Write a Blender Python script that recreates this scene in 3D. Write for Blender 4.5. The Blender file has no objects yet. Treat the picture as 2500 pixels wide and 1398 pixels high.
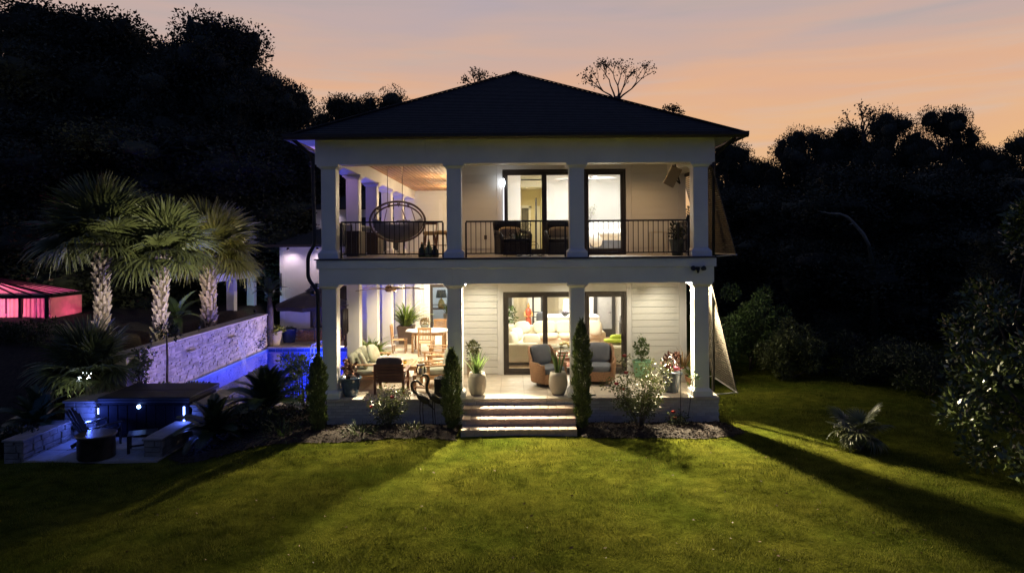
import bpy, bmesh, math, random
import numpy as np
from mathutils import Matrix, Vector, Euler, noise as mnoise

random.seed(7)
R = math.radians
scene = bpy.context.scene
COL = scene.collection

# ------------------------------------------------------------------ camera
F = 1667.0            # focal length in photograph pixels (24 mm equivalent)
CAMZ = 4.40
HOR = 594.0           # photograph row of the horizon
ROLL = R(0.40)
cam_data = bpy.data.cameras.new('camera')
cam_data.sensor_width = 36.0
cam_data.lens = 36.0 * F / 2500.0
cam_data.shift_y = -(699.0 - HOR) / 2500.0
cam_data.clip_end = 1000.0
cam = bpy.data.objects.new('camera', cam_data)
COL.objects.link(cam)
cam.location = (0, 0, CAMZ)
cam.rotation_euler = (math.pi / 2, ROLL, 0)
scene.camera = cam

# ------------------------------------------------------------------ view + render
scene.view_settings.view_transform = 'Standard'
scene.view_settings.look = 'None'
scene.view_settings.exposure = 0.0
scene.view_settings.gamma = 1.0
scene.view_settings.use_curve_mapping = False
scene.render.engine = 'CYCLES'
cy = scene.cycles
cy.use_denoising = True
try:
    cy.denoiser = 'OPENIMAGEDENOISE'
    cy.denoising_input_passes = 'RGB_ALBEDO_NORMAL'
    cy.denoising_prefilter = 'ACCURATE'
except Exception:
    pass
cy.max_bounces = 7
cy.diffuse_bounces = 4
cy.glossy_bounces = 3
cy.transparent_max_bounces = 12
cy.transmission_bounces = 4
cy.sample_clamp_indirect = 6.0
cy.caustics_reflective = False
cy.caustics_refractive = False
cy.use_light_tree = True

# ------------------------------------------------------------------ world: dusk, sunset glow ahead (+Y), blue dusk overhead and behind
world = bpy.data.worlds.new('World')
scene.world = world
world.use_nodes = True
wn, wl = world.node_tree.nodes, world.node_tree.links
wn.clear()
w_out = wn.new('ShaderNodeOutputWorld')
w_bg = wn.new('ShaderNodeBackground')
w_tc = wn.new('ShaderNodeTexCoord')
w_sep = wn.new('ShaderNodeSeparateXYZ')
wl.new(w_tc.outputs['Generated'], w_sep.inputs[0])

def w_ramp(stops):
    r = wn.new('ShaderNodeValToRGB')
    el = r.color_ramp.elements
    while len(el) < len(stops):
        el.new(0.5)
    for e, (p, c) in zip(el, stops):
        e.position = p
        e.color = (*c, 1)
    return r

# slow streaky cloud noise bends the elevation used for the sunset colours
w_map = wn.new('ShaderNodeMapping')
w_map.inputs['Scale'].default_value = (1.9, 1.9, 15.0)
w_map.inputs['Rotation'].default_value = (R(3), R(-4), 0)
wl.new(w_tc.outputs['Generated'], w_map.inputs[0])
w_noise = wn.new('ShaderNodeTexNoise')
w_noise.inputs['Scale'].default_value = 1.5
w_noise.inputs['Detail'].default_value = 3.0
w_noise.inputs['Roughness'].default_value = 0.42
w_noise.inputs['Distortion'].default_value = 0.7
wl.new(w_map.outputs[0], w_noise.inputs[0])
w_m1 = wn.new('ShaderNodeMath'); w_m1.operation = 'SUBTRACT'; w_m1.inputs[1].default_value = 0.5
wl.new(w_noise.outputs['Fac'], w_m1.inputs[0])
w_m2 = wn.new('ShaderNodeMath'); w_m2.operation = 'MULTIPLY_ADD'; w_m2.inputs[1].default_value = 0.17
wl.new(w_m1.outputs[0], w_m2.inputs[0]); wl.new(w_sep.outputs['Z'], w_m2.inputs[2])
w_front = w_ramp([(0.0, (0.80, 0.46, 0.20)), (0.11, (0.85, 0.49, 0.23)), (0.20, (0.76, 0.44, 0.28)), (0.29, (0.57, 0.415, 0.375)),
                  (0.37, (0.46, 0.39, 0.43)), (0.50, (0.20, 0.20, 0.29)), (0.70, (0.055, 0.075, 0.14)), (1.0, (0.024, 0.040, 0.110))])
wl.new(w_m2.outputs[0], w_front.inputs[0])
w_rear = w_ramp([(0.0, (0.030, 0.050, 0.155)), (0.25, (0.034, 0.056, 0.175)), (1.0, (0.024, 0.040, 0.110))])
wl.new(w_sep.outputs['Z'], w_rear.inputs[0])
w_fr = wn.new('ShaderNodeMapRange'); w_fr.interpolation_type = 'SMOOTHSTEP'
w_fr.inputs['From Min'].default_value = -0.05
w_fr.inputs['From Max'].default_value = 0.72
wl.new(w_sep.outputs['Y'], w_fr.inputs['Value'])
w_mix = wn.new('ShaderNodeMix'); w_mix.data_type = 'RGBA'
wl.new(w_fr.outputs[0], w_mix.inputs['Factor'])
wl.new(w_rear.outputs['Color'], w_mix.inputs['A'])
wl.new(w_front.outputs['Color'], w_mix.inputs['B'])
# thin greyer cloud streaks
w_map2 = wn.new('ShaderNodeMapping')
w_map2.inputs['Scale'].default_value = (2.2, 2.2, 26.0)
w_map2.inputs['Rotation'].default_value = (R(-2), R(5), R(20))
wl.new(w_tc.outputs['Generated'], w_map2.inputs[0])
w_noise2 = wn.new('ShaderNodeTexNoise')
w_noise2.inputs['Scale'].default_value = 1.7
w_noise2.inputs['Detail'].default_value = 4.0
w_noise2.inputs['Roughness'].default_value = 0.5
w_noise2.inputs['Distortion'].default_value = 0.5
wl.new(w_map2.outputs[0], w_noise2.inputs[0])
w_cr = wn.new('ShaderNodeMapRange'); w_cr.interpolation_type = 'SMOOTHSTEP'
w_cr.inputs['From Min'].default_value = 0.42
w_cr.inputs['From Max'].default_value = 0.75
w_cr.inputs['To Max'].default_value = 0.75
wl.new(w_noise2.outputs['Fac'], w_cr.inputs['Value'])
w_grey = wn.new('ShaderNodeMix'); w_grey.data_type = 'RGBA'
w_hsv = wn.new('ShaderNodeHueSaturation')
w_hsv.inputs['Saturation'].default_value = 0.62
w_hsv.inputs['Value'].default_value = 0.86
wl.new(w_mix.outputs['Result'], w_hsv.inputs['Color'])
wl.new(w_cr.outputs[0], w_grey.inputs['Factor'])
wl.new(w_mix.outputs['Result'], w_grey.inputs['A'])
wl.new(w_hsv.outputs['Color'], w_grey.inputs['B'])
wl.new(w_grey.outputs['Result'], w_bg.inputs['Color'])
w_bg.inputs['Strength'].default_value = 1.0
wl.new(w_bg.outputs[0], w_out.inputs[0])

# ------------------------------------------------------------------ helpers
def at(px, py, d):
    """World point that the photograph shows at pixel (px, py), d metres ahead of the camera."""
    u, v = px - 1250.0, py - HOR
    c, s = math.cos(ROLL), math.sin(ROLL)
    u, v = u * c - v * s, v * c + u * s
    return Vector((u * d / F, d, CAMZ - v * d / F))

class MB:
    def __init__(self):
        self.v, self.f = [], []
    def add(self, vs, fs, M=None):
        n = len(self.v)
        if M is not None:
            vs = [tuple(M @ Vector(p)) for p in vs]
        self.v.extend([tuple(p) for p in vs])
        self.f.extend([tuple(i + n for i in f) for f in fs])
        return self
    def box(self, x0, x1, y0, y1, z0, z1, M=None):
        vs = [(x0, y0, z0), (x1, y0, z0), (x1, y1, z0), (x0, y1, z0), (x0, y0, z1), (x1, y0, z1), (x1, y1, z1), (x0, y1, z1)]
        fs = [(3, 2, 1, 0), (4, 5, 6, 7), (0, 1, 5, 4), (1, 2, 6, 5), (2, 3, 7, 6), (3, 0, 4, 7)]
        return self.add(vs, fs, M)
    def bar(self, a, b, w, h=None, up=(0, 0, 1)):
        """rectangular bar from a to b, w wide, h high"""
        a, b = Vector(a), Vector(b)
        h = w if h is None else h
        d = (b - a)
        L = d.length
        if L < 1e-6:
            return self
        d.normalize()
        u = Vector(up)
        if abs(d.dot(u)) > 0.98:
            u = Vector((0, 1, 0)) if abs(d.y) < 0.9 else Vector((1, 0, 0))
        s = d.cross(u).normalized()
        u = s.cross(d).normalized()
        M = Matrix(((d.x, s.x, u.x, a.x), (d.y, s.y, u.y, a.y), (d.z, s.z, u.z, a.z), (0, 0, 0, 1)))
        return self.box(0, L, -w / 2, w / 2, -h / 2, h / 2, M)
    def tube(self, pts, r, n=8, caps=True):
        pts = [Vector(p) for p in pts]
        k = len(pts)
        rs = r if isinstance(r, (list, tuple)) else [r] * k
        base = len(self.v)
        prev = None
        for i, p in enumerate(pts):
            t = (pts[min(i + 1, k - 1)] - pts[max(i - 1, 0)])
            if t.length < 1e-9:
                t = Vector((0, 0, 1))
            t.normalize()
            if prev is None:
                a = Vector((0, 0, 1)) if abs(t.z) < 0.9 else Vector((1, 0, 0))
                s = t.cross(a).normalized()
            else:
                s = (prev - t * prev.dot(t))
                s = s.normalized() if s.length > 1e-6 else t.orthogonal().normalized()
            prev = s
            q = t.cross(s)
            for j in range(n):
                an = 2 * math.pi * j / n
                self.v.append(tuple(p + (s * math.cos(an) + q * math.sin(an)) * rs[i]))
        for i in range(k - 1):
            for j in range(n):
                a = base + i * n + j
                b = base + i * n + (j + 1) % n
                self.f.append((a, b, b + n, a + n))
        if caps:
            self.f.append(tuple(base + j for j in reversed(range(n))))
            self.f.append(tuple(base + (k - 1) * n + j for j in range(n)))
        return self
    def lathe(self, prof, n=24, c=(0, 0, 0), M=None, caps=True):
        """prof: list of (radius, z) bottom to top (or round a rim and down inside)"""
        base = []
        fs = []
        k = len(prof)
        for (r, z) in prof:
            for j in range(n):
                an = 2 * math.pi * j / n
                base.append((c[0] + r * math.cos(an), c[1] + r * math.sin(an), c[2] + z))
        for i in range(k - 1):
            for j in range(n):
                a = i * n + j
                b = i * n + (j + 1) % n
                fs.append((a, b, b + n, a + n))
        if caps:
            if prof[0][0] > 1e-4:
                fs.append(tuple(reversed(range(n))))
            if prof[-1][0] > 1e-4:
                fs.append(tuple((k - 1) * n + j for j in range(n)))
        return self.add(base, fs, M)
    def ell(self, c, r, nu=14, nv=8, e=1.0, M=None):
        """(super)ellipsoid: e<1 is boxier"""
        def sp(x, p):
            return math.copysign(abs(x) ** p, x)
        vs, fs = [], []
        for i in range(nv + 1):
            th = -math.pi / 2 + math.pi * i / nv
            for j in range(nu):
                ph = 2 * math.pi * j / nu
                vs.append((c[0] + r[0] * sp(math.cos(th), e) * sp(math.cos(ph), e), c[1] + r[1] * sp(math.cos(th), e) * sp(math.sin(ph), e), c[2] + r[2] * sp(math.sin(th), e)))
        for i in range(nv):
            for j in range(nu):
                a = i * nu + j
                b = i * nu + (j + 1) % nu
                fs.append((a, b, b + nu, a + nu))
        return self.add(vs, fs, M)
    def quad(self, a, b, c, d):
        return self.add([a, b, c, d], [(0, 1, 2, 3)])
    def prism(self, poly, z0, z1, M=None):
        """poly: xy outline, counter-clockwise"""
        n = len(poly)
        vs = [(x, y, z0) for x, y in poly] + [(x, y, z1) for x, y in poly]
        fs = [tuple(reversed(range(n))), tuple(range(n, 2 * n))]
        for i in range(n):
            j = (i + 1) % n
            fs.append((i, j, j + n, i + n))
        return self.add(vs, fs, M)

def wmat(o):
    m = o.matrix_basis.copy()
    if o.parent is not None:
        m = wmat(o.parent) @ o.matrix_parent_inverse @ m
    return m

def attach(o, parent):
    if parent is not None:
        o.parent = parent
        o.matrix_parent_inverse = wmat(parent).inverted()

def mesh_from(name, mb, bevel=0.0, smooth=False):
    me = bpy.data.meshes.new(name)
    me.from_pydata(mb.v, [], mb.f)
    if bevel > 0:
        bm = bmesh.new(); bm.from_mesh(me)
        bmesh.ops.remove_doubles(bm, verts=bm.verts, dist=1e-5)
        es = [e for e in bm.edges if len(e.link_faces) == 2 and e.calc_face_angle(0) > R(35)]
        if es:
            bmesh.ops.bevel(bm, geom=es, offset=bevel, segments=1, affect='EDGES', clamp_overlap=True)
        bm.to_mesh(me); bm.free()
    if smooth:
        me.polygons.foreach_set('use_smooth', [True] * len(me.polygons))
    me.update()
    return me

def obj(name, mb, m, parent=None, smooth=False, bevel=0.0, label=None, kind=None):
    me = mb if isinstance(mb, bpy.types.Mesh) else mesh_from(name, mb, bevel, smooth)
    o = bpy.data.objects.new(name, me)
    COL.objects.link(o)
    if m is not None and not me.materials:
        me.materials.append(m)
    attach(o, parent)
    if label: o['label'] = label
    if kind: o['kind'] = kind
    return o

def piece(name, me, loc, parent, rot=None, scale=None):
    """one of many alike pieces that share mesh data"""
    o = bpy.data.objects.new(name, me)
    COL.objects.link(o)
    o.location = loc
    if rot is not None: o.rotation_euler = rot
    if scale is not None: o.scale = scale
    attach(o, parent)
    return o

def tag(o, label, cat, group=None, kind=None):
    o['label'] = label
    o['category'] = cat
    if group: o['group'] = group
    if kind: o['kind'] = kind
    return o

def thing(name, label, cat, loc=(0, 0, 0), rotz=0.0, group=None):
    o = bpy.data.objects.new(name, None)
    o.empty_display_size = 0.2
    COL.objects.link(o)
    o.location = loc
    o.rotation_euler = (0, 0, rotz)
    return tag(o, label, cat, group)

def local(name, mb, m, t, **kw):
    """part whose mesh is written in the thing's own coordinates"""
    o = obj(name, mb, m, None, **kw)
    o.parent = t
    return o

def struct(name, mb, m, parent=None, **kw):
    o = obj(name, mb, m, parent, **kw)
    o['kind'] = 'structure'
    return o

def copy_tree(o, parent=None):
    c = o.copy()
    COL.objects.link(c)
    c.parent = parent
    for ch in list(o.children):
        copy_tree(ch, c)
    return c

def dup(root, loc, rotz=0.0, label=None, scale=None):
    r = copy_tree(root)
    r.location = loc
    r.rotation_euler = (0, 0, rotz)
    if label: r['label'] = label
    if scale is not None: r.scale = (scale, scale, scale)
    return r

def np_mesh(name, V, Q, smooth=False):
    """V (n,3) float, Q (m,k) int, all faces k-gons"""
    me = bpy.data.meshes.new(name)
    V = np.ascontiguousarray(V, dtype=np.float32); Q = np.ascontiguousarray(Q, dtype=np.int32)
    m, k = Q.shape
    me.vertices.add(len(V)); me.vertices.foreach_set('co', V.ravel())
    me.loops.add(m * k); me.loops.foreach_set('vertex_index', Q.ravel())
    me.polygons.add(m)
    me.polygons.foreach_set('loop_start', np.arange(0, m * k, k, dtype=np.int32))
    me.polygons.foreach_set('loop_total', np.full(m, k, dtype=np.int32))
    if smooth:
        me.polygons.foreach_set('use_smooth', np.ones(m, dtype=bool))
    me.update(calc_edges=True)
    return me

def unit(a):
    return a / np.maximum(np.linalg.norm(a, axis=-1, keepdims=True), 1e-9)

def leaf_quads(P, D, rng, L, W, fold=0.25):
    """diamond leaves at P pointing along D; L, W arrays or scalars"""
    n = len(P)
    D = unit(D)
    A = unit(rng.normal(size=(n, 3)))
    S = unit(np.cross(D, A)); N = np.cross(S, D)
    L = np.broadcast_to(np.asarray(L, dtype=float), (n,))[:, None]
    W = np.broadcast_to(np.asarray(W, dtype=float), (n,))[:, None]
    v0 = P
    v1 = P + D * L * 0.45 + S * W * 0.5 + N * W * fold
    v2 = P + D * L
    v3 = P + D * L * 0.45 - S * W * 0.5 + N * W * fold
    V = np.stack([v0, v1, v2, v3], 1).reshape(-1, 3)
    Q = np.arange(4 * n).reshape(n, 4)
    return V, Q

def join_np(parts):
    Vs, Qs, o = [], [], 0
    for V, Q in parts:
        Vs.append(V); Qs.append(Q + o); o += len(V)
    return np.concatenate(Vs), np.concatenate(Qs)

# ------------------------------------------------------------------ materials
MATS = {}
def mat(name, c, rough=0.6, var=0.15, scale=6.0, bump=0.0, bscale=40.0, metal=0.0, spec=0.5, rnd=0.0, island=0.0, c2=None, trans=0.0, detail=4.0, coat=0.0, stretch=None):
    if name in MATS: return MATS[name]
    m = bpy.data.materials.new(name)
    m.use_nodes = True
    nt = m.node_tree
    N, L = nt.nodes, nt.links
    bs = N['Principled BSDF']
    tc = N.new('ShaderNodeTexCoord')
    src = tc.outputs['Object']
    if stretch is not None:
        mp = N.new('ShaderNodeMapping'); mp.inputs['Scale'].default_value = stretch
        L.new(src, mp.inputs[0]); src = mp.outputs[0]
    nz = N.new('ShaderNodeTexNoise')
    nz.inputs['Scale'].default_value = scale
    nz.inputs['Detail'].default_value = detail
    L.new(src, nz.inputs[0])
    mr = N.new('ShaderNodeMapRange')
    mr.inputs['From Min'].default_value = 0.3; mr.inputs['From Max'].default_value = 0.7
    L.new(nz.outputs['Fac'], mr.inputs['Value'])
    mx = N.new('ShaderNodeMix'); mx.data_type = 'RGBA'
    L.new(mr.outputs[0], mx.inputs['Factor'])
    a = c; b = c2 if c2 is not None else c
    mx.inputs['A'].default_value = (*[max(0, x * (1 - var)) for x in a], 1)
    mx.inputs['B'].default_value = (*[min(1, x * (1 + var)) for x in b], 1)
    out = mx.outputs['Result']
    if rnd > 0 or island > 0:
        hs = N.new('ShaderNodeHueSaturation')
        L.new(out, hs.inputs['Color'])
        if rnd > 0:
            oi = N.new('ShaderNodeObjectInfo'); rs, amt = oi.outputs['Random'], rnd
        else:
            ge = N.new('ShaderNodeNewGeometry'); rs, amt = ge.outputs['Random Per Island'], island
        r2 = N.new('ShaderNodeMapRange')
        r2.inputs['To Min'].default_value = 1 - amt; r2.inputs['To Max'].default_value = 1 + amt
        L.new(rs, r2.inputs['Value']); L.new(r2.outputs[0], hs.inputs['Value'])
        out = hs.outputs['Color']
    L.new(out, bs.inputs['Base Color'])
    bs.inputs['Roughness'].default_value = rough
    bs.inputs['Metallic'].default_value = metal
    bs.inputs['Specular IOR Level'].default_value = spec
    if coat: bs.inputs['Coat Weight'].default_value = coat
    if bump > 0:
        n2 = N.new('ShaderNodeTexNoise'); n2.inputs['Scale'].default_value = bscale; n2.inputs['Detail'].default_value = 5.0
        L.new(src, n2.inputs[0])
        bp = N.new('ShaderNodeBump'); bp.inputs['Strength'].default_value = bump; bp.inputs['Distance'].default_value = 0.02
        L.new(n2.outputs['Fac'], bp.inputs['Height']); L.new(bp.outputs[0], bs.inputs['Normal'])
    if trans > 0:
        tr = N.new('ShaderNodeBsdfTranslucent'); L.new(out, tr.inputs['Color'])
        ms = N.new('ShaderNodeMixShader'); ms.inputs[0].default_value = trans
        L.new(bs.outputs[0], ms.inputs[1]); L.new(tr.outputs[0], ms.inputs[2])
        L.new(ms.outputs[0], N['Material Output'].inputs['Surface'])
    MATS[name] = m
    return m

def emit(name, c, s):
    if name in MATS: return MATS[name]
    m = bpy.data.materials.new(name); m.use_nodes = True
    N, L = m.node_tree.nodes, m.node_tree.links
    N.clear()
    e = N.new('ShaderNodeEmission'); e.inputs['Color'].default_value = (*c, 1); e.inputs['Strength'].default_value = s
    o = N.new('ShaderNodeOutputMaterial'); L.new(e.outputs[0], o.inputs['Surface'])
    MATS[name] = m
    return m

def thin_glass(name, tint=(0.97, 0.985, 0.98), rough=0.02, refl=1.0):
    if name in MATS: return MATS[name]
    m = bpy.data.materials.new(name); m.use_nodes = True
    N, L = m.node_tree.nodes, m.node_tree.links
    N.clear()
    t = N.new('ShaderNodeBsdfTransparent'); t.inputs['Color'].default_value = (*tint, 1)
    g = N.new('ShaderNodeBsdfGlossy'); g.inputs['Roughness'].default_value = rough
    fr = N.new('ShaderNodeFresnel'); fr.inputs['IOR'].default_value = 1.45
    ml = N.new('ShaderNodeMath'); ml.operation = 'MULTIPLY'; ml.inputs[1].default_value = refl
    L.new(fr.outputs[0], ml.inputs[0])
    ms = N.new('ShaderNodeMixShader'); L.new(ml.outputs[0], ms.inputs[0]); L.new(t.outputs[0], ms.inputs[1]); L.new(g.outputs[0], ms.inputs[2])
    o = N.new('ShaderNodeOutputMaterial'); L.new(ms.outputs[0], o.inputs['Surface'])
    MATS[name] = m
    return m

WHITE = mat('white_paint', (0.78, 0.77, 0.73), 0.5, 0.04, 3, 0.05, 60)
TRIM = mat('white_trim', (0.80, 0.785, 0.75), 0.45, 0.07, 1.3, 0.08, 25, detail=8)
SIDING = mat('siding_paint', (0.76, 0.75, 0.70), 0.5, 0.03, 2.0, 0.06, 30, rnd=0.02)
BRONZE = mat('dark_bronze', (0.035, 0.027, 0.022), 0.4, 0.15, 8, spec=0.5)
BLACK = mat('black_metal', (0.014, 0.013, 0.013), 0.42, 0.2, 10)
BRICK = mat('painted_brick', (0.58, 0.56, 0.53), 0.75, 0.16, 9, 0.35, 60, rnd=0.13)
MORTAR = mat('mortar', (0.36, 0.34, 0.32), 0.9, 0.15, 20, 0.3, 90)
STEPBRICK = mat('step_brick', (0.50, 0.375, 0.30), 0.75, 0.15, 9, 0.35, 60, rnd=0.12)
TILE = mat('travertine', (0.62, 0.54, 0.43), 0.45, 0.10, 4, 0.06, 30, rnd=0.05)
GROUT = mat('grout', (0.42, 0.38, 0.32), 0.9, 0.1, 20)
CEDAR = mat('cedar_plank', (0.42, 0.225, 0.10), 0.5, 0.25, 3, 0.1, 20, rnd=0.18, stretch=(8, 0.5, 8))
TEAK = mat('teak', (0.46, 0.27, 0.125), 0.5, 0.22, 5, 0.12, 30, stretch=(3, 3, 12))
DARKWOOD = mat('dark_wood', (0.055, 0.035, 0.026), 0.55, 0.25, 5, 0.12, 30)
ROOF = mat('asphalt_shingle', (0.022, 0.023, 0.025), 0.85, 0.3, 5, 0.6, 50)
GLASS = thin_glass('window_glass')
CONCRETE = mat('concrete_pot', (0.36, 0.32, 0.265), 0.7, 0.1, 5, 0.12, 30)
SOIL = mat('soil', (0.045, 0.03, 0.02), 0.95, 0.3, 20, 0.6, 40)
WICKER = mat('wicker', (0.31, 0.165, 0.085), 0.55, 0.35, 45, 0.7, 110)
DKWICKER = mat('dark_wicker', (0.03, 0.024, 0.02), 0.55, 0.3, 45, 0.7, 110)
GREYCUSH = mat('slate_cushion', (0.115, 0.125, 0.15), 0.85, 0.12, 5, 0.15, 14)
SAGECUSH = mat('sage_cushion', (0.33, 0.34, 0.26), 0.85, 0.12, 5, 0.15, 14)
CREAM = mat('cream_fabric', (0.72, 0.66, 0.50), 0.85, 0.06, 4, 0.15, 14)
LEAF = mat('leaf_green', (0.075, 0.12, 0.03), 0.45, 0.35, 3, island=0.4, trans=0.25)
LEAFLT = mat('leaf_light', (0.14, 0.20, 0.035), 0.45, 0.3, 3, island=0.4, trans=0.3)
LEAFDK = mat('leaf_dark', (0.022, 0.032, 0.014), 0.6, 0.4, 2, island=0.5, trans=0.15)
LEAFRED = mat('leaf_burgundy', (0.13, 0.055, 0.035), 0.45, 0.3, 3, island=0.4)
LEAFOLIVE = mat('leaf_olive', (0.105, 0.12, 0.038), 0.45, 0.3, 3, island=0.45, trans=0.2)
CYPRESS = mat('cypress_needles', (0.11, 0.14, 0.04), 0.6, 0.3, 6, island=0.45)
BARK = mat('bark', (0.10, 0.075, 0.055), 0.9, 0.35, 8, 0.7, 25)
REDPETAL = mat('red_petal', (0.42, 0.025, 0.03), 0.5, 0.2, 12)
BLUEPOT = mat('blue_glaze', (0.045, 0.085, 0.14), 0.18, 0.4, 6, 0.1, 12, coat=0.5)
# ------------------------------------------------------------------ ground
def sstep(a, b, x):
    t = np.clip((x - a) / (b - a), 0, 1)
    return t * t * (3 - 2 * t)

def ground_h(x, y):
    x = np.asarray(x, dtype=float); y = np.asarray(y, dtype=float)
    z = np.zeros(np.broadcast(x, y).shape)
    low = sstep(-5.4, -7.4, x) * (1 - sstep(17.0, 18.5, y))
    z = z - 0.34 * low
    bank = sstep(-11.0, -12.2, x) * sstep(16.6, 20.5, y)
    z = z + 1.5 * bank
    z = z - 1.1 * sstep(9, 24, x) * (1 - sstep(18, 40, y))
    pit = sstep(-10.55, -10.2, x) * sstep(-4.7, -5.1, x) * sstep(18.25, 18.55, y) * sstep(31.2, 30.9, y)
    z = z - 2.1 * pit
    z = z + 0.03 * np.sin(x * 0.9 + 1.3) * np.cos(y * 0.7) + 0.015 * np.sin(x * 2.3 + y * 1.7)
    hb = sstep(-5.0, -4.4, x) * (1 - sstep(4.9, 5.5, x)) * sstep(16.0, 16.8, y)
    z = z * (1 - hb) - 0.02 * hb
    return z

def make_ground():
    xs = np.concatenate([np.linspace(-220, -16, 30), np.arange(-15.5, 14, 0.22), np.linspace(15, 220, 30)])
    ys = np.concatenate([np.linspace(-60, 5, 14), np.arange(5.5, 32.5, 0.22), np.linspace(34, 400, 30)])
    X, Y = np.meshgrid(xs, ys)
    Z = ground_h(X, Y)
    V = np.stack([X, Y, Z], -1).reshape(-1, 3)
    nx, ny = len(xs), len(ys)
    i = np.arange(nx - 1)[None, :] + np.arange(ny - 1)[:, None] * nx
    Q = np.stack([i, i + 1, i + 1 + nx, i + nx], -1).reshape(-1, 4)
    me = np_mesh('lawn', V, Q, True)
    # turf: three greens mixed at three scales, a few straw patches
    m = bpy.data.materials.new('turf'); m.use_nodes = True
    N, L = m.node_tree.nodes, m.node_tree.links
    bs = N['Principled BSDF']; bs.inputs['Roughness'].default_value = 0.9; bs.inputs['Specular IOR Level'].default_value = 0.0
    tc = N.new('ShaderNodeTexCoord')
    def noise(sc, det=5):
        n = N.new('ShaderNodeTexNoise'); n.inputs['Scale'].default_value = sc; n.inputs['Detail'].default_value = det
        L.new(tc.outputs['Object'], n.inputs[0]); return n
    n1, n2, n3 = noise(0.55, 3), noise(3.2), noise(38)
    r1 = N.new('ShaderNodeValToRGB')
    r1.color_ramp.elements[0].position = 0.33; r1.color_ramp.elements[0].color = (0.062, 0.082, 0.010, 1)
    r1.color_ramp.elements[1].position = 0.68; r1.color_ramp.elements[1].color = (0.120, 0.122, 0.017, 1)
    L.new(n1.outputs['Fac'], r1.inputs[0])
    r2 = N.new('ShaderNodeValToRGB')
    r2.color_ramp.elements[0].position = 0.30; r2.color_ramp.elements[0].color = (0.30, 0.32, 0.30, 1)
    r2.color_ramp.elements[1].position = 0.70; r2.color_ramp.elements[1].color = (1.25, 1.2, 1.15, 1)
    L.new(n2.outputs['Fac'], r2.inputs[0])
    mx = N.new('ShaderNodeMix'); mx.data_type = 'RGBA'; mx.blend_type = 'MULTIPLY'; mx.inputs['Factor'].default_value = 0.8
    L.new(r1.outputs[0], mx.inputs['A']); L.new(r2.outputs[0], mx.inputs['B'])
    L.new(mx.outputs['Result'], bs.inputs['Base Color'])
    ad = N.new('ShaderNodeMath'); ad.operation = 'MULTIPLY_ADD'; ad.inputs[1].default_value = 0.6
    L.new(n3.outputs['Fac'], ad.inputs[0]); L.new(n2.outputs['Fac'], ad.inputs[2])
    bp = N.new('ShaderNodeBump'); bp.inputs['Strength'].default_value = 0.7; bp.inputs['Distance'].default_value = 0.05
    L.new(ad.outputs[0], bp.inputs['Height']); L.new(bp.outputs[0], bs.inputs['Normal'])
    return struct('lawn', me, m), m

lawn, TURF = make_ground()

# mulch beds: outlines in plan
bed_left = [(-1.25, 15.25), (-1.25, 16.62), (-4.55, 16.62), (-4.75, 18.4), (-7.3, 18.5), (-7.75, 17.2), (-7.75, 15.2), (-7.2, 14.75), (-6.0, 14.85), (-4.6, 15.05), (-3.2, 15.25), (-2.1, 15.4)]
bed_right = [(1.5, 15.45), (2.4, 15.3), (3.4, 15.2), (4.3, 15.25), (5.0, 15.4), (5.35, 15.65), (5.25, 16.1), (5.06, 16.62), (1.5, 16.62)]
MULCH = mat('mulch', (0.030, 0.019, 0.012), 0.95, 0.5, 14, 0.9, 45)

def inside(poly, X, Y):
    X = np.asarray(X); Y = np.asarray(Y)
    r = np.zeros(X.shape, dtype=bool)
    n = len(poly)
    for i in range(n):
        x0, y0 = poly[i]; x1, y1 = poly[(i + 1) % n]
        c = ((y0 > Y) != (y1 > Y)) & (X < (x1 - x0) * (Y - y0) / ((y1 - y0) + 1e-12) + x0)
        r ^= c
    return r

def edge_dist(poly, X, Y):
    d = np.full(X.shape, 1e9)
    n = len(poly)
    for i in range(n):
        a = np.array(poly[i]); b = np.array(poly[(i + 1) % n])
        t = np.clip(((X - a[0]) * (b[0] - a[0]) + (Y - a[1]) * (b[1] - a[1])) / max(1e-9, ((b - a) ** 2).sum()), 0, 1)
        d = np.minimum(d, np.hypot(X - a[0] - t * (b[0] - a[0]), Y - a[1] - t * (b[1] - a[1])))
    return d

def bed_height(poly, X, Y):
    e = edge_dist(poly, X, Y)
    return ground_h(X, Y) + 0.012 + 0.09 * sstep(0, 0.35, e) + 0.02 * np.sin(X * 9 + Y * 7) * sstep(0, .2, e)

def make_bed(poly, label):
    P = np.array(poly)
    st = 0.07
    xs = np.arange(P[:, 0].min(), P[:, 0].max() + st, st); ys = np.arange(P[:, 1].min(), P[:, 1].max() + st, st)
    X, Y = np.meshgrid(xs, ys)
    X = X + 0.02 * np.sin(Y * 31); Y = Y + 0.02 * np.sin(X * 29)
    ins = inside(poly, X, Y)
    Z = bed_height(poly, X, Y)
    rng = np.random.default_rng(3)
    Z = Z + rng.uniform(-0.008, 0.014, Z.shape)
    V = np.stack([X, Y, Z], -1).reshape(-1, 3)
    nx, ny = len(xs), len(ys)
    i = np.arange(nx - 1)[None, :] + np.arange(ny - 1)[:, None] * nx
    ok = ins[:-1, :-1] & ins[1:, :-1] & ins[:-1, 1:] & ins[1:, 1:]
    Q = np.stack([i, i + 1, i + 1 + nx, i + nx], -1)[ok]
    o = struct('mulch_bed', np_mesh('mulch_bed', V, Q), MULCH)
    o['label'] = label
    return o
make_bed(bed_left, 'dark mulch bed curving from the steps round to the hot tub')
make_bed(bed_right, 'brown mulch bed below the rose bush right of the steps')

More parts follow.
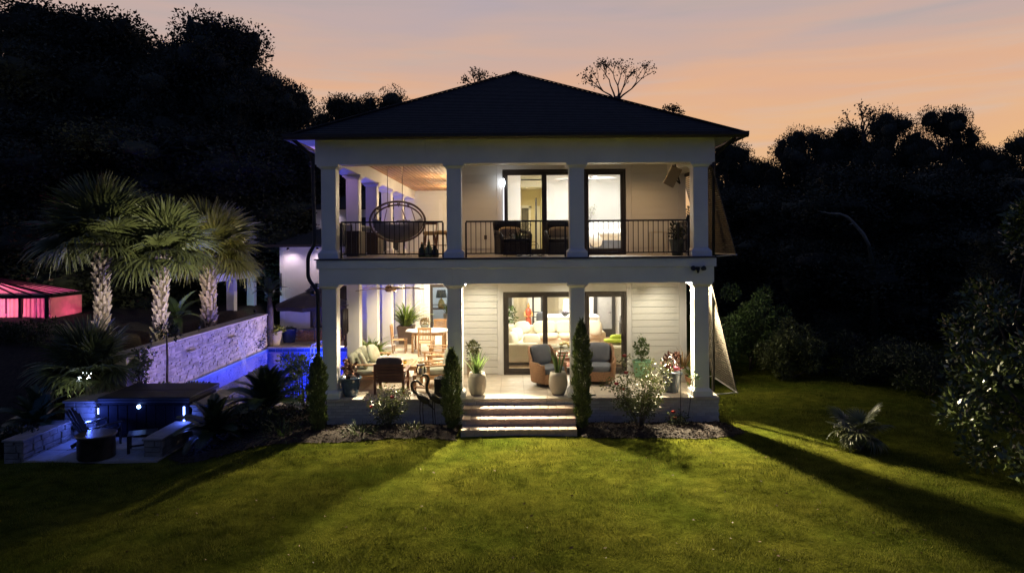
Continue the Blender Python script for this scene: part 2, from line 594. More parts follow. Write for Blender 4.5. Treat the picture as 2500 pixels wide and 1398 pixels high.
# bark chips and dry leaves strewn on the beds (uncountable)
def make_chips():
    rng = np.random.default_rng(11)
    parts = []
    for poly, n in ((bed_left, 5200), (bed_right, 3800)):
        P = np.array(poly)
        X = rng.uniform(P[:, 0].min(), P[:, 0].max(), n * 2); Y = rng.uniform(P[:, 1].min(), P[:, 1].max(), n * 2)
        k = inside(poly, X, Y); X, Y = X[k][:n], Y[k][:n]
        Z = bed_height(poly, X, Y) + 0.012
        D = rng.normal(size=(len(X), 3)); D[:, 2] *= 0.35
        parts.append(leaf_quads(np.stack([X, Y, Z], -1), D, rng, rng.uniform(0.03, 0.08, len(X)), rng.uniform(0.012, 0.03, len(X))))
    V, Q = join_np(parts)
    m = mat('bark_chip', (0.034, 0.020, 0.012), 0.9, 0.3, 4, island=0.7)
    o = obj('bark_chips', np_mesh('bark_chips', V, Q), m)
    tag(o, 'loose brown bark chips strewn over the mulch beds', 'mulch', kind='stuff')
make_chips()

# short grass blades over the part of the lawn the porch lamps reach (uncountable)
def make_grass():
    rng = np.random.default_rng(5)
    n = 330000
    u = rng.random(n)
    Y = 8.2 + 9.6 * u ** 1.25
    X = rng.uniform(-1, 1, n) * (0.80 * Y + 0.5)
    far = rng.random(n) < 0.10
    Y = np.where(far, rng.uniform(16.5, 25, n), Y); X = np.where(far, rng.uniform(5.1, 12, n), X)
    k = (X > -11) & ~inside(bed_left, X, Y) & ~inside(bed_right, X, Y)
    k &= ~((X > -1.25) & (X < 1.5) & (Y > 15.5))
    k &= ~((X > -4.6) & (X < 5.06) & (Y > 16.55))
    k &= ~((X < -7.6) & (Y > 14.9)) & ~((X < -4.5) & (Y > 18))
    X, Y = X[k], Y[k]
    n = len(X)
    Z = ground_h(X, Y) - 0.004
    a = rng.uniform(0, 2 * np.pi, n)
    clump = 0.6 + 0.8 * (np.sin(X * 5.1 + 2 * np.sin(Y * 3.3)) * np.sin(Y * 6.7 + 1.5 * np.sin(X * 4.1)) * 0.5 + 0.5)
    h = rng.uniform(0.02, 0.062, n) * clump * (1 + .5 * np.sin(X * 1.7 + Y * .9) * np.sin(Y * 2.3 - X * .6))
    w = rng.uniform(0.005, 0.011, n)
    lean = rng.uniform(0.1, 0.9, n)
    C = np.stack([X, Y, Z], -1)
    S = np.stack([np.cos(a), np.sin(a), 0 * a], -1)
    T = np.stack([-np.sin(a) * lean, np.cos(a) * lean, np.ones(n)], -1) * h[:, None]
    V = np.stack([C - S * w[:, None] / 2, C + S * w[:, None] / 2, C + T], 1).reshape(-1, 3)
    Q = np.arange(3 * n).reshape(n, 3)
    m = mat('grass_blade', (0.072, 0.096, 0.012), 0.8, 0.35, 1.3, island=0.5, spec=0.05, c2=(0.148, 0.148, 0.024), trans=0.3)
    o = obj('grass', np_mesh('grass', V, Q), m)
    tag(o, 'short green lawn grass in front of the house', 'grass', kind='stuff')
make_grass()

# pine-straw bank behind the pool wall, under the palms
bank_poly = [(-10.96, 18.9), (-10.96, 31.5), (-12.0, 36), (-26, 36), (-26, 24), (-18, 19.5), (-14.5, 16.6), (-11.2, 16.55), (-11.1, 18.5)]
def make_bank():
    P = np.array(bank_poly)
    st = .2
    xs = np.arange(P[:, 0].min(), P[:, 0].max() + st, st); ys = np.arange(P[:, 1].min(), P[:, 1].max() + st, st)
    X, Y = np.meshgrid(xs, ys)
    ins = inside(bank_poly, X, Y)
    Z = ground_h(X, Y) + .05 + np.random.default_rng(8).uniform(0, .03, X.shape)
    V = np.stack([X, Y, Z], -1).reshape(-1, 3)
    nx, ny = len(xs), len(ys)
    i = np.arange(nx - 1)[None, :] + np.arange(ny - 1)[:, None] * nx
    ok = ins[:-1, :-1] & ins[1:, :-1] & ins[:-1, 1:] & ins[1:, 1:]
    o = struct('planting_bank', np_mesh('planting_bank', V, np.stack([i, i + 1, i + 1 + nx, i + nx], -1)[ok]), mat('pine_straw', (0.035, 0.022, 0.014), .95, .5, 10, .8, 40))
    o['label'] = 'dark pine straw bank under the palms'
make_bank()
# a few fallen leaves on the grass (uncountable)
def litter():
    rng = np.random.default_rng(77)
    n = 130
    Y = rng.uniform(9.0, 15.2, n); X = rng.uniform(-.62, .62, n) * Y
    P = np.stack([X, Y, ground_h(X, Y) + .035], -1)
    D = rng.normal(size=(n, 3)); D[:, 2] *= .2
    V, Q = leaf_quads(P, D, rng, rng.uniform(.03, .075, n), rng.uniform(.02, .045, n))
    o = obj('fallen_leaves', np_mesh('fallen_leaves', V, Q), mat('dry_leaf', (.14, .085, .035), .8, .3, 5, island=.6))
    tag(o, 'scattered dry leaves lying on the front lawn', 'leaves', kind='stuff')
litter()
# ------------------------------------------------------------------ the house
FY = 16.67            # front face of the porch
WY = 19.67            # porch back wall
EY = 30.0             # end wall of the side porch
PZ = 0.625            # patio level
UZ = 4.06             # upper deck level
LC = 3.52             # lower porch ceiling
UC = 6.75             # upper porch ceiling
COLX = [-4.50, -1.42, 1.60, 4.64]
SIDEY = [19.45, 22.05, 24.65, 27.25]
house = thing('house', 'white two storey house with columned porches and dark hipped roof', 'house', (0.2, FY, 0))

# --- platform of painted brick
platform = obj('platform', MB().box(-4.53, 5.01, FY + 0.02, WY + 16, -0.3, PZ - 0.05).box(-4.53, -1.7, WY, EY, -0.31, PZ - 0.052), MORTAR, house)
BW, BH, BJ = 0.205, 0.066, 0.010
brick_me = mesh_from('brick', MB().box(-BW / 2, BW / 2, 0, 0.05, -BH / 2, BH / 2), 0.004); brick_me.materials.append(BRICK)
row = 0
z = PZ - 0.075 - BJ - BH / 2
while z > 0.0:
    x = -4.55 + BW / 2 - (BW / 2 if row % 2 else 0)
    while x < 5.03:
        x0, x1 = max(x - BW / 2, -4.55), min(x + BW / 2, 5.03)
        if x1 - x0 > 0.04 and not (-1.15 < x < 1.40 and z < 0.40):
            piece('brick', brick_me, ((x0 + x1) / 2, FY + random.uniform(-0.002, 0.002), z + random.uniform(-.001, .001)), platform, scale=((x1 - x0) / BW, 1, 1))
        x += BW + BJ
    z -= BH + BJ
    row += 1
# side face bricks at the right corner (obliquely lit)
for r in range(7):
    for k in range(5):
        piece('brick', brick_me, (5.035, FY + 0.13 + k * 0.215 + (0.1 if r % 2 else 0), PZ - 0.118 - r * 0.076), platform, rot=(0, 0, R(90)))
# cap: long bull-nosed units along the platform edge
cap_me = mesh_from('cap_stone', MB().box(-0.298, 0.298, -0.03, 0.28, -0.075, 0.004), 0.01); cap_me.materials.append(mat('cap_brick', (0.52, 0.45, 0.37), 0.7, 0.15, 8, 0.25, 50, rnd=0.08))
for k in range(16):
    piece('cap_stone', cap_me, (-4.55 + 0.30 + k * 0.599, FY, PZ + random.uniform(-.0015, .0015)), platform)

# --- patio paving
patio = obj('patio_floor', MB().box(-4.5, 5.0, FY + 0.26, WY + 0.1, PZ - 0.05, PZ - 0.018).box(-4.5, -1.7, WY + 0.1, EY, PZ - 0.05, PZ - 0.0185), GROUT, house)
tile_me = mesh_from('paving_tile', MB().box(-0.296, 0.296, -0.296, 0.296, -0.02, 0), 0.004); tile_me.materials.append(TILE)
for i in range(16):
    for j in range(5):
        piece('paving_tile', tile_me, (-4.5 + 0.3 + i * 0.597, FY + 0.29 + 0.297 + j * 0.597, PZ + random.uniform(-.001, .001)), patio, rot=(0, 0, random.choice([0, 1, 2, 3]) * math.pi / 2))
for i in range(5):
    for j in range(17):
        piece('paving_tile', tile_me, (-4.5 + 0.3 + i * 0.597 - 0.09, FY + 0.29 + 0.297 + (5 + j) * 0.597, PZ + random.uniform(-.001, .001)), patio)

# --- steps
SX0, SX1 = -1.20, 1.46
steps = obj('steps', MB().box(SX0 + 0.02, SX1 - 0.02, FY - 0.35, FY + 0.02, -0.2, 0.42).box(SX0 + 0.01, SX1 - 0.01, FY - 0.70, FY - 0.35, -0.2, 0.262).box(SX0 - 0.0, SX1 + 0.0, FY - 1.05, FY - 0.70, -0.2, 0.104), MORTAR, house)
tr_me = mesh_from('tread_brick', MB().box(-0.0985, 0.0985, -0.195, 0.195, -0.05, 0), 0.006); tr_me.materials.append(STEPBRICK)
rs_me = mesh_from('riser_brick', MB().box(-0.0985, 0.0985, -0.015, 0.03, -0.05, 0.05), 0.004); rs_me.materials.append(STEPBRICK)
for s_, (yf, zt) in enumerate(((FY - 0.36, 0.470), (FY - 0.71, 0.312), (FY - 1.06, 0.154))):
    nb = 13
    for k in range(nb):
        x = SX0 + (SX1 - SX0) * (k + 0.5) / nb
        piece('tread_brick', tr_me, (x, yf + 0.165 + random.uniform(-.004, .004), zt + random.uniform(-.002, .002)), steps)
        piece('riser_brick', rs_me, (x + (0.1 if k < nb - 1 else 0), yf + 0.016, zt - 0.104), steps)

# --- columns
def column(x, y, z0, z1, w=0.36):
    t = obj('column', MB().box(x - w / 2, x + w / 2, y - w / 2, y + w / 2, z0 + 0.15, z1 - 0.09), TRIM, house, bevel=0.012)
    b = MB().box(x - w / 2 - 0.07, x + w / 2 + 0.07, y - w / 2 - 0.07, y + w / 2 + 0.07, z0, z0 + 0.125)
    b.add([(x - w/2 - .07, y - w/2 - .07, z0 + .125), (x + w/2 + .07, y - w/2 - .07, z0 + .125), (x + w/2 + .07, y + w/2 + .07, z0 + .125), (x - w/2 - .07, y + w/2 + .07, z0 + .125),
           (x - w/2 - .005, y - w/2 - .005, z0 + .20), (x + w/2 + .005, y - w/2 - .005, z0 + .20), (x + w/2 + .005, y + w/2 + .005, z0 + .20), (x - w/2 - .005, y + w/2 + .005, z0 + .20)],
          [(0, 1, 5, 4), (1, 2, 6, 5), (2, 3, 7, 6), (3, 0, 4, 7)])
    obj('base', b, TRIM, t, bevel=0.006)
    c = MB().box(x - w / 2 - 0.08, x + w / 2 + 0.08, y - w / 2 - 0.08, y + w / 2 + 0.08, z1 - 0.055, z1 + 0.004)
    c.add([(x - w/2 - .003, y - w/2 - .003, z1 - .12), (x + w/2 + .003, y - w/2 - .003, z1 - .12), (x + w/2 + .003, y + w/2 + .003, z1 - .12), (x - w/2 - .003, y + w/2 + .003, z1 - .12),
           (x - w/2 - .065, y - w/2 - .065, z1 - .055), (x + w/2 + .065, y - w/2 - .065, z1 - .055), (x + w/2 + .065, y + w/2 + .065, z1 - .055), (x - w/2 - .065, y + w/2 + .065, z1 - .055)],
          [(0, 1, 5, 4), (1, 2, 6, 5), (2, 3, 7, 6), (3, 0, 4, 7)])
    obj('capital', c, TRIM, t, bevel=0.004)
    return t
BB0, BB1 = 3.424, 6.36      # beam undersides
for x in COLX:
    column(x, FY + 0.27, PZ, BB0)
    column(x, FY + 0.27, UZ, BB1)
for y in SIDEY:
    column(COLX[0], y, PZ, BB0)
    column(COLX[0], y, UZ, BB1)

# --- beams, deck, ceilings
lbeam = obj('lower_beam', MB().box(-4.72, 4.93, FY + 0.022, FY + 0.50, BB0, 3.80).box(-4.72, -4.25, FY + 0.50, EY, BB0, 3.80).box(4.45, 4.93, FY + 0.50, WY, BB0, 3.80), TRIM, house, bevel=0.008)
obj('deck_band', MB().box(-4.78, 4.98, FY - 0.035, FY + 0.45, 3.803, 4.018).box(-4.78, -4.2, FY + 0.45, EY, 3.803, 4.018), TRIM, house, bevel=0.008)
obj('deck_drip_edge', MB().box(-4.82, 5.0, FY - 0.07, FY + 0.45, 4.020, 4.045).box(-4.82, -4.2, FY + 0.45, EY, 4.020, 4.045), BRONZE, house)
obj('deck_floor', MB().box(-4.70, 4.95, FY - 0.04, WY, 4.047, UZ).box(-4.70, -1.7, WY, EY, 4.047, UZ), mat('deck_board', (0.42, 0.37, 0.30), 0.6, 0.12, 6, 0.1, 20), house)
obj('lower_ceiling', MB().box(-4.25, 4.45, FY + 0.50, WY, LC, LC + 0.06).box(-4.25, -1.7, WY, EY, LC, LC + 0.06), TRIM, house)
ubeam = obj('upper_beam', MB().box(-4.80, 4.97, FY + 0.022, FY + 0.46, BB1, 6.965).box(-4.80, -4.27, FY + 0.46, EY, BB1, 6.965).box(4.47, 4.97, FY + 0.46, WY, BB1, 6.965), TRIM, house, bevel=0.008)
ceil_up = obj('upper_ceiling', MB().box(-4.27, 4.47, FY + 0.46, WY, UC, UC + 0.05).box(-4.27, -1.7, WY, EY, UC, UC + 0.05), TRIM, house)
pl_me = mesh_from('ceiling_plank', MB().box(-0.064, 0.064, 0, 5.9, -0.02, -0.003), 0.006); pl_me.materials.append(CEDAR)
for k in range(19):
    off = random.uniform(0.3, 1.6)
    piece('ceiling_plank', pl_me, (-4.20 + k * 0.132, WY - 2.4, UC), ceil_up, scale=(1, (5.3 + off) / 5.9, 1))
    piece('ceiling_plank', pl_me, (-4.20 + k * 0.132, WY - 2.4 + 5.306 + off, UC), ceil_up, scale=(1, (EY - 0.02 - (WY - 2.4 + 5.306 + off)) / 5.9, 1))

for (bm_, x0, x1, z0, z1, cuts) in ((lbeam, -4.72, 4.93, BB0 - .003, 3.80, (-1.46, 2.19)), (ubeam, -4.80, 4.97, BB1 - .003, 6.965, (-2.1, 1.55))):
    xs_ = [x0, *cuts, x1]
    for a_, b_ in zip(xs_[:-1], xs_[1:]):
        obj('beam_board', MB().box(a_ + .002, b_ - .002, FY, FY + .021, z0, z1), TRIM, bm_, bevel=.003)
# --- porch back wall and body, built of boxes round the openings
DX0, DX1 = -0.26, 3.28
def wall_with_opening(name, y, z0, z1, dz1, parent):
    m = MB().box(-1.75, DX0, y, y + 0.14, z0, z1).box(DX1, 5.0, y, y + 0.14, z0, z1).box(DX0, DX1, y, y + 0.14, dz1, z1)
    return obj(name, m, SIDING, parent)
lw = wall_with_opening('lower_front_wall', WY, PZ - 0.02, LC, 3.0, house)
uw = wall_with_opening('upper_front_wall', WY, UZ - 0.04, 7.0, 6.52, house)
obj('side_wall', MB().box(-1.75, -1.61, WY + 0.14, EY + 5, PZ - 0.02, 7.0).box(4.86, 5.0, WY + 0.14, 35, PZ - 0.02, 7.0).box(-1.61, 4.86, 34.9, 35.02, PZ, 7.0), SIDING, house)
PH = 0.188
def siding(x0, x1, z0, z1, y, wall, h=PH, gap=0.013):
    me = mesh_from('siding_plank', MB().add([(0, 0, 0), (1, 0, 0), (1, -0.024, 0), (0, -0.024, 0), (0, 0, h - gap), (1, 0, h - gap), (1, -0.022, h - gap), (0, -0.022, h - gap)],
                   [(0, 1, 2, 3), (4, 7, 6, 5), (3, 2, 6, 7), (0, 3, 7, 4), (2, 1, 5, 6)]))
    me.materials.append(SIDING)
    z = z0
    while z + 0.05 < z1:
        piece('siding_plank', me, (x0, y - 0.001, z), wall, scale=(x1 - x0, 1, min(1, (z1 - z) / h)))
        z += h
siding(-1.73, -0.44, PZ + 0.05, LC, WY, lw)
siding(3.44, 4.80, PZ + 0.05, LC, WY, lw)
siding(-1.73, -0.42, UZ + 0.2, UC, WY, uw, 0.235, 0.003)
siding(3.44, 4.80, UZ + 0.2, UC, WY, uw, 0.235, 0.003)
for (wl_, z0, z1, dz) in ((lw, PZ, LC, 3.0), (uw, UZ, UC, 6.52)):
    obj('door_casing', MB().box(DX0 - 0.17, DX0 - 0.01, WY - 0.035, WY + 0.02, z0, z1).box(DX1 + 0.01, DX1 + 0.15, WY - 0.035, WY + 0.02, z0, z1).box(DX0 - 0.01, DX1 + 0.01, WY - 0.033, WY + 0.02, dz + 0.005, min(z1, dz + 0.2)), TRIM, wl_, bevel=0.004)
    obj('corner_board', MB().box(4.81, 5.005, WY - 0.035, WY + 0.03, z0, z1), TRIM, wl_, bevel=0.004)
obj('door_header', MB().box(DX0 - 0.17, DX1 + 0.15, WY - 0.024, WY, 3.206, LC - 0.01), TRIM, lw, bevel=0.004)

# --- sliding doors: three glazed leaves in a bronze frame
def sliding_door(z0, z1, parent):
    t = obj('sliding_door', MB().box(DX0, DX0 + 0.06, WY - 0.03, WY + 0.12, z0, z1).box(DX1 - 0.06, DX1, WY - 0.03, WY + 0.12, z0, z1)
            .box(DX0 + 0.06, DX1 - 0.06, WY - 0.03, WY + 0.12, z1 - 0.06, z1).box(DX0 + 0.06, DX1 - 0.06, WY - 0.03, WY + 0.12, z0, z0 + 0.035), BRONZE, parent, bevel=0.004)
    xs = [DX0 + 0.06, 0.955, 2.13, DX1 - 0.06]
    for k in range(3):
        a, b = xs[k], xs[k + 1]
        yy = WY + (0.005, 0.045, 0.005)[k]
        if k == 1: a, b = a - 0.03, b + 0.03
        s = 0.085
        lf = obj('door_leaf', MB().box(a, a + s, yy, yy + 0.035, z0 + 0.037, z1 - 0.062).box(b - s, b, yy, yy + 0.035, z0 + 0.037, z1 - 0.062)
                 .box(a + s, b - s, yy, yy + 0.035, z1 - 0.062 - 0.10, z1 - 0.062).box(a + s, b - s, yy, yy + 0.035, z0 + 0.037, z0 + 0.037 + 0.14), BRONZE, t, bevel=0.004)
        obj('glass_pane', MB().box(a + s, b - s, yy + 0.014, yy + 0.02, z0 + 0.177, z1 - 0.162), GLASS, lf)
    return t
sliding_door(PZ, 3.0, lw)
sliding_door(UZ, 6.52, uw)
obj('door_handle', MB().bar((DX1 - 0.10, WY - 0.03, 1.55), (DX1 - 0.10, WY - 0.03, 1.85), 0.02).bar((DX1 - 0.10, WY - 0.03, 1.58), (DX1 - 0.10, WY + 0.02, 1.58), 0.015).bar((DX1 - 0.10, WY - 0.03, 1.82), (DX1 - 0.10, WY + 0.02, 1.82), 0.015), BLACK, lw)
obj('wall_socket', MB().box(-0.80, -0.72, WY - 0.04, WY - 0.015, 4.52, 4.64), mat('bronze_plate', (0.1, 0.07, 0.05), 0.4), uw, bevel=0.004)

# --- end wall of the side porch with a glazed door below
ew = obj('end_wall', MB().box(-4.7, -3.62, EY, EY + 0.14, PZ - 0.02, 7.0).box(-2.55, -1.7, EY, EY + 0.14, PZ - 0.02, 7.0).box(-3.62, -2.55, EY, EY + 0.14, 2.62, 7.0), SIDING, house)
siding(-4.68, -3.90, PZ + 0.05, LC, EY, ew)
siding(-4.68, -2.0, UZ + 0.2, UC, EY, ew, 0.235, 0.003)
obj('door_casing', MB().box(-3.88, -3.63, EY - 0.04, EY, PZ, 2.8).box(-3.62, -2.4, EY - 0.04, EY, 2.63, 2.85), TRIM, ew, bevel=0.004)
gd = obj('glazed_door', MB().box(-3.62, -3.50, EY, EY + 0.06, PZ, 2.62).box(-2.67, -2.55, EY, EY + 0.06, PZ, 2.62).box(-3.50, -2.67, EY, EY + 0.06, 2.49, 2.62).box(-3.50, -2.67, EY, EY + 0.06, PZ, PZ + 0.12).box(-3.50, -2.67, EY + 0.01, EY + 0.05, 1.72, 1.745), BRONZE, ew)
obj('glass_pane', MB().box(-3.50, -2.67, EY + 0.02, EY + 0.03, PZ + 0.12, 2.49), GLASS, gd)
obj('pilaster', MB().box(-4.28, -4.02, EY - 0.14, EY, PZ + 0.15, LC).box(-4.33, -3.97, EY - 0.19, EY, PZ, PZ + 0.15), TRIM, ew, bevel=0.006)
obj('door_casing', MB().box(-3.2, -3.05, EY - 0.045, EY - 0.01, UZ, 6.2).box(-2.2, -2.05, EY - 0.045, EY - 0.01, UZ, 6.2).box(-3.2, -2.05, EY - 0.045, EY - 0.01, 6.2, 6.35), TRIM, ew)

# --- hipped roof laid in stepped courses of shingle
EX0, EX1, EYF, EZ = -5.28, 5.50, FY - 0.50, 7.0
RCX = (EX0 + EX1) / 2; HW = (EX1 - EX0) / 2; RISE = 2.78
EYB = 40.0
def roof_mesh():
    m = MB()
    n = 42
    for k in range(n):
        t0, t1 = k / n, (k + 1) / n
        lift = 0.016
        def ring(t, up):
            ins = HW * t
            return [(EX0 + ins, EYF + ins, EZ + RISE * t + up), (EX1 - ins, EYF + ins, EZ + RISE * t + up), (EX1 - ins, EYB - ins, EZ + RISE * t + up), (EX0 + ins, EYB - ins, EZ + RISE * t + up)]
        a, b = ring(t0, lift), ring(t1, 0.004)
        c = ring(t0, 0.0)
        fs = []
        for i in range(4):
            j = (i + 1) % 4
            fs.append((i, j, 4 + j, 4 + i)); fs.append((8 + i, 8 + j, j, i))
        m.add(a + b + c, fs)
    return m
roof = obj('roof', roof_mesh(), ROOF, house)
obj('ridge_cap', MB().bar((RCX, EYF + HW + 0.02, EZ + RISE + 0.012), (RCX, EYB - HW, EZ + RISE + 0.02), 0.3, 0.03), ROOF, roof)
for sx in (EX0, EX1):
    obj('hip_cap', MB().bar((sx, EYF, EZ + 0.02), (RCX, EYF + HW, EZ + RISE + 0.03), 0.22, 0.03), ROOF, roof)
obj('soffit', MB().box(EX0 + 0.02, -4.80, EYF + 0.02, EYB, EZ - 0.05, EZ - 0.02).box(4.97, EX1 - 0.02, EYF + 0.02, EYB, EZ - 0.05, EZ - 0.02).box(-4.80, 4.97, EYF + 0.02, FY, EZ - 0.05, EZ - 0.02).box(-4.8, 4.97, FY, EYB, EZ - 0.03, EZ - 0.022), TRIM, house)
gut = MB()
gprof = [(0.0, -0.13), (0.07, -0.13), (0.11, -0.08), (0.12, 0.0), (0.105, 0.0), (0.10, -0.07), (0.0, -0.09)]
def gutter_run(a, b, nrm):
    vs, k = [], len(gprof)
    for p in (a, b):
        for (o_, z_) in gprof:
            vs.append((p[0] + nrm[0] * o_, p[1] + nrm[1] * o_, EZ + 0.005 + z_))
    fs = [(i, (i + 1) % k, k + (i + 1) % k, k + i) for i in range(k)] + [tuple(reversed(range(k))), tuple(range(k, 2 * k))]
    gut.add(vs, fs)
gutter_run((EX0 - 0.1, EYF, 0), (EX1 + 0.1, EYF, 0), (0, -1))
gutter_run((EX0, EYF + 0.002, 0), (EX0, EYB, 0), (-1, 0))
gutter_run((EX1, EYF + 0.002, 0), (EX1, EYB, 0), (1, 0))
obj('gutter', gut, BRONZE, house)
def rounded(pts, r=0.12, n=5):
    pts = [Vector(p) for p in pts]
    out = [pts[0]]
    for i in range(1, len(pts) - 1):
        a, b, c = pts[i - 1], pts[i], pts[i + 1]
        p = b + (a - b).normalized() * min(r, (a - b).length / 2); q = b + (c - b).normalized() * min(r, (c - b).length / 2)
        for k in range(n + 1):
            t = k / n
            out.append(p.lerp(b, t).lerp(b.lerp(q, t), t))
    out.append(pts[-1])
    return out
dp = [(-5.2, FY - 0.45, 6.92), (-4.86, FY + 0.02, 6.55), (-4.82, FY + 0.02, 4.42), (-4.98, FY - 0.02, 4.12), (-4.98, FY - 0.02, 3.58), (-4.76, FY + 0.02, 3.26), (-4.74, FY + 0.03, 0.15)]
obj('downspout', MB().tube(rounded(dp), 0.045, 8), BLACK, house, smooth=True)
obj('downspout', MB().tube(rounded([(5.36, FY - 0.3, 6.9), (5.08, FY + 0.5, 6.55), (5.06, FY + 0.6, 0.1)]), 0.04, 8), BLACK, house, smooth=True)

# --- railings with separate balusters
bal_me = mesh_from('baluster', MB().box(-0.009, 0.009, -0.009, 0.009, 0, 0.76)); bal_me.materials.append(BLACK)
def railing(a, b):
    a, b = Vector(a), Vector(b)
    d = (b - a); L = d.length; d.normalize()
    up = Vector((0, 0, 1))
    rail = obj('railing', MB().bar(a + up * 0.885, b + up * 0.885, 0.055, 0.04).bar(a + up * 0.095, b + up * 0.095, 0.032, 0.03)
               .bar(a, a + up * 0.865, 0.042).bar(b, b + up * 0.865, 0.042), BLACK, house)
    n = int(L / 0.118)
    for k in range(1, n):
        p = a + d * (L * k / n)
        piece('baluster', bal_me, (p.x, p.y, UZ + 0.11), rail, rot=(0, 0, math.atan2(d.y, d.x)))
for k in range(3):
    railing((COLX[k] + 0.285, FY + 0.20, UZ + 0.001), (COLX[k + 1] - 0.285, FY + 0.20, UZ + 0.001))
ys = [FY + 0.27] + SIDEY
for k in range(len(ys) - 1):
    railing((COLX[0], ys[k] + 0.285, UZ + 0.001), (COLX[0], ys[k + 1] - 0.285, UZ + 0.001))
railing((4.72, FY + 0.27 + 0.285, UZ + 0.001), (4.72, WY - 0.08, UZ + 0.001))

# --- slatted drop-arm sunshades on the right side
SHADE = mat('woven_shade', (0.145, 0.125, 0.092), 0.8, 0.2, 12, 0.2, 60, trans=0.15)
def sunshade(label, z_top, z_bot, x_top, x_bot, y0, y1):
    t = thing('sunshade', label, 'awning', (x_top, y0, z_bot), group='sunshades on the right side of the porch')
    n = 42
    m = MB()
    A = Vector((x_top, 0, z_top)); B = Vector((x_bot, 0, z_bot))
    nrm = (B - A).cross(Vector((0, 1, 0))).normalized()
    for k in range(n):
        p = A.lerp(B, k / n); q = A.lerp(B, (k + 0.76) / n)
        o1 = nrm * 0.006
        m.add([(p.x, y0, p.z), (q.x, y0, q.z), (q.x, y1, q.z), (p.x, y1, p.z),
               (p.x + o1.x, y0, p.z + o1.z), (q.x + o1.x, y0, q.z + o1.z), (q.x + o1.x, y1, q.z + o1.z), (p.x + o1.x, y1, p.z + o1.z)],
              [(0, 1, 2, 3), (7, 6, 5, 4), (0, 4, 5, 1), (1, 5, 6, 2), (2, 6, 7, 3), (3, 7, 4, 0)])
    obj('slat_cloth', m, SHADE, t, kind='stuff')
    for yy in (y0, y1):
        obj('edge_cord', MB().tube([(x_top, yy, z_top), (x_bot, yy, z_bot)], 0.011, 6), SHADE, t)
    obj('bottom_bar', MB().tube([(x_bot, y0 - 0.03, z_bot), (x_bot, y1 + 0.03, z_bot)], 0.022, 8), mat('light_metal', (0.55, 0.53, 0.48), 0.4, 0.1), t)
    for yy in (y0, y1):
        obj('drop_arm', MB().tube([(x_bot, yy, z_bot + 0.0), (x_top + 0.08, yy - 0.03, z_bot - 0.04)], 0.014, 6), MATS['light_metal'], t)
    obj('roller_box', MB().box(x_top - 0.05, x_top + 0.06, y0 - 0.05, y1 + 0.05, z_top - 0.02, z_top + 0.09), BRONZE, t, bevel=0.01)
    return t
sunshade('striped woven sunshade angled out beside the lower porch', 3.40, 0.64, 4.98, 5.60, FY + 0.40, FY + 2.5)
sunshade('striped woven sunshade angled out beside the upper balcony', 6.30, 4.08, 5.02, 5.60, FY + 0.40, FY + 3.3)

# --- twin head floodlight under the deck band (switched off)
fl = thing('security_floodlight', 'black twin head security light on the beam below the balcony corner', 'floodlight', (4.52, FY - 0.01, 3.78))
local('mount', MB().box(-0.05, 0.05, -0.04, 0.01, -0.06, 0.02), BLACK, fl, bevel=0.008)
for s in (-1, 1):
    Mh = Matrix.Translation((s * 0.12, -0.09, -0.02)) @ Euler((R(70), 0, R(25 * s))).to_matrix().to_4x4()
    h = local('lamp_head', MB().lathe([(0.02, -0.06), (0.045, -0.04), (0.06, 0.04), (0.05, 0.045)], 14, M=Mh), BLACK, fl, smooth=True)
local('sensor', MB().lathe([(0.02, -0.13), (0.035, -0.1), (0.03, -0.05)], 12, (0, -0.05, 0)), BLACK, fl, smooth=True)
# ------------------------------------------------------------------ lamps (each light sits in its own fixture)
def lamp(kind, name, loc, power, color, radius=0.05, parent=None, aim=None, size=None, blend=0.6):
    d = bpy.data.lights.new(name, kind)
    d.energy = power
    d.color = color
    if kind in ('POINT', 'SPOT'): d.shadow_soft_size = radius
    if kind == 'SPOT':
        d.spot_size = size; d.spot_blend = blend
    if kind == 'AREA':
        d.shape = 'RECTANGLE'; d.size, d.size_y = size
    o = bpy.data.objects.new(name, d)
    COL.objects.link(o)
    o.location = loc
    if aim is not None:
        v = Vector(aim) - Vector(loc)
        o.rotation_euler = v.to_track_quat('-Z', 'Y').to_euler()
    attach(o, parent)
    return o
WARM = (1.0, 0.78, 0.50)
WARM2 = (1.0, 0.86, 0.66)
COOL = (0.93, 0.97, 1.0)
LENS = emit('lamp_lens', (1.0, 0.86, 0.62), 12.0)

def can(x, y, z, power, color, label, size=R(150), blend=0.9, aim=None, extra=None):
    t = thing('recessed_light', label, 'ceiling light', (x, y, z), group='recessed ceiling lights')
    local('trim_ring', MB().lathe([(0.05, -0.004), (0.085, -0.012), (0.095, -0.002), (0.095, 0.0)], 18, caps=False), TRIM, t, smooth=True)
    local('lens', MB().lathe([(0.0, -0.003), (0.05, -0.003)], 18, caps=False), LENS, t)
    lamp('SPOT', 'can_light', (x, y, z - 0.03), power, color, 0.05, t, aim or (x, y, 0), size, blend)
    return t
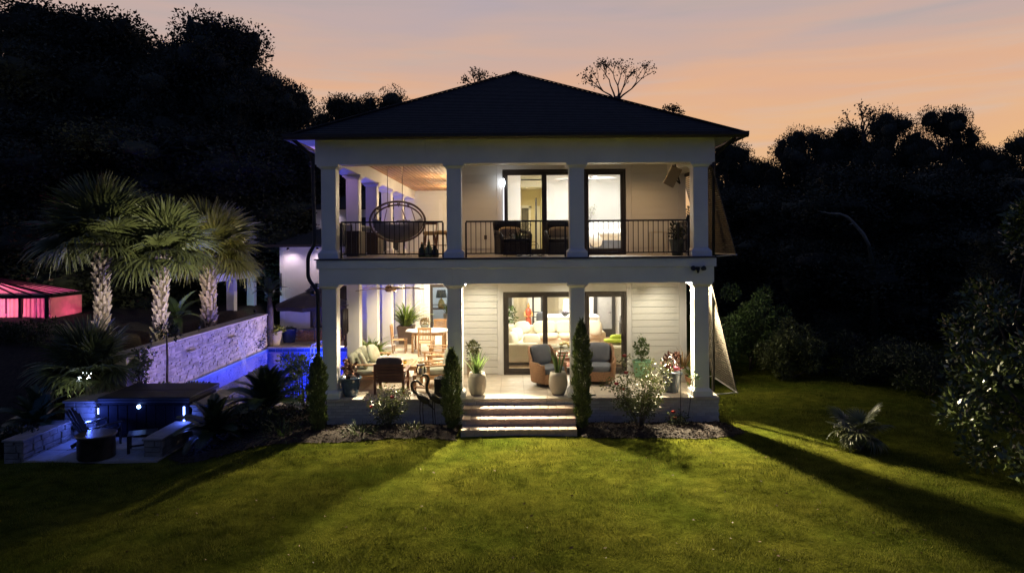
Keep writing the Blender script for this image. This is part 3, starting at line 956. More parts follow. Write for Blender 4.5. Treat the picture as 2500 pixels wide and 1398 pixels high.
# lower front porch: washers near the wall + outward-tilted spots that light the lawn
for x, l in ((-0.9, 'recessed porch light over the left side of the lower sliding door'), (3.95, 'recessed porch light above the green pot'), (1.5, 'recessed porch light over the middle of the lower sliding door')):
    can(x, 18.75, LC, 118, (1.0, .90, .69), l)
can(-3.0, 18.3, LC, 330, (1.0, .84, .58), 'recessed porch light above the dark club chair')
for y, l in ((20.9, 'recessed porch light above the rocking chairs'), (23.6, 'recessed porch light above the dining table'), (26.4, 'recessed porch light above the fern planter'), (28.8, 'recessed porch light by the glazed end door')):
    can(-3.2, y, LC, 560, (1.0, .84, .58), l)
def yard_spot(x, y, aim, power, label, size=R(74)):
    t = thing('gimbal_spotlight', label, 'spotlight', (x, y, LC), group='spotlights under the lower porch ceiling')
    d = (Vector(aim) - Vector((x, y, LC - 0.09))).normalized()
    c = Vector((0, 0, -0.09))
    local('housing', MB().tube([c - d * 0.06, c + d * 0.05], [0.045, 0.055], 14), BLACK, t, smooth=True)
    local('stem', MB().tube([(0, 0, 0), (0, 0, -0.06)], 0.015, 8), BLACK, t)
    lamp('SPOT', 'yard_light', Vector((x, y, LC)) + c + d * 0.07, power, (1.0, 0.84, 0.56), 0.09, t, aim, size, 0.85)
yard_spot(3.9, 18.95, (5.6, 11.2, 0.0), 10200, 'black ceiling spotlight aimed at the right half of the lawn')
yard_spot(-0.55, 18.95, (0.0, 11.4, 0.0), 9200, 'black ceiling spotlight aimed at the left half of the lawn')
# upper porch
can(-3.0, 18.2, UC - 0.025, 30, WARM, 'recessed balcony light above the hanging daybed')
can(3.6, 18.2, UC, 95, (1, .62, .27), 'recessed balcony light near the speaker')
can(-0.7, 18.2, UC, 80, (1, .62, .27), 'recessed balcony light above the two wicker chairs')
def fill_globe(label, x, y, power):  # unseen globes added to brighten the side balcony ceiling
    t = thing('added_globe', label, 'fill light', (x, y, UC - 0.025), group='added fill globes on the side balcony')
    local('stem', MB().tube([(0, 0, 0), (0, 0, -0.32)], 0.010, 6), BLACK, t)
    local('globe', MB().ell((0, 0, -0.40), (0.085, 0.085, 0.085), 16, 10), emit('fill_globe_glow', (1.0, 0.82, 0.55), 6.0), t, smooth=True)
    lamp('POINT', 'globe_fill_lamp', (x, y, UC - 0.56), power, WARM, 0.09, t)
fill_globe('added fill globe over the near side balcony', -2.0, 23.6, 130)
fill_globe('added fill globe over the far side balcony', -2.35, 27.6, 120)
yard_spot(-3.0, 18.95, (-3.7, 13.4, 0.0), 3300, 'added fill spotlight aimed past the left column', R(58))  # fill lamp added to lighten the column's shadow on the lawn
# ------------------------------------------------------------------ plant builders
def ribbon_mesh(name, n, rng, length, width, az_spread=2 * math.pi, lift=(60, 88), droop=1.2, base_r=0.06, segs=5, z0=0.0):
    """arching strap leaves growing from one crown"""
    Vs, Qs = [], []
    cnt = 0
    for i in range(n):
        az = rng.uniform(0, az_spread)
        el = R(rng.uniform(*lift))
        L = length * rng.uniform(0.6, 1.1); W = width * rng.uniform(0.7, 1.2)
        p = np.array([math.cos(az), math.sin(az), 0]) * base_r * rng.uniform(0.1, 1) + np.array([0, 0, z0])
        h = np.array([math.cos(az), math.sin(az), 0])
        s = np.array([-math.sin(az), math.cos(az), 0])
        tw = rng.uniform(-0.5, 0.5)
        e = el
        pts = []
        for k in range(segs + 1):
            t = k / segs
            w = W * (1 - t) ** 0.6 * (0.6 + 0.8 * min(1, t * 3)) if k < segs else W * 0.05
            ss = s * math.cos(tw * t) + np.array([0, 0, 1]) * math.sin(tw * t)
            pts.append((p - ss * w / 2, p + ss * w / 2))
            d = h * math.cos(e) + np.array([0, 0, 1]) * math.sin(e)
            p = p + d * L / segs
            e -= droop * rng.uniform(0.6, 1.3) / segs * (0.4 + t)
        for k, (a, b) in enumerate(pts):
            Vs += [a, b]
            if k < segs:
                j = cnt + 2 * k
                Qs.append((j, j + 1, j + 3, j + 2))
        cnt += 2 * (segs + 1)
    return np_mesh(name, np.array(Vs), np.array(Qs), True)

def shell_points(n, rng, radii, inner=0.35):
    d = unit(rng.normal(size=(n, 3)))
    r = (inner ** 3 + (1 - inner ** 3) * rng.random(n)) ** (1 / 3)
    return d * r[:, None] * np.asarray(radii), d

def shrub_mesh(name, rng, lumps, n, L, W, updir=0.3):
    """leaves spread through several overlapping lumps: [(centre, radii)]"""
    tot = sum(r[0] * r[1] * r[2] for c, r in lumps)
    parts = []
    for c, r in lumps:
        k = max(10, int(n * r[0] * r[1] * r[2] / tot))
        P, d = shell_points(k, rng, r, 0.3)
        D = d + rng.normal(size=(k, 3)) * 0.7 + np.array([0, 0, updir])
        parts.append(leaf_quads(P + np.asarray(c), D, rng, L * rng.uniform(0.6, 1.3, k), W * rng.uniform(0.6, 1.3, k)))
    V, Q = join_np(parts)
    return np_mesh(name, V, Q)

def branch_tubes(rng, mb, base, tips, r0, r1=0.004, n=5):
    for t in tips:
        b = Vector(base); t = Vector(t)
        mid = b.lerp(t, 0.5) + Vector((rng.uniform(-1, 1), rng.uniform(-1, 1), rng.uniform(-.5, 1))) * (t - b).length * 0.08
        mb.tube([b, b.lerp(mid, .5) + Vector((0, 0, .02)), mid, t], [r0, r0 * 0.8, (r0 + r1) / 2, r1], n)

def pot_profile(kind, h, r):
    if kind == 'egg':
        return [(0.0, 0), (r * .62, 0), (r * .82, h * .15), (r * .97, h * .38), (r, h * .58), (r * .93, h * .82), (r * .80, h), (r * .74, h), (r * .76, h * .9), (0, h * .88)]
    if kind == 'taper':
        return [(0.0, 0), (r * .62, 0), (r * .70, h * .2), (r * .86, h * .65), (r * .93, h * .86), (r * 1.0, h * .90), (r * 1.02, h * .97), (r, h), (r * .88, h), (r * .86, h * .92), (0, h * .90)]
    if kind == 'cyl':
        return [(0.0, 0), (r * .80, 0), (r * .86, h * .2), (r * .95, h * .8), (r * 1.0, h * .86), (r * 1.03, h * .95), (r, h), (r * .9, h), (r * .9, h * .92), (0, h * .9)]
    if kind == 'bowl':
        return [(0.0, 0), (r * .45, 0), (r * .75, h * .35), (r * .95, h * .8), (r, h), (r * .9, h), (r * .85, h * .86), (0, h * .84)]

def potted(name, label, loc, kind, h, r, potmat, plants, cat='potted plant', group=None, n=26):
    """plants: list of (part name, mesh, material, z offset)"""
    t = thing(name, label, cat, loc, random.uniform(0, 6.28), group)
    p = local('pot', MB().lathe(pot_profile(kind, h, r), n), potmat, t, smooth=True)
    local('soil', MB().lathe([(0, h * .905), (r * .80 if kind != 'egg' else r * .73, h * .905)], n, caps=False), SOIL, t)
    for (pn, me, m, dz) in plants:
        o = obj(pn, me, m)
        o.location = (0, 0, h * 0.9 + dz)
        o.parent = t
    return t

rg = np.random.default_rng(21)
GY = lambda x, y: float(ground_h(x, y))

# ---- porch pots
def sp(n, L, W, lift=(60, 88), droop=0.7, br=0.08): return ribbon_mesh('strap_leaves', n, rg, L, W, lift=lift, droop=droop, base_r=br)
p = at(1165, 967, 17.05)
potted('planter', 'tall egg shaped concrete planter with strap leaves left of the steps', (p.x, 17.05, PZ), 'egg', 0.57, 0.235, CONCRETE, [('leaves', sp(26, 0.62, 0.05), LEAF, 0)], group='concrete planters flanking the steps')
p = at(1363, 964, 17.05)
potted('planter', 'tall egg shaped concrete planter with upright leaves in front of wicker chair', (p.x, 17.05, PZ), 'egg', 0.57, 0.235, CONCRETE, [('leaves', sp(16, 0.78, 0.05, (70, 89), 0.5), LEAF, 0)], group='concrete planters flanking the steps')
p = at(1155, 912, 19.25)
sh = shrub_mesh('leaves', rg, [((0, 0, .42), (.2, .2, .2)), ((.05, .05, .22), (.14, .14, .18)), ((-.08, 0, .3), (.12, .12, .14))], 330, 0.085, 0.045)
stm = mesh_from('stems', (lambda m: (branch_tubes(random, m, (0, 0, -.03), [(.1, 0, .45), (-.12, .05, .4), (.02, -.1, .5), (-.04, .1, .35)], .012), m)[1])(MB()))
potted('planter', 'brown pot with leafy shrub against the siding left of the sliding door', (p.x, 19.25, PZ), 'cyl', 0.46, 0.19, mat('brown_pot', (0.20, 0.145, 0.10), 0.6, 0.2, 6), [('leaves', sh, LEAFOLIVE, 0), ('stems', stm, BARK, 0)])
p = at(1567, 914, 19.2)
sh2 = shrub_mesh('leaves', rg, [((0, 0, .40), (.2, .2, .26)), ((.06, 0, .18), (.16, .16, .14)), ((-.12, .05, .36), (.12, .12, .16)), ((.02, 0, .62), (.1, .1, .12))], 300, 0.09, 0.05)
potted('planter', 'mint green glazed pot with small leafy tree against the siding', (p.x, 19.2, PZ), 'cyl', 0.47, 0.255, mat('mint_glaze', (0.19, 0.40, 0.24), 0.3, 0.18, 7, 0.08, 14), [('leaves', sh2, LEAF, 0), ('stems', stm, BARK, 0)])
p = at(1640, 963, 17.25)
sh3 = shrub_mesh('leaves', rg, [((0, 0, .30), (.2, .18, .2)), ((-.14, 0, .22), (.1, .1, .18)), ((.08, 0, .42), (.12, .12, .12))], 190, 0.11, 0.06)
t = potted('planter', 'blue grey glazed pot with dark leaves and pink bird ornament near the right column', (p.x, 17.25, PZ), 'taper', 0.50, 0.265, mat('slate_glaze', (0.085, 0.11, 0.135), 0.22, 0.35, 5, 0.08, 12, coat=0.4), [('leaves', sh3, LEAFRED, 0)])
t.rotation_euler = (0, 0, 0)
orn = thing('bird_ornament', 'glossy pink bird ornament stuck in the blue grey pot', 'ornament', (p.x + 0.04, 17.05, PZ + 0.50))
PINK = mat('pink_gloss', (0.75, 0.16, 0.24), 0.2, 0.1, 4)
local('body', MB().ell((0, 0, .12), (.135, .07, .06), 16, 10).ell((-.12, 0, .155), (.05, .042, .042), 12, 8), PINK, orn, smooth=True)
local('tail', MB().add([(.1, -.03, .12), (.1, .03, .12), (.21, .02, .15), (.21, -.02, .15), (.1, 0, .14)], [(0, 1, 2, 3), (0, 3, 4), (1, 4, 2), (3, 2, 4)]), PINK, orn)
local('stake', MB().tube([(0, 0, -.1), (0, 0, .09)], .006, 6), BLACK, orn)
p = at(1668, 915, 18.6)
potted('planter', 'white pot with bronze feathery grass behind the blue grey pot', (p.x, 18.6, PZ), 'cyl', 0.36, 0.2, TRIM, [('leaves', sp(90, 0.75, 0.018, (45, 88), 1.5), mat('bronze_grass', (0.26, 0.15, 0.05), 0.5, 0.3, 4, island=0.4), 0)])
p = at(1690, 940, 18.0)
potted('planter', 'low terracotta planter of light green leaves beside the right column', (p.x, 18.0, PZ), 'bowl', 0.26, 0.2, mat('terracotta', (0.34, 0.17, 0.09), 0.8, 0.2, 6), [('leaves', sp(40, 0.5, 0.04, (30, 85), 1.6), LEAFLT, 0)])
p = at(855, 974, 16.98)
sh4 = shrub_mesh('leaves', rg, [((0, 0, .20), (.14, .14, .18)), ((-.06, 0, .36), (.1, .1, .12)), ((.1, 0, .1), (.12, .1, .08))], 95, 0.13, 0.075)
t = potted('planter', 'dark blue glazed pot with burgundy leaves beside the left column', (p.x, 17.05, PZ), 'taper', 0.47, 0.275, BLUEPOT, [('leaves', sh4, LEAFRED, 0)])
t.rotation_euler = (0, 0, 0)
# fern mounds on the side porch
p = at(905, 880, 20.6)
potted('fern', 'bright green fern in a low pot behind the sofa', (p.x, 20.5, PZ), 'bowl', 0.36, 0.26, CONCRETE, [('fronds', sp(150, 0.85, 0.05, (25, 88), 1.9, 0.16), LEAFLT, 0), ('leaves', shrub_mesh('leaves', rg, [((.1, 0, .2), (.42, .38, .28))], 420, .11, .055), LEAFLT, 0)])
p = at(965, 858, 25.4)
t = thing('fern', 'arching green fern in a square brown planter at the side porch', 'potted plant', (-4.05, 26.0, PZ))
local('planter_box', MB().add([(-.24, -.24, 0), (.24, -.24, 0), (.24, .24, 0), (-.24, .24, 0), (-.32, -.32, .68), (.32, -.32, .68), (.32, .32, .68), (-.32, .32, .68)], [(3, 2, 1, 0), (4, 5, 6, 7), (0, 1, 5, 4), (1, 2, 6, 5), (2, 3, 7, 6), (3, 0, 4, 7)]), mat('brown_planter', (0.10, 0.065, 0.045), 0.6, 0.2, 6), t, bevel=.012)
o = obj('fronds', sp(140, 1.15, 0.06, (35, 88), 2.2, 0.2), LEAFLT); o.location = (0, 0, .66); o.parent = t

# ---- cypress columns: many small upright sprays, uneven outline
def cypress(label, x, y, h, r, seed, n=5200):
    rng = np.random.default_rng(seed)
    z0 = GY(x, y) + 0.02
    t = thing('cypress', label, 'shrub', (x, y, z0), group='columnar cypresses in front of the porch')
    local('trunk', MB().tube([(0, 0, -.1), (0.01, 0, h * .5), (0, .01, h * .85)], [.035, .025, .008], 8), BARK, t)
    u = rng.random(n)
    z = h * (0.03 + 0.97 * u)
    lobes = 0.78 + 0.22 * np.sin(z * 7 / h * 3 + seed) * np.sin(z * 11 / h * 2.3 + 2 * seed)
    prof = np.minimum(1, (z / h) * 6) ** 0.6 * np.clip(1 - (z / h) ** 7, 0, 1) ** 0.8 * (1 - .15 * (z / h) ** 2) * lobes
    a = rng.uniform(0, 2 * np.pi, n)
    rr = r * prof * (0.55 + 0.5 * rng.random(n) ** 0.5) * (1 + 0.16 * np.sin(3 * a + z * 5))
    P = np.stack([rr * np.cos(a), rr * np.sin(a), z], -1)
    D = np.stack([0.45 * np.cos(a), 0.45 * np.sin(a), np.ones(n)], -1) + rng.normal(size=(n, 3)) * 0.28
    V, Q = leaf_quads(P, D, rng, rng.uniform(.05, .12, n), rng.uniform(.016, .032, n))
    o = obj('foliage', np_mesh('foliage', V, Q), CYPRESS); o.parent = t
    # leader tips
    m = 160
    a = rng.uniform(0, 2 * np.pi, m)
    P = np.stack([.03 * np.cos(a), .03 * np.sin(a), rng.uniform(h * .9, h * 1.04, m)], -1)
    V, Q = leaf_quads(P, np.array([0, 0, 1.]) + rng.normal(size=(m, 3)) * .3, rng, rng.uniform(.05, .1, m), .02)
    o = obj('leader', np_mesh('leader', V, Q), CYPRESS); o.parent = t
    return t
p = at(1105, 1050, 16.2); cypress('short dark cypress at the left end of the steps', p.x, 16.05, 1.85, 0.225, 4)
p = at(1420, 1060, 16.1); cypress('tall dark cypress at the right end of the steps', p.x, 15.95, 2.5, 0.235, 9, 7500)
p = at(779, 1050, 16.0); cypress('dark cypress by the left corner column', p.x, 15.9, 1.75, 0.24, 15)

# ---- rose bushes
def rose(label, x, y, h, r, seed, n, blooms):
    rng = np.random.default_rng(seed)
    z0 = GY(x, y)
    t = thing('rose_bush', label, 'shrub', (x, y, z0))
    st = MB()
    tips = []
    for k in range(17):
        a = rng.uniform(0, 6.28); q = rng.uniform(.25, 1)
        tips.append((r * q * math.cos(a), r * .6 * q * math.sin(a), h * rng.uniform(.5, 1.0)))
    branch_tubes(random, st, (0, 0, 0), tips, .012, .003, 5)
    local('stems', st, BARK, t, smooth=True)
    lumps = [((tx, ty, tz), (.20, .18, .16)) for (tx, ty, tz) in tips] + [((tx * .65, ty * .65, tz * .6), (.20, .18, .16)) for (tx, ty, tz) in tips] + [((tx * .4, ty * .4, tz * .38), (.15, .15, .12)) for (tx, ty, tz) in tips[:9]]
    o = obj('leaves', shrub_mesh('leaves', rng, lumps, n, .062, .036, .1), LEAFOLIVE); o.parent = t
    for k in range(blooms):
        tx, ty, tz = tips[k % len(tips)]
        b = MB()
        c0 = Vector((tx + rng.uniform(-.1, .1), ty - .08, tz + rng.uniform(.02, .12)))
        for j in range(7):
            a = j * .9
            b.ell((0, 0, 0), (.038, .014, .034), 7, 5, M=Matrix.Translation(c0 + Vector((math.cos(a), math.sin(a), 0)) * .018) @ Euler((R(15), 0, a)).to_matrix().to_4x4())
        local('bloom', b, REDPETAL, t, smooth=True)
    return t
p = at(945, 1045, 16.15); rose('small leafy rose bush left of the steps', p.x + .02, 16.15, 0.92, 0.48, 31, 1250, 2)
p = at(1562, 1062, 16.05); rose('large rose bush with red blooms right of the steps', p.x, 16.0, 1.62, 0.78, 32, 3300, 6)
p = at(1655, 1045, 16.3); rose('tiny rose plant at the foot of the brick platform', p.x, 16.3, 0.30, 0.22, 33, 190, 2)
# low scrubby plants and dead stalks along the left bed
for k, (px, py, d, h, r, lab) in enumerate(((1010, 1062, 15.9, .22, .3, 'low dry plant in the mulch below the metal cranes'), (880, 1075, 15.7, .25, .5, 'low dark ground plant in front of the small rose bush'), (690, 1070, 15.6, .35, .55, 'grassy dark clump in front of the left cypress'))):
    p = at(px, py, d)
    t = thing('ground_plant', lab, 'plant', (p.x, d, GY(p.x, d)))
    o = obj('leaves', ribbon_mesh('leaves', 70, rg, h * 1.7, .02, lift=(15, 80), droop=1.4, base_r=r * .6), LEAFOLIVE if k == 0 else LEAF); o.parent = t
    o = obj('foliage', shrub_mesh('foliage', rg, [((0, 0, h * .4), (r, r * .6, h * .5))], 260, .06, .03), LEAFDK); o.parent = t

# ---- palm-like plants with separate fronds
def fan_leaf_mesh(seed, size, n=30, span=R(300), droop=.5, petiole=.75):
    """costapalmate fan: petiole along +X then leaflets radiating"""
    rng = np.random.default_rng(seed)
    V, Qd = [], []
    def add(pts):
        k0 = len(V)
        for a, b in pts: V.extend([a, b])
        for k in range(len(pts) - 1):
            Qd.append((k0 + 2 * k, k0 + 2 * k + 1, k0 + 2 * k + 3, k0 + 2 * k + 2))
    up = np.array([0, 0, 1.])
    # petiole
    L0 = petiole * size
    pts = []
    for k in range(5):
        t = k / 4
        c = np.array([L0 * t, 0, -.10 * size * t * t])
        w = .028 * size * (1.3 - .6 * t)
        pts.append((c - np.array([0, w, 0]), c + np.array([0, w, 0])))
    add(pts)
    hub = np.array([L0, 0, -.10 * size])
    for i in range(n):
        a = -span / 2 + span * (i + .5) / n + rng.uniform(-.03, .03)
        L = size * (0.78 + .22 * math.cos(a * .6)) * rng.uniform(.88, 1.08)
        d = np.array([math.cos(a), math.sin(a), 0])
        s = np.array([-math.sin(a), math.cos(a), 0])
        w = .026 * size
        pts = []
        dr = droop * rng.uniform(.6, 1.5)
        cup = .22
        for k in range(5):
            t = k / 4
            c = hub + d * L * t * (1 - .12 * dr * t * t) + up * (cup * L * t * (1 - t) * .9 - dr * L * .42 * t ** 3.0)
            ww = w * (0.35 + .9 * min(1, t * 2.2)) * (1 - t ** 2.2) + .004
            tilt = up * ww * .5 * (1 if i % 2 else -1)
            pts.append((c - s * ww - tilt, c + s * ww + tilt))
        add(pts)
    return np_mesh('frond', np.array(V), np.array(Qd))

def pinnate_mesh(seed, size, n=34, leaflet=.22, arch=1.0, w=.014):
    rng = np.random.default_rng(seed)
    V, Qd = [], []
    def rach(t):
        return np.array([size * (t - .12 * arch * t * t), 0, size * arch * (.42 * t - .62 * t * t)])
    def add(pts):
        k0 = len(V)
        for a, b in pts: V.extend([a, b])
        for k in range(len(pts) - 1):
            Qd.append((k0 + 2 * k, k0 + 2 * k + 1, k0 + 2 * k + 3, k0 + 2 * k + 2))
    add([(rach(k / 8) - np.array([0, .012 * (1.1 - k / 8), 0]), rach(k / 8) + np.array([0, .012 * (1.1 - k / 8), 0])) for k in range(9)])
    for i in range(n):
        t = .14 + .86 * i / (n - 1)
        c = rach(t); tg = unit((rach(min(1, t + .02)) - rach(t - .02))[None])[0]
        L = leaflet * size * math.sin(math.pi * (.12 + .83 * t)) ** .6 * rng.uniform(.9, 1.1)
        for s in (-1, 1):
            d = unit((tg * .55 + np.array([0, s * 1.0, .35]))[None])[0]
            side = tg
            add([(c + d * L * k / 3 - side * ww - np.array([0, 0, .10 * L * (k / 3) ** 2]), c + d * L * k / 3 + side * ww - np.array([0, 0, .10 * L * (k / 3) ** 2])) for k, ww in ((0, w * .6), (1, w), (2, w * .8), (3, .002))])
    return np_mesh('frond', np.array(V), np.array(Qd))

PALMLEAF = mat('palm_leaf', (0.10, 0.115, 0.045), 0.4, 0.25, 3, rnd=0.25, spec=0.6, trans=0.12)
PALMLEAFY = mat('palm_leaf_yellowish', (0.135, 0.135, 0.045), 0.4, 0.25, 3, rnd=0.25, spec=0.6, trans=0.12)
CYCAD = mat('cycad_leaf', (0.035, 0.055, 0.022), 0.35, 0.25, 3, rnd=0.25, spec=0.6)
BOOT = mat('palm_boot', (0.33, 0.27, 0.22), 0.85, 0.3, 10, 0.4, 30, rnd=0.2)
fan_variants = [fan_leaf_mesh(100 + k, 1.0, 44, R(300), (.15, .42, .85)[k]) for k in range(3)]
fan_variants_y = [m.copy() for m in fan_variants]
boot_me = mesh_from('boot', MB().add([(-.075, 0, 0), (.075, 0, 0), (.05, .0, .30), (-.05, 0, .30), (-.06, -.05, 0.0), (.06, -.05, 0.0), (.03, -.13, .36), (-.03, -.13, .36), (0, -.15, .33)],
    [(0, 1, 2, 3), (4, 7, 6, 5), (0, 4, 5, 1), (1, 5, 6, 2), (3, 2, 6, 7), (0, 3, 7, 4)]))
for m in fan_variants: m.materials.append(PALMLEAF)
for m in fan_variants_y: m.materials.append(PALMLEAFY)
boot_me.materials.append(BOOT)

def sabal(label, x, y, z0, trunk_h, tr, crown, nf, seed, variants, lean=(0, 0)):
    rng = random.Random(seed)
    t = thing('palm_tree', label, 'palm tree', (x, y, z0), group='palm trees beside the pool wall')
    top = Vector((lean[0], lean[1], trunk_h))
    tk = obj('trunk', MB().tube([(0, 0, -.5), (lean[0] * .3, lean[1] * .3, trunk_h * .5), tuple(top)], [tr * 1.05, tr * .88, tr * .9], 14), mat('palm_trunk', (0.14, 0.11, 0.085), 0.9, 0.3, 12, 0.5, 30), None, smooth=True)
    tk.parent = t
    # criss-crossed leaf bases
    nz = int(trunk_h / .15)
    for i in range(nz):
        z = .05 + i * .15
        f = z / trunk_h
        cx, cy_ = lean[0] * f, lean[1] * f
        for k in range(5):
            a = k * 2 * math.pi / 5 + (i % 2) * math.pi / 5 + rng.uniform(-.1, .1)
            b = bpy.data.objects.new('boot', boot_me); COL.objects.link(b)
            s = rng.uniform(.8, 1.15) * (tr / .2)
            rr = tr * .86
            b.matrix_basis = Matrix.Translation((cx + rr * math.cos(a), cy_ + rr * math.sin(a), z)) @ Euler((R(rng.uniform(-22, -4)) * -1 * 0, 0, a + math.pi / 2), 'XYZ').to_matrix().to_4x4() @ Euler((R(rng.uniform(-4, 14)), R(rng.uniform(-16, 16)), 0)).to_matrix().to_4x4() @ Matrix.Diagonal((s * .85, s, s * .8, 1))
            b.parent = tk
            if f < .0: break
    ga = 2.39996
    for i in range(nf):
        f = (i + .5) / nf
        el = R(86 - 98 * f ** 1.0) + rng.uniform(-.12, .12)
        az = i * ga + rng.uniform(-.2, .2)
        b = bpy.data.objects.new('frond', variants[0 if f < .3 else (1 if f < .7 else 2)]); COL.objects.link(b)
        s = crown * rng.uniform(.88, 1.1) / 1.75
        M = Matrix.Translation(top + Vector((0, 0, -.12 + .12 * (1 - f)))) @ Matrix.Rotation(az, 4, 'Z') @ Matrix.Rotation(-el, 4, 'Y') @ Matrix.Rotation(rng.uniform(-.5, .5), 4, 'X') @ Matrix.Scale(s, 4)
        b.matrix_basis = M
        b.parent = t
    return t
p = at(250, 842, 21.0); sabal('leftmost of the three tall palms, with the widest crown', p.x, 21.0, 1.25, 3.35, .17, 2.1, 44, 1, fan_variants, (.0, .0))
p = at(390, 862, 21.6); sabal('middle palm of the three, trunk tinted violet', p.x - .1, 21.8, 1.25, 3.0, .165, 1.9, 42, 2, fan_variants, (.1, 0))
p = at(513, 800, 25.2); sabal('palm nearest the house, with yellow green crown', p.x, 25.0, 1.25, 2.95, .19, 2.1, 44, 3, fan_variants_y, (.12, 0))

cyc_variants = [pinnate_mesh(200 + k, 1.0, 36, .20, (.7, 1.0, 1.35)[k]) for k in range(3)]
for m in cyc_variants: m.materials.append(CYCAD)
def cycad(label, x, y, z0, size, nf, seed, stem=.25, variants=cyc_variants, cat='cycad', up=88, down=80, name='sago_palm'):
    rng = random.Random(seed)
    t = thing(name, label, cat, (x, y, z0))
    local('trunk', MB().tube([(0, 0, -.1), (0, 0, stem * .6), (0, 0, stem)], [.14 * size, .15 * size, .09 * size], 12), BARK, t, smooth=True)
    for i in range(nf):
        f = (i + .5) / nf
        el = R(up - down * f) + rng.uniform(-.1, .1)
        b = bpy.data.objects.new('frond', variants[min(2, int(f * 3))]); COL.objects.link(b)
        b.matrix_basis = Matrix.Translation((0, 0, stem - .02)) @ Matrix.Rotation(i * 2.39996 + rng.uniform(-.15, .15), 4, 'Z') @ Matrix.Rotation(-el, 4, 'Y') @ Matrix.Rotation(rng.uniform(-.3, .3), 4, 'X') @ Matrix.Scale(size * rng.uniform(.88, 1.1), 4)
        b.parent = t
    return t
p = at(645, 1000, 16.9); cycad('large dark sago palm in front of the pool', p.x, 17.0, GY(p.x, 17.0), 1.25, 34, 51, .32)
p = at(515, 1060, 15.8); cycad('lower dark sago palm beside the hot tub wall', p.x, 16.0, GY(p.x, 16.0), 1.1, 30, 52, .2)
p = at(40, 1100, 15.5); cycad('reddish dark sago palm at the far left edge', p.x - .3, 16.6, GY(p.x, 16.6) + .1, 1.1, 24, 53, .2)
# windmill palm clump, left
p = at(195, 990, 18.0)
def fan_clump(label, x, y, z0, size, nf, seed, stem, droop_el=(86, 110)):
    rng = random.Random(seed)
    t = thing('fan_palm', label, 'palm', (x, y, z0))
    local('trunk', MB().tube([(0, 0, -.2), (.03, 0, stem * .6), (0, 0, stem)], [.12, .1, .09], 10), BARK, t, smooth=True)
    for i in range(nf):
        f = (i + .5) / nf
        el = R(droop_el[0] - droop_el[1] * f) + rng.uniform(-.12, .12)
        b = bpy.data.objects.new('frond', fan_variants[min(2, int(f * 3))]); COL.objects.link(b)
        b.matrix_basis = Matrix.Translation((0, 0, stem)) @ Matrix.Rotation(i * 2.39996, 4, 'Z') @ Matrix.Rotation(-el, 4, 'Y') @ Matrix.Rotation(rng.uniform(-.5, .5), 4, 'X') @ Matrix.Scale(size * rng.uniform(.85, 1.1), 4)
        b.parent = t
    return t
fan_clump('low spreading fan palm behind the hot tub pier', p.x, 18.4, 0.25, .92, 30, 61, .75)
p = at(2095, 1092, 14.6); fan_clump('small drooping fan palm on the right lawn', p.x, 14.6, GY(p.x, 14.6), .42, 14, 62, .40, (52, 85))
p = at(655, 800, 29.2); cycad('slender young palm in a pot by the white wing', p.x, 29.4, 0.1, 1.0, 12, 63, 2.1, cat='palm', name='young_palm')
p = at(440, 790, 23.6); cycad('short feathery palm between the tall palms', p.x - .2, 23.8, 1.35, 1.15, 11, 64, .5, cat='palm', name='young_palm', up=70, down=75)

# ---- leafy garden shrubs
def shrub(label, x, y, z0, lumps, n, L, W, m, seed, stems=6, name='shrub'):
    rng = np.random.default_rng(seed)
    t = thing(name, label, 'shrub', (x, y, z0))
    st = MB()
    branch_tubes(random, st, (0, 0, -.05), [tuple(c) for c, r in lumps][:stems], .03, .006, 5)
    local('stems', st, BARK, t, smooth=True)
    o = obj('leaves', shrub_mesh('leaves', rng, lumps, n, L, W), m); o.parent = t
    return t
rr = random.Random(5)
def lumps(n, w, d, h, s):
    return [((rr.uniform(-w, w), rr.uniform(-d, d), rr.uniform(.35, 1) * h), (s * rr.uniform(.7, 1.2), s * rr.uniform(.7, 1.2), s * rr.uniform(.6, 1.0))) for _ in range(n)]
p = at(742, 1000, 17.4); shrub('yellow green leafy bush between the sago palm and the porch', p.x, 17.5, GY(p.x, 17.5), lumps(14, .42, .35, 1.5, .3), 2400, .09, .04, LEAFLT, 71)
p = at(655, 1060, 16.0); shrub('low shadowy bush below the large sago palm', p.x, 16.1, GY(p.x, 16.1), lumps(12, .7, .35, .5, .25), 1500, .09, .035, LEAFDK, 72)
p = at(360, 900, 19.3); shrub('thin vine climbing the near end of the pool wall', p.x, 18.95, 0.05, lumps(12, .18, .12, 1.35, .2), 520, .11, .07, LEAFOLIVE, 73)
# near magnolia at the right edge: big glossy leaves
MAG = mat('magnolia_leaf', (0.075, 0.10, 0.030), 0.26, 0.3, 3, island=0.45, spec=0.7)
def magnolia():
    rng = np.random.default_rng(81)
    x, y = 9.6, 12.2
    z0 = GY(x, y)
    t = thing('magnolia', 'large glossy leaved magnolia at the right edge', 'tree', (x, y, z0))
    st = MB().tube([(0, 0, -.2), (.05, 0, 2), (0, .05, 4.6)], [.14, .1, .03], 8)
    L = []
    rr2 = random.Random(8)
    for k in range(64):
        h = rr2.uniform(.3, 5.0)
        rmax = 2.15 * min(1, (h + .9) / 1.6) * max(.15, (1 - (h / 5.6) ** 2.0))
        a = rr2.uniform(0, 6.28); q = math.sqrt(rr2.random())
        L.append(((rmax * q * math.cos(a), rmax * q * math.sin(a) * .8, h), (.42, .42, .3)))
    branch_tubes(random, st, (0, 0, .8), [c for c, r in L[:26]], .045, .01, 5)
    local('trunk', st, BARK, t, smooth=True)
    o = obj('crown', shrub_mesh('crown', rng, L, 13500, .145, .062, .35), MAG); o.parent = t
magnolia()
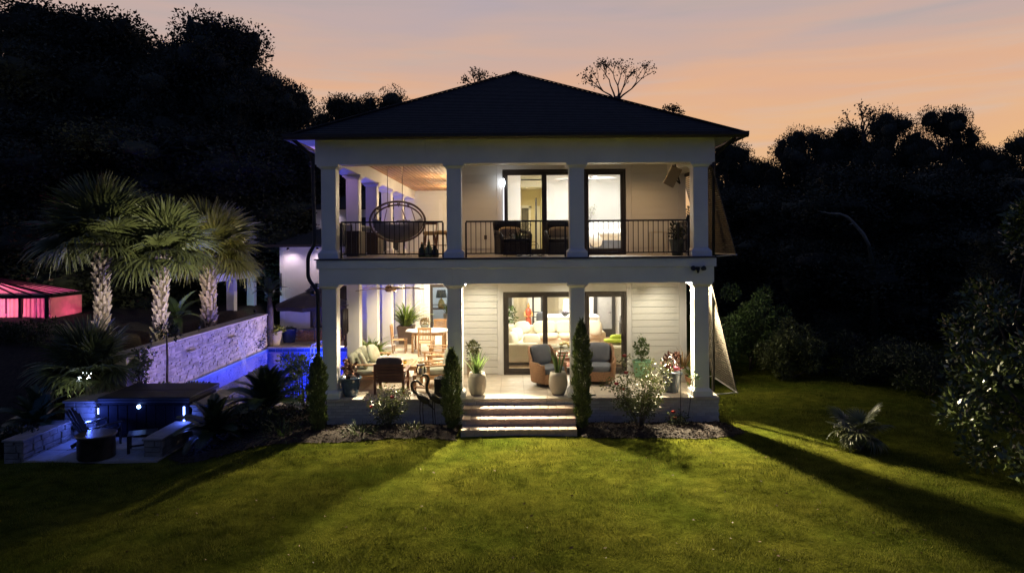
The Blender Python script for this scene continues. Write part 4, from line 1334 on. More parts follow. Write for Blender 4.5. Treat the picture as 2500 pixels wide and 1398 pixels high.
# ------------------------------------------------------------------ trees
def ico():
    bm = bmesh.new(); bmesh.ops.create_icosphere(bm, subdivisions=2, radius=1.0)
    V = np.array([v.co[:] for v in bm.verts]); T = np.array([[v.index for v in f.verts] for f in bm.faces]); bm.free()
    return V, T
ICO_V, ICO_T = ico()

def crown_mesh(seed, h0, h1, rad, nclump, leaves, leaf=.26, core=.8, gap=0.0, spread=None):
    """crown of unit tree: clumps inside an uneven envelope; leaf quads on each clump plus a lumpy inner mass (as degenerate quads)"""
    rng = np.random.default_rng(seed)
    parts = []
    cl = []
    for k in range(nclump):
        u = rng.random()
        z = h0 + (h1 - h0) * u
        env = rad * (math.sin(math.pi * min(1, .14 + .80 * u)) ** .6) * rng.uniform(.75, 1.1)
        a = rng.uniform(0, 2 * np.pi); q = math.sqrt(rng.random()) * .95
        c = np.array([env * q * math.cos(a), env * q * math.sin(a), z])
        s = rad * rng.uniform(.17, .36) * (1.15 - .30 * u)
        cl.append((c, s))
    for c, s in cl:
        if core > 0:
            nz = 1 + .28 * np.sin(ICO_V @ rng.normal(size=3) * 3.1 + rng.uniform(0, 6)) + .12 * rng.normal(size=len(ICO_V))
            V = c + ICO_V * nz[:, None] * s * core * np.array([1, 1, .8])
            Q = np.concatenate([ICO_T, ICO_T[:, 2:3]], 1)
            parts.append((V, Q))
        n = int(leaves * (s / (.25 * rad)) ** 2)
        d = unit(rng.normal(size=(n, 3)))
        r = s * (.42 + .68 * rng.random(n) ** .75)
        P = c + d * r[:, None] * np.array([1, 1, .85])
        D = d + rng.normal(size=(n, 3)) * .8
        parts.append(leaf_quads(P, D, rng, leaf * rng.uniform(.5, 1.4, n), leaf * .6 * rng.uniform(.5, 1.3, n)))
    return join_np(parts), cl

def tri_mesh(name, V, Q):
    """quads, of which some repeat the last corner (triangles)"""
    me = bpy.data.meshes.new(name)
    tri = Q[:, 2] == Q[:, 3]
    T, F4 = Q[tri][:, :3], Q[~tri]
    loops = np.concatenate([T.ravel(), F4.ravel()]).astype(np.int32)
    tot = np.concatenate([np.full(len(T), 3), np.full(len(F4), 4)]).astype(np.int32)
    st = np.concatenate([[0], np.cumsum(tot)[:-1]]).astype(np.int32)
    me.vertices.add(len(V)); me.vertices.foreach_set('co', np.asarray(V, dtype=np.float32).ravel())
    me.loops.add(len(loops)); me.loops.foreach_set('vertex_index', loops)
    me.polygons.add(len(tot)); me.polygons.foreach_set('loop_start', st); me.polygons.foreach_set('loop_total', tot)
    me.update(calc_edges=True)
    return me

def tree_proto(seed, H, rad, h0f, nclump, leaves, leaf, m, trunk_r, core=.52):
    (V, Q), cl = crown_mesh(seed, H * h0f, H * .96, rad, nclump, leaves, leaf, core)
    cm = tri_mesh('crown', V, Q); cm.materials.append(m)
    rng = random.Random(seed)
    tb = MB().tube([(0, 0, -.6), (rng.uniform(-.3, .3), rng.uniform(-.3, .3), H * .3), (rng.uniform(-.5, .5), 0, H * .6), (0, 0, H * .88)], [trunk_r, trunk_r * .75, trunk_r * .5, trunk_r * .12], 9)
    for c, s in cl[::3]:
        b = Vector((0, 0, min(c[2] * .75, H * .7)))
        tb.tube([b, b.lerp(Vector(c), .5) + Vector((0, 0, .3)), Vector(c)], [trunk_r * .35, trunk_r * .22, trunk_r * .06], 5)
    tm = mesh_from('trunk', tb, smooth=True); tm.materials.append(BARK)
    return cm, tm, H, rad

TREELEAF = mat('tree_leaf', (0.040, 0.046, 0.027), 0.85, 0.4, 0.4, island=0.5)
protos = [tree_proto(301, 16, 5.2, .16, 115, 620, .18, TREELEAF, .40),
          tree_proto(302, 14, 4.6, .12, 105, 620, .18, TREELEAF, .36),
          tree_proto(303, 18, 4.4, .18, 115, 600, .18, TREELEAF, .42),
          tree_proto(304, 9, 3.8, .08, 70, 760, .14, TREELEAF, .22)]
def tree(label, px, py_top, d, proto, base_z=0.0, wscale=1.0, rot=0.0, group=None, cat='tree'):
    """tree whose top shows at photograph pixel (px, py_top) when it stands d metres ahead"""
    cm, tm, H, rad = protos[proto]
    p = at(px, py_top, d)
    s = (p.z - base_z) / H
    t = thing('tree', label, cat, (p.x, d, base_z), rot, group)
    t.scale = (s * wscale, s * wscale, s)
    for nm, me in (('crown', cm), ('trunk', tm)):
        o = bpy.data.objects.new(nm, me); COL.objects.link(o); o.parent = t
    return t
G1 = 'dark trees behind the pool and palms'
tree('tall broad tree at the far left edge, top near the frame', 30, 28, 44, 0, 0, 1.25, .3, G1)
tree('tall tree second from the left edge, small knob on top', 145, 26, 46, 2, 0, 1.15, 1.3, G1)
tree('tall rounded tree behind the leftmost palm', 250, 42, 45, 1, 0, 1.05, 2.2, G1)
tree('tree with ragged right shoulder behind the middle palm', 340, 95, 47, 0, 0, .85, 4.0, G1)
tree('sloping tree left of the highest ragged crown', 415, 130, 46, 1, 0, .85, .9, G1)
tree('tall ragged tree with sky showing through its top', 545, 60, 42, 1, 0, .92, 2.9, G1)
tree('tree on the right shoulder of the tall ragged one', 630, 170, 42, 0, 0, .75, 5.0, G1)
tree('tree closest to the left eave of the house', 700, 210, 44, 1, 0, .72, 3.4, G1)
tree('small rounded tree showing above the left roof slope', 850, 243, 58, 1, 0, .82, 1.9, G1)
tree('round headed tree on the left roof slope', 940, 226, 60, 0, 0, .75, .6, G1)
tree('low tree filling the gap below the left eave', 735, 330, 40, 3, 0, 1.3, .1, G1)
tree('low dark tree directly behind the middle palm', 470, 330, 37, 3, 0, 1.6, 1.1, G1)
tree('low dark tree behind the pink gazebo', 110, 300, 38, 3, 0, 1.7, 2.1, G1)
tree('low dark tree behind the leftmost palm', 290, 320, 36, 3, 0, 1.6, 3.1, G1)
tree('low dark tree behind the palm nearest the house', 600, 340, 38, 3, 0, 1.6, 4.1, G1)
G2 = 'dark trees beyond the right lawn'
tree('tree just behind the right eave', 1772, 345, 52, 1, -1, .7, .5, G2)
tree('low tree in the dip right of the eave', 1850, 392, 55, 1, -1, .8, 1.5, G2)
tree('rounded tree rising beyond the dip', 1960, 318, 50, 0, -1, .8, 2.5, G2)
tree('broad tree below the bare twigs', 2060, 318, 52, 1, -1, .9, 3.5, G2)
tree('knobbly tree left of the tallest right one', 2170, 278, 48, 0, -1, .72, 4.5, G2)
tree('tallest tree on the right, with a broad knob', 2310, 262, 45, 2, -1, .78, 5.5, G2)
tree('lower tree right of the tallest right one', 2410, 362, 44, 1, -1, .7, 0.2, G2)
tree('tree cut by the right edge of the picture', 2515, 325, 42, 0, -1, .8, 1.2, G2)
tree('low dark tree behind the right sunshades', 1830, 470, 40, 3, -1, 1.4, 2.2, G2)
tree('low dark tree with a pale bent branch', 2080, 420, 34, 3, -1.2, 1.4, 3.2, G2)
tree('low dark tree behind the small fan palm', 2250, 430, 36, 3, -1.2, 1.5, 4.2, G2)
tree('low dark tree behind the magnolia', 2420, 440, 33, 3, -1.2, 1.5, 5.2, G2)
tree('shaded bushy tree low at the right edge', 2500, 560, 24, 3, -1.0, 1.2, 5.2, G2)
# pale bent branch
p0, p1, p2, p3 = at(2122, 600, 29), at(2085, 545, 29), at(2050, 522, 29), at(1998, 515, 29)
t = thing('bent_branch', 'pale bent branch hanging out of the dark right wood', 'branch', (p0.x + .6, 29, GY(p0.x, 29)))
obj('trunk', MB().tube([(p0.x + .9, 30.2, -1.2), p0 + Vector((.5, .6, -1.0)), p0 + Vector((.02, .05, -.05))], [.16, .12, .08], 8), TREELEAF, t, smooth=True)  # trunk coloured dark so it is lost in the shade below the limb
obj('limb', MB().tube([p0, at(2108, 572, 29), p1, at(2070, 530, 29), p2, at(2025, 521, 29), p3], [.085, .08, .07, .06, .045, .03, .012], 8), mat('pale_bark', (0.24, 0.215, 0.16), 0.85, 0.25, 8, 0.4, 20), t, smooth=True)
obj('twig', MB().tube([p1, at(2072, 548, 28.8)], [.04, .01], 6), MATS['pale_bark'], t, smooth=True)
# bare crooked tree seen over the right roof slope
def bare_tree(label, px, py, d, px_top, py_top, width, seed, nleaf):
    rng = random.Random(seed); nrg = np.random.default_rng(seed)
    base = at(px, py, d); top = at(px_top, py_top, d)
    H = top.z - base.z; W = width / F * d
    t = thing('bare_tree', label, 'tree', (base.x, d, 0))
    m = MB().tube([(base.x, d, -.5), (base.x + .1, d, base.z * .6), base, base.lerp(top, .25)], [.4, .3, .2, .15], 7)
    tips = []
    def grow(p, dr, L, r, lev):
        q = p + dr * L
        mid = p.lerp(q, .5) + Vector((rng.uniform(-1, 1), rng.uniform(-.5, .5), rng.uniform(-.4, .8))) * L * .12
        m.tube([p, mid, q], [r, r * .8, r * .55], 5)
        if lev == 0:
            tips.append(q); return
        for k in range(rng.choice([2, 2, 3])):
            nd = (dr + Vector((rng.uniform(-1, 1), rng.uniform(-.6, .6), rng.uniform(-.45, .7))) * .8).normalized()
            grow(q, nd, L * rng.uniform(.55, .8), r * .55, lev - 1)
        if lev <= 2: tips.append(q)
    b0 = base.lerp(top, .12)
    for ang, L in ((-50, .62), (-20, .66), (6, .62), (26, .6), (50, .72)):
        a = R(ang)
        dr = Vector((math.sin(a) * W / H * .9, rng.uniform(-.2, .2), math.cos(a)))
        grow(b0, dr.normalized(), H * L * .62, .10, 3)
    obj('trunk', m, BARK, t, smooth=True)
    P = np.array([tuple(q) for q in tips for _ in range(nleaf)]) + nrg.normal(size=(len(tips) * nleaf, 3)) * .16
    V, Q = leaf_quads(P, nrg.normal(size=P.shape), nrg, .20, .14)
    obj('leaves', np_mesh('leaves', V, Q), TREELEAF, t)
    return t
bare_tree('bare crooked tree silhouetted above the right roof slope', 1505, 262, 60, 1505, 155, 118, 5, 5)
bare_tree('thin bare twigs above the right hand wood', 2110, 345, 50, 2105, 268, 60, 6, 2)
bare_tree('sparse twiggy treetop just left of the roof peak', 1165, 222, 62, 1165, 178, 45, 7, 3)
bare_tree('sparse low treetop by the right end of the roof', 1640, 290, 62, 1640, 262, 45, 8, 3)

# far wood closing the view (reads as one mass)
def far_wood():
    rng = np.random.default_rng(91)
    parts = []
    def put(x, y, top, s):
        nz = 1 + .3 * np.sin(ICO_V @ rng.normal(size=3) * 2.7 + rng.uniform(0, 6)) + .08 * rng.normal(size=len(ICO_V))
        sc = np.array([s, s * .8, top * .62])
        V = np.array([x, y, top * .38]) + ICO_V * nz[:, None] * sc
        parts.append((V, np.concatenate([ICO_T, ICO_T[:, 2:3]], 1)))
        n = 420
        d = unit(rng.normal(size=(n, 3))); d[:, 2] = np.abs(d[:, 2]) * rng.choice([-.3, 1], n); d[:, 1] = -np.abs(d[:, 1])
        P = np.array([x, y, top * .38]) + d * sc * rng.uniform(.85, 1.3, (n, 1))
        parts.append(leaf_quads(P, d + rng.normal(size=(n, 3)), rng, rng.uniform(.4, .9, n), rng.uniform(.25, .5, n)))
    for k in range(34):
        x = -75 + k * 2.0 + rng.uniform(-1, 1)
        put(x, 58 + rng.uniform(-4, 6), np.interp(x, [-75, -30, -14, -6], [15, 11.5, 7.5, 4.5]) * rng.uniform(.85, 1.05), rng.uniform(3, 4.5))
    for k in range(36):
        x = 14 + k * 2.0 + rng.uniform(-1, 1)
        put(x, 58 + rng.uniform(-4, 6), np.interp(x, [14, 24, 34, 86], [5.0, 7.5, 9, 9]) * rng.uniform(.85, 1.05), rng.uniform(3, 4.5))
    for k in range(14):
        put(-12 + k * 2.0, 66, 6 * rng.uniform(.8, 1.1), 3.2)
    V, Q = join_np(parts)
    me = tri_mesh('woodland', V, Q)
    o = obj('woodland', me, TREELEAF)
    tag(o, 'far dark woodland closing the view behind the garden', 'woodland', kind='stuff')
far_wood()

# hedge-like shrubs right of the house
def bush(label, px, py, d, w, h, n, m, seed, L=.10):
    p = at(px, py, d); z0 = GY(p.x, d)
    global rr
    rr = random.Random(seed)
    return shrub(label, p.x, d, z0, [((c[0], c[1], c[2] * rr.uniform(.25, 1)), r) for c, r in lumps(max(14, int(w * h * 16)), w, w * .7, h, .36)], n * 3, L, L * .42, m, seed, 3)
bush('tall feathery shrub behind the right porch corner', 1830, 900, 23.5, 1.0, 3.0, 4200, LEAF, 401)
bush('upright grey green shrub right of the sunshades', 1930, 890, 22.0, .7, 1.9, 2600, LEAFOLIVE, 402)
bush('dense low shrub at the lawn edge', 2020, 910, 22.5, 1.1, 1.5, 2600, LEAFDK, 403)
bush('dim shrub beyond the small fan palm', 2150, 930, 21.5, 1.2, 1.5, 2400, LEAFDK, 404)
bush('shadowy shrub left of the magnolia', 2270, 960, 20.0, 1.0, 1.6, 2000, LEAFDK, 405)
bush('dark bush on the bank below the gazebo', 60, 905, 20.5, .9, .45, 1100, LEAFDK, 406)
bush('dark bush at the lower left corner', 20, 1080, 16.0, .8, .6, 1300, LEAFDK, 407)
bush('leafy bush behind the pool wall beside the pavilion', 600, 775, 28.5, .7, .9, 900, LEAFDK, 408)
# ------------------------------------------------------------------ rooms behind the glass (parts of the house)
IWHITE = mat('interior_white', (0.80, 0.79, 0.76), 0.6, 0.03, 2)
OAK = mat('oak_floor', (0.40, 0.27, 0.15), 0.35, 0.2, 4, 0.05, 20, stretch=(2, 9, 2))
IYEL = mat('interior_cream', (0.72, 0.66, 0.45), 0.6, 0.03, 2)
DOORDK = mat('dark_door_frame', (0.04, 0.038, 0.038), 0.4, 0.1)
room = obj('living_room', MB().box(-1.61, 4.86, WY + .14, 29.2, PZ - .12, PZ - .01), OAK, house)
obj('ceiling', MB().box(-1.61, 4.86, WY + .14, 29.2, LC - .05, LC + .05), IWHITE, room)
obj('inner_wall', MB().box(-1.61, -1.55, WY + .14, 29.2, PZ, LC).box(4.80, 4.86, WY + .14, 29.2, PZ, LC).box(-1.55, 4.80, 29.1, 29.2, PZ, LC).box(2.85, 4.80, 27.5, 27.6, PZ, LC), IWHITE, room)
obj('skirting', MB().box(-1.55, 2.85, 29.07, 29.1, PZ, PZ + .14).box(-1.55, -1.53, WY + .14, 29.07, PZ, PZ + .14), TRIM, room)
# grey door in a dark frame on the back wall, right
dr = obj('panel_door', MB().box(3.40, 4.00, 27.46, 27.5, PZ, 2.75), mat('grey_door', (0.42, 0.41, 0.40), 0.5, 0.05), room, bevel=.004)
obj('door_frame', MB().box(3.26, 3.40, 27.42, 27.5, PZ, 2.85).box(4.0, 4.13, 27.42, 27.5, PZ, 2.85).box(3.40, 4.0, 27.425, 27.5, PZ, PZ + .32), DOORDK, room)
obj('handle', MB().bar((3.86, 27.43, 1.6), (3.97, 27.43, 1.6), .025), BLACK, dr)
# dark framed inner doors on the left of the back wall
fd = obj('french_door', MB().box(.82, .90, 28.4, 28.46, PZ, 3.0).box(1.16, 1.30, 28.0, 28.06, PZ, 3.0).box(-.36, -.02, 29.04, 29.1, 1.7, 3.0), DOORDK, room)
obj('glass_pane', MB().box(.90, 1.16, 28.2, 28.21, PZ, 3.0), GLASS, fd)
obj('window_blind', MB().box(1.7, 2.6, 29.02, 29.06, 1.55, 2.9), CREAM, room)
def curtain(x0, x1, y, z0, z1, parent, n=16):
    m = MB()
    vs, fs = [], []
    k = n * 4
    for i in range(k + 1):
        x = x0 + (x1 - x0) * i / k
        yy = y + .05 * math.sin(i * 2 * math.pi / 4.0 * 1.03) + .015 * math.sin(i * .7)
        vs += [(x, yy, z0), (x, yy, z1)]
        if i < k: fs.append((2 * i, 2 * i + 2, 2 * i + 3, 2 * i + 1))
    m.add(vs, fs)
    return obj('curtain', m, mat('drape', (0.62, 0.55, 0.40), 0.85, 0.08, 3, trans=.2), parent, smooth=True)
curtain(.05, .62, 28.8, PZ, 3.1, room)
curtain(1.45, 1.95, 28.85, PZ, 3.1, room)
# kitchen run on the right: base cabinets, range, counter, wall cabinets
CAB = mat('cabinet_taupe', (0.33, 0.25, 0.18), 0.45, 0.1, 4)
STEEL = mat('steel', (0.5, 0.5, 0.5), 0.28, 0.1, 5, metal=1.0)
kt = thing('kitchen_run', 'taupe base cabinets with pale counter along the right kitchen wall', 'cabinet', (4.4, 24.5, PZ))
for k in range(4):
    y0 = 22.9 + k * .62
    c = obj('base_cabinet', MB().box(4.2, 4.79, y0, y0 + .6, PZ + .1, PZ + .88), CAB, kt, bevel=.005)
    obj('cabinet_door', MB().box(4.175, 4.2, y0 + .03, y0 + .57, PZ + .13, PZ + .64), CAB, c, bevel=.005)
    obj('drawer', MB().box(4.175, 4.2, y0 + .03, y0 + .57, PZ + .67, PZ + .86), CAB, c, bevel=.005)
    obj('pull', MB().bar((4.16, y0 + .2, PZ + .77), (4.16, y0 + .4, PZ + .77), .015), STEEL, c)
obj('counter', MB().box(4.15, 4.79, 22.88, 25.37, PZ + .885, PZ + .93), IWHITE, kt, bevel=.006)
obj('wall_cabinet', MB().box(4.42, 4.79, 25.6, 27.4, 2.05, 2.95), mat('cab_light', (0.55, 0.47, 0.36), 0.5, 0.08), kt, bevel=.006)
obj('wall_cabinet', MB().box(4.43, 4.79, 23.0, 24.6, 2.15, 2.95), CAB, kt, bevel=.006)
rg_ = thing('range_cooker', 'steel range cooker between the taupe cabinets', 'range', (4.45, 26.0, PZ))
obj('body', MB().box(4.18, 4.79, 25.40, 26.6, PZ + .08, PZ + .92), STEEL, rg_, bevel=.006)
for k in range(2):
    o = obj('oven_door', MB().box(4.15, 4.18, 25.44 + .58 * k, 25.98 + .58 * k, PZ + .2, PZ + .7), DOORDK, rg_, bevel=.004)
    obj('oven_handle', MB().bar((4.11, 25.48 + .58 * k, PZ + .74), (4.11, 25.94 + .58 * k, PZ + .74), .03), STEEL, o)
obj('hob', MB().box(4.2, 4.75, 25.45, 26.55, PZ + .922, PZ + .95), BLACK, rg_)
bt = thing('oil_bottle', 'small green bottle on the kitchen counter', 'bottle', (4.5, 24.6, PZ + .93))
local('body', MB().lathe([(0, 0), (.05, 0), (.05, .2), (.02, .28), (.02, .36), (0, .36)], 12), mat('green_bottle', (0.10, 0.2, 0.06), .15), bt, smooth=True)
# island with white waterfall top
isl = thing('kitchen_island', 'white waterfall topped kitchen island behind the sofa', 'island', (2.3, 26.2, PZ))
obj('top', MB().box(1.25, 3.3, 25.9, 26.9, PZ + .90, PZ + .98), IWHITE, isl, bevel=.006)
obj('side_panel', MB().box(1.25, 1.33, 25.9, 26.9, PZ, PZ + .897), IWHITE, isl)
obj('side_panel', MB().box(3.22, 3.3, 25.9, 26.9, PZ, PZ + .897), IWHITE, isl)
obj('apron', MB().box(1.34, 3.21, 25.905, 25.93, PZ + .66, PZ + .897), IWHITE, isl)
obj('cabinet', MB().box(1.33, 3.22, 26.25, 26.85, PZ, PZ + .9), CAB, isl)
bw = thing('fruit_bowl', 'dark bowl on the white kitchen island', 'bowl', (2.02, 26.2, PZ + .98))
local('bowl', MB().lathe([(0, 0), (.06, 0), (.15, .08), (.17, .14), (.15, .14), (.05, .03), (0, .03)], 16), DOORDK, bw, smooth=True)
for k in range(5): local('fruit', MB().ell((.07 * math.cos(k * 1.3), .07 * math.sin(k * 1.3), .13), (.045, .045, .045), 8, 6), mat('plum', (0.08, 0.05, 0.09), .4), bw, smooth=True)
for k, x in enumerate((1.15,)):
    st = thing('bar_stool', 'grey upholstered stool at the end of the kitchen island', 'stool', (x, 26.1, PZ))
    local('seat', MB().ell((0, 0, .66), (.22, .22, .07), 14, 8, .6), GREYCUSH, st, smooth=True)
    local('backrest', MB().ell((-.02, .2, .9), (.22, .05, .24), 14, 8, .6), GREYCUSH, st, smooth=True)
    for a in range(4):
        local('leg', MB().bar((.15 * (1 if a % 2 else -1), .15 * (1 if a // 2 else -1), .62), (.2 * (1 if a % 2 else -1), .2 * (1 if a // 2 else -1), 0), .03), BLACK, st)
# lampshade seen over the island
ls = thing('table_lamp', 'white drum shade lamp glowing behind the island', 'lamp', (2.35, 27.3, PZ))
local('shade', MB().lathe([(.34, 1.02), (.30, 1.52)], 24, caps=False), emit('shade_glow', (1.0, .93, .82), 2.2), ls, smooth=True)
local('stem', MB().lathe([(0, .66), (.1, .66), (.04, .8), (.03, 1.1), (0, 1.1)], 12), BLACK, ls, smooth=True)
local('stand', MB().box(-.35, .35, -.2, .2, .6, .66).box(-.33, -.29, -.18, .18, 0, .6).box(.29, .33, -.18, .18, 0, .6), DARKWOOD, ls)
# sectional sofa
SOFA = mat('ivory_upholstery', (0.74, 0.68, 0.52), 0.85, 0.05, 4, 0.12, 12)
PIL = mat('ivory_pillow', (0.80, 0.75, 0.62), 0.85, 0.05, 4, 0.15, 10)
sf = thing('sectional_sofa', 'ivory sectional sofa facing the sliding door', 'sofa', (1.2, 23.2, PZ))
obj('base', MB().box(-.55, .78, 21.3, 25.0, PZ + .05, PZ + .42).box(.78, 3.25, 24.05, 25.0, PZ + .05, PZ + .42), SOFA, sf, bevel=.03)
obj('backrest', MB().box(-.55, -.22, 21.55, 25.0, PZ + .42, PZ + .80).box(-.22, 3.25, 24.7, 25.0, PZ + .42, PZ + .80), SOFA, sf, bevel=.05)
obj('arm', MB().box(-.50, .80, 21.26, 21.52, PZ + .05, PZ + .64), SOFA, sf, bevel=.04)
obj('arm', MB().box(3.05, 3.28, 24.02, 24.98, PZ + .05, PZ + .64), SOFA, sf, bevel=.04)
def cushion(name, parent, c, r, rot=(0, 0, 0), m=PIL, e=.55):
    return obj(name, MB().ell((0, 0, 0), r, 18, 10, e, Matrix.Translation(c) @ Euler(rot).to_matrix().to_4x4()), m, parent, smooth=True)
for k in range(3): cushion('seat_cushion', sf, (.28, 22.1 + k * .95, PZ + .47), (.5, .47, .10), m=SOFA, e=.4)
for k in range(3): cushion('seat_cushion', sf, (1.25 + k * .78, 24.4, PZ + .47), (.39, .42, .10), m=SOFA, e=.4)
for k in range(3): cushion('back_cushion', sf, (1.15 + k * .80, 24.68, PZ + .74), (.41, .15, .24), (R(-12), 0, 0))
for (x, y, z, rz) in ((.0, 22.0, .72, 70), (.12, 22.7, .76, 50), (.35, 24.4, .78, 20), (.62, 22.2, .62, 20)):
    pw = thing('throw_pillow', {(.0): 'ivory pillow at the near end of the sectional sofa', (.12): 'ivory pillow tilted on the left run of the sofa', (.35): 'ivory pillow in the corner of the sofa', (.62): 'ivory pillow lying flat on the near sofa seat'}[x], 'pillow', (x, y, PZ + z), R(rz), 'pillows on the sectional sofa')
    local('cover', MB().ell((0, 0, 0), (.3, .12, .22), 16, 10, .7, Euler((R(-20), 0, 0)).to_matrix().to_4x4()), PIL, pw, smooth=True)
pw = thing('throw_pillow', 'plump ivory pillow at the right arm of the sofa', 'pillow', (2.9, 24.0, PZ + .78), R(-25), 'pillows on the sectional sofa')
local('cover', MB().ell((0, 0, 0), (.26, .14, .28), 16, 10, .75, Euler((R(-15), 0, 0)).to_matrix().to_4x4()), PIL, pw, smooth=True)
# armchair with green throw, right
ac = thing('armchair', 'ivory armchair at the right edge of the sliding door', 'armchair', (3.35, 21.3, PZ))
local('base', MB().box(-.4, .5, -.4, .4, .06, .42), SOFA, ac, bevel=.04)
local('backrest', MB().box(.3, .55, -.42, .42, .3, .85), SOFA, ac, bevel=.06)
local('seat_cushion', MB().ell((-.02, 0, .46), (.38, .34, .10), 16, 8, .45), PIL, ac, smooth=True)
local('arm', MB().box(-.4, .3, -.5, -.36, .06, .60), SOFA, ac, bevel=.04)
local('arm', MB().box(-.4, .3, .36, .5, .06, .60), SOFA, ac, bevel=.04)
tw_ = thing('throw_blanket', 'lime green throw over the ivory armchair', 'blanket', (3.3, 21.55, PZ + .62))
local('cloth', MB().ell((0, .1, .06), (.42, .22, .05), 16, 8, .5).ell((.1, .3, .1), (.3, .18, .12), 14, 8, .6), mat('lime_wool', (0.45, 0.55, 0.06), .9, .1, 8, .3, 40), tw_, smooth=True)
# rugs
def rug(label, x0, x1, y0, y1, z):
    m = bpy.data.materials.get('persian_rug')
    if m is None:
        m = mat('persian_rug', (0.42, 0.10, 0.08), .95, .1, 7, .2, 60, c2=(0.62, 0.42, 0.30))
    t = thing('rug', label, 'rug', ((x0 + x1) / 2, (y0 + y1) / 2, z))
    obj('field', MB().box(x0 + .12, x1 - .12, y0 + .12, y1 - .12, z, z + .012), m, t)
    obj('border', MB().box(x0, x1, y0, y0 + .12, z, z + .011).box(x0, x1, y1 - .12, y1, z, z + .011).box(x0, x0 + .12, y0 + .12, y1 - .12, z, z + .011).box(x1 - .12, x1, y0 + .12, y1 - .12, z, z + .011), mat('rug_border', (0.30, 0.06, 0.06), .95, .3, 12), t)
rug('red patterned rug under the coffee table', .85, 3.0, 20.9, 23.9, PZ - .009)
rug('red patterned runner in front of the range', 3.45, 4.08, 23.2, 26.6, PZ - .009)
# coffee table with glass top
ct = thing('coffee_table', 'glass topped coffee table with tray in front of the sofa', 'table', (1.75, 22.2, PZ))
local('top', MB().box(-.62, .62, -.45, .45, .42, .44), thin_glass('table_glass', (.9, .95, .93)), ct)
local('frame', MB().box(-.62, .62, -.45, -.42, .38, .42).box(-.62, .62, .42, .45, .38, .42).box(-.62, -.59, -.42, .42, .38, .42).box(.59, .62, -.42, .42, .38, .42), CREAM, ct)
for sx in (-1, 1):
    for sy in (-1, 1): local('leg', MB().box(sx * .59 - .02, sx * .59 + .02, sy * .42 - .02, sy * .42 + .02, 0, .38), CREAM, ct)
local('shelf', MB().box(-.58, .58, -.40, .40, .12, .14), CREAM, ct)
tr = thing('tray_arrangement', 'golden shell arrangement on the coffee table', 'ornament', (1.72, 22.1, PZ + .44))
for k in range(8): local('shell', MB().ell((.16 * math.cos(k * .9), .1 * math.sin(k * .9), .05 + .03 * (k % 3)), (.08, .05, .045), 9, 6), mat('gold_shell', (0.55, 0.38, 0.14), .35, .2, 9), tr, smooth=True)
bk = thing('book_stack', 'stack of red and white books on the coffee table shelf', 'books', (1.6, 22.0, PZ + .14))
for k in range(4): local('book', MB().box(-.17 + .01 * k, .17 + .01 * k, -.12, .12, .045 * k, .045 * k + .042), (REDPETAL, IWHITE, mat('rust_cover', (.4, .12, .05), .5), IWHITE)[k], bk, bevel=.004)
# red robed statue
st = thing('statue', 'red and gold robed statue by the curtains', 'statue', (.66, 28.3, PZ))
local('robe', MB().lathe([(0, 0), (.17, 0), (.15, .3), (.12, .6), (.10, .8), (.13, .95), (.10, 1.05), (.04, 1.1), (0, 1.1)], 18), mat('red_lacquer', (0.36, 0.07, 0.035), .4, .3, 6), st, smooth=True)
local('head', MB().ell((0, 0, 1.18), (.06, .065, .08), 12, 8).ell((0, .01, 1.27), (.035, .035, .04), 10, 6), mat('gold_paint', (0.45, 0.26, 0.08), .35, .2), st, smooth=True)
local('arm', MB().tube([(-.12, 0, .95), (-.17, -.06, .78), (-.04, -.13, .75)], [.04, .035, .03], 8), MATS['gold_paint'], st, smooth=True)
local('arm', MB().tube([(.12, 0, .95), (.17, -.06, .78), (.04, -.13, .75)], [.04, .035, .03], 8), MATS['gold_paint'], st, smooth=True)
potted('planter', 'leafy plant in a pale pot beside the curtains', (-.15, 28.2, PZ), 'cyl', .5, .2, IWHITE, [('leaves', shrub_mesh('leaves', rg, [((0, 0, .35), (.3, .3, .4))], 260, .14, .07), LEAF, 0)])
dn = thing('side_chair', 'dark spindle chair behind the sofa', 'chair', (1.05, 27.2, PZ))
for a in range(4): local('leg', MB().bar((.2 * (1 if a % 2 else -1), .2 * (1 if a // 2 else -1), .45), (.22 * (1 if a % 2 else -1), .22 * (1 if a // 2 else -1), 0), .03), BLACK, dn)
local('seat', MB().box(-.22, .22, -.22, .22, .45, .49), BLACK, dn, bevel=.01)
for k in range(3): local('back_rail', MB().bar((-.2, .2, .62 + .2 * k), (.2, .2, .62 + .2 * k), .03), BLACK, dn)
for s in (-1, 1): local('back_post', MB().bar((.2 * s, .2, .47), (.2 * s, .22, 1.1), .03), BLACK, dn)
# living room lamps
def panel(label, x, y, z, w, h, power, color):
    t = thing('ceiling_panel_light', label, 'ceiling light', (x, y, z), group='ceiling panel lights indoors')
    local('diffuser', MB().box(-w / 2, w / 2, -h / 2, h / 2, -.02, -.005), emit('panel_glow', (1, .93, .8), 4.0), t)
    local('frame', MB().box(-w / 2 - .03, -w / 2, -h / 2 - .03, h / 2 + .03, -.03, 0).box(w / 2, w / 2 + .03, -h / 2 - .03, h / 2 + .03, -.03, 0).box(-w / 2, w / 2, -h / 2 - .03, -h / 2, -.03, 0).box(-w / 2, w / 2, h / 2, h / 2 + .03, -.03, 0), TRIM, t)
    lamp('AREA', 'panel_light', (x, y, z - .04), power, color, parent=t, aim=(x, y, z - 2), size=(w, h))
panel('wide ceiling light over the sectional sofa', 1.4, 22.6, LC - .05, 1.6, 1.6, 150, (1, .90, .70))
panel('wide ceiling light over the kitchen island', 2.2, 26.2, LC - .05, 1.6, 1.4, 210, (1, .93, .82))
panel('wide ceiling light by the curtains', 0.0, 27.0, LC - .05, 1.2, 1.2, 150, (1, .90, .70))

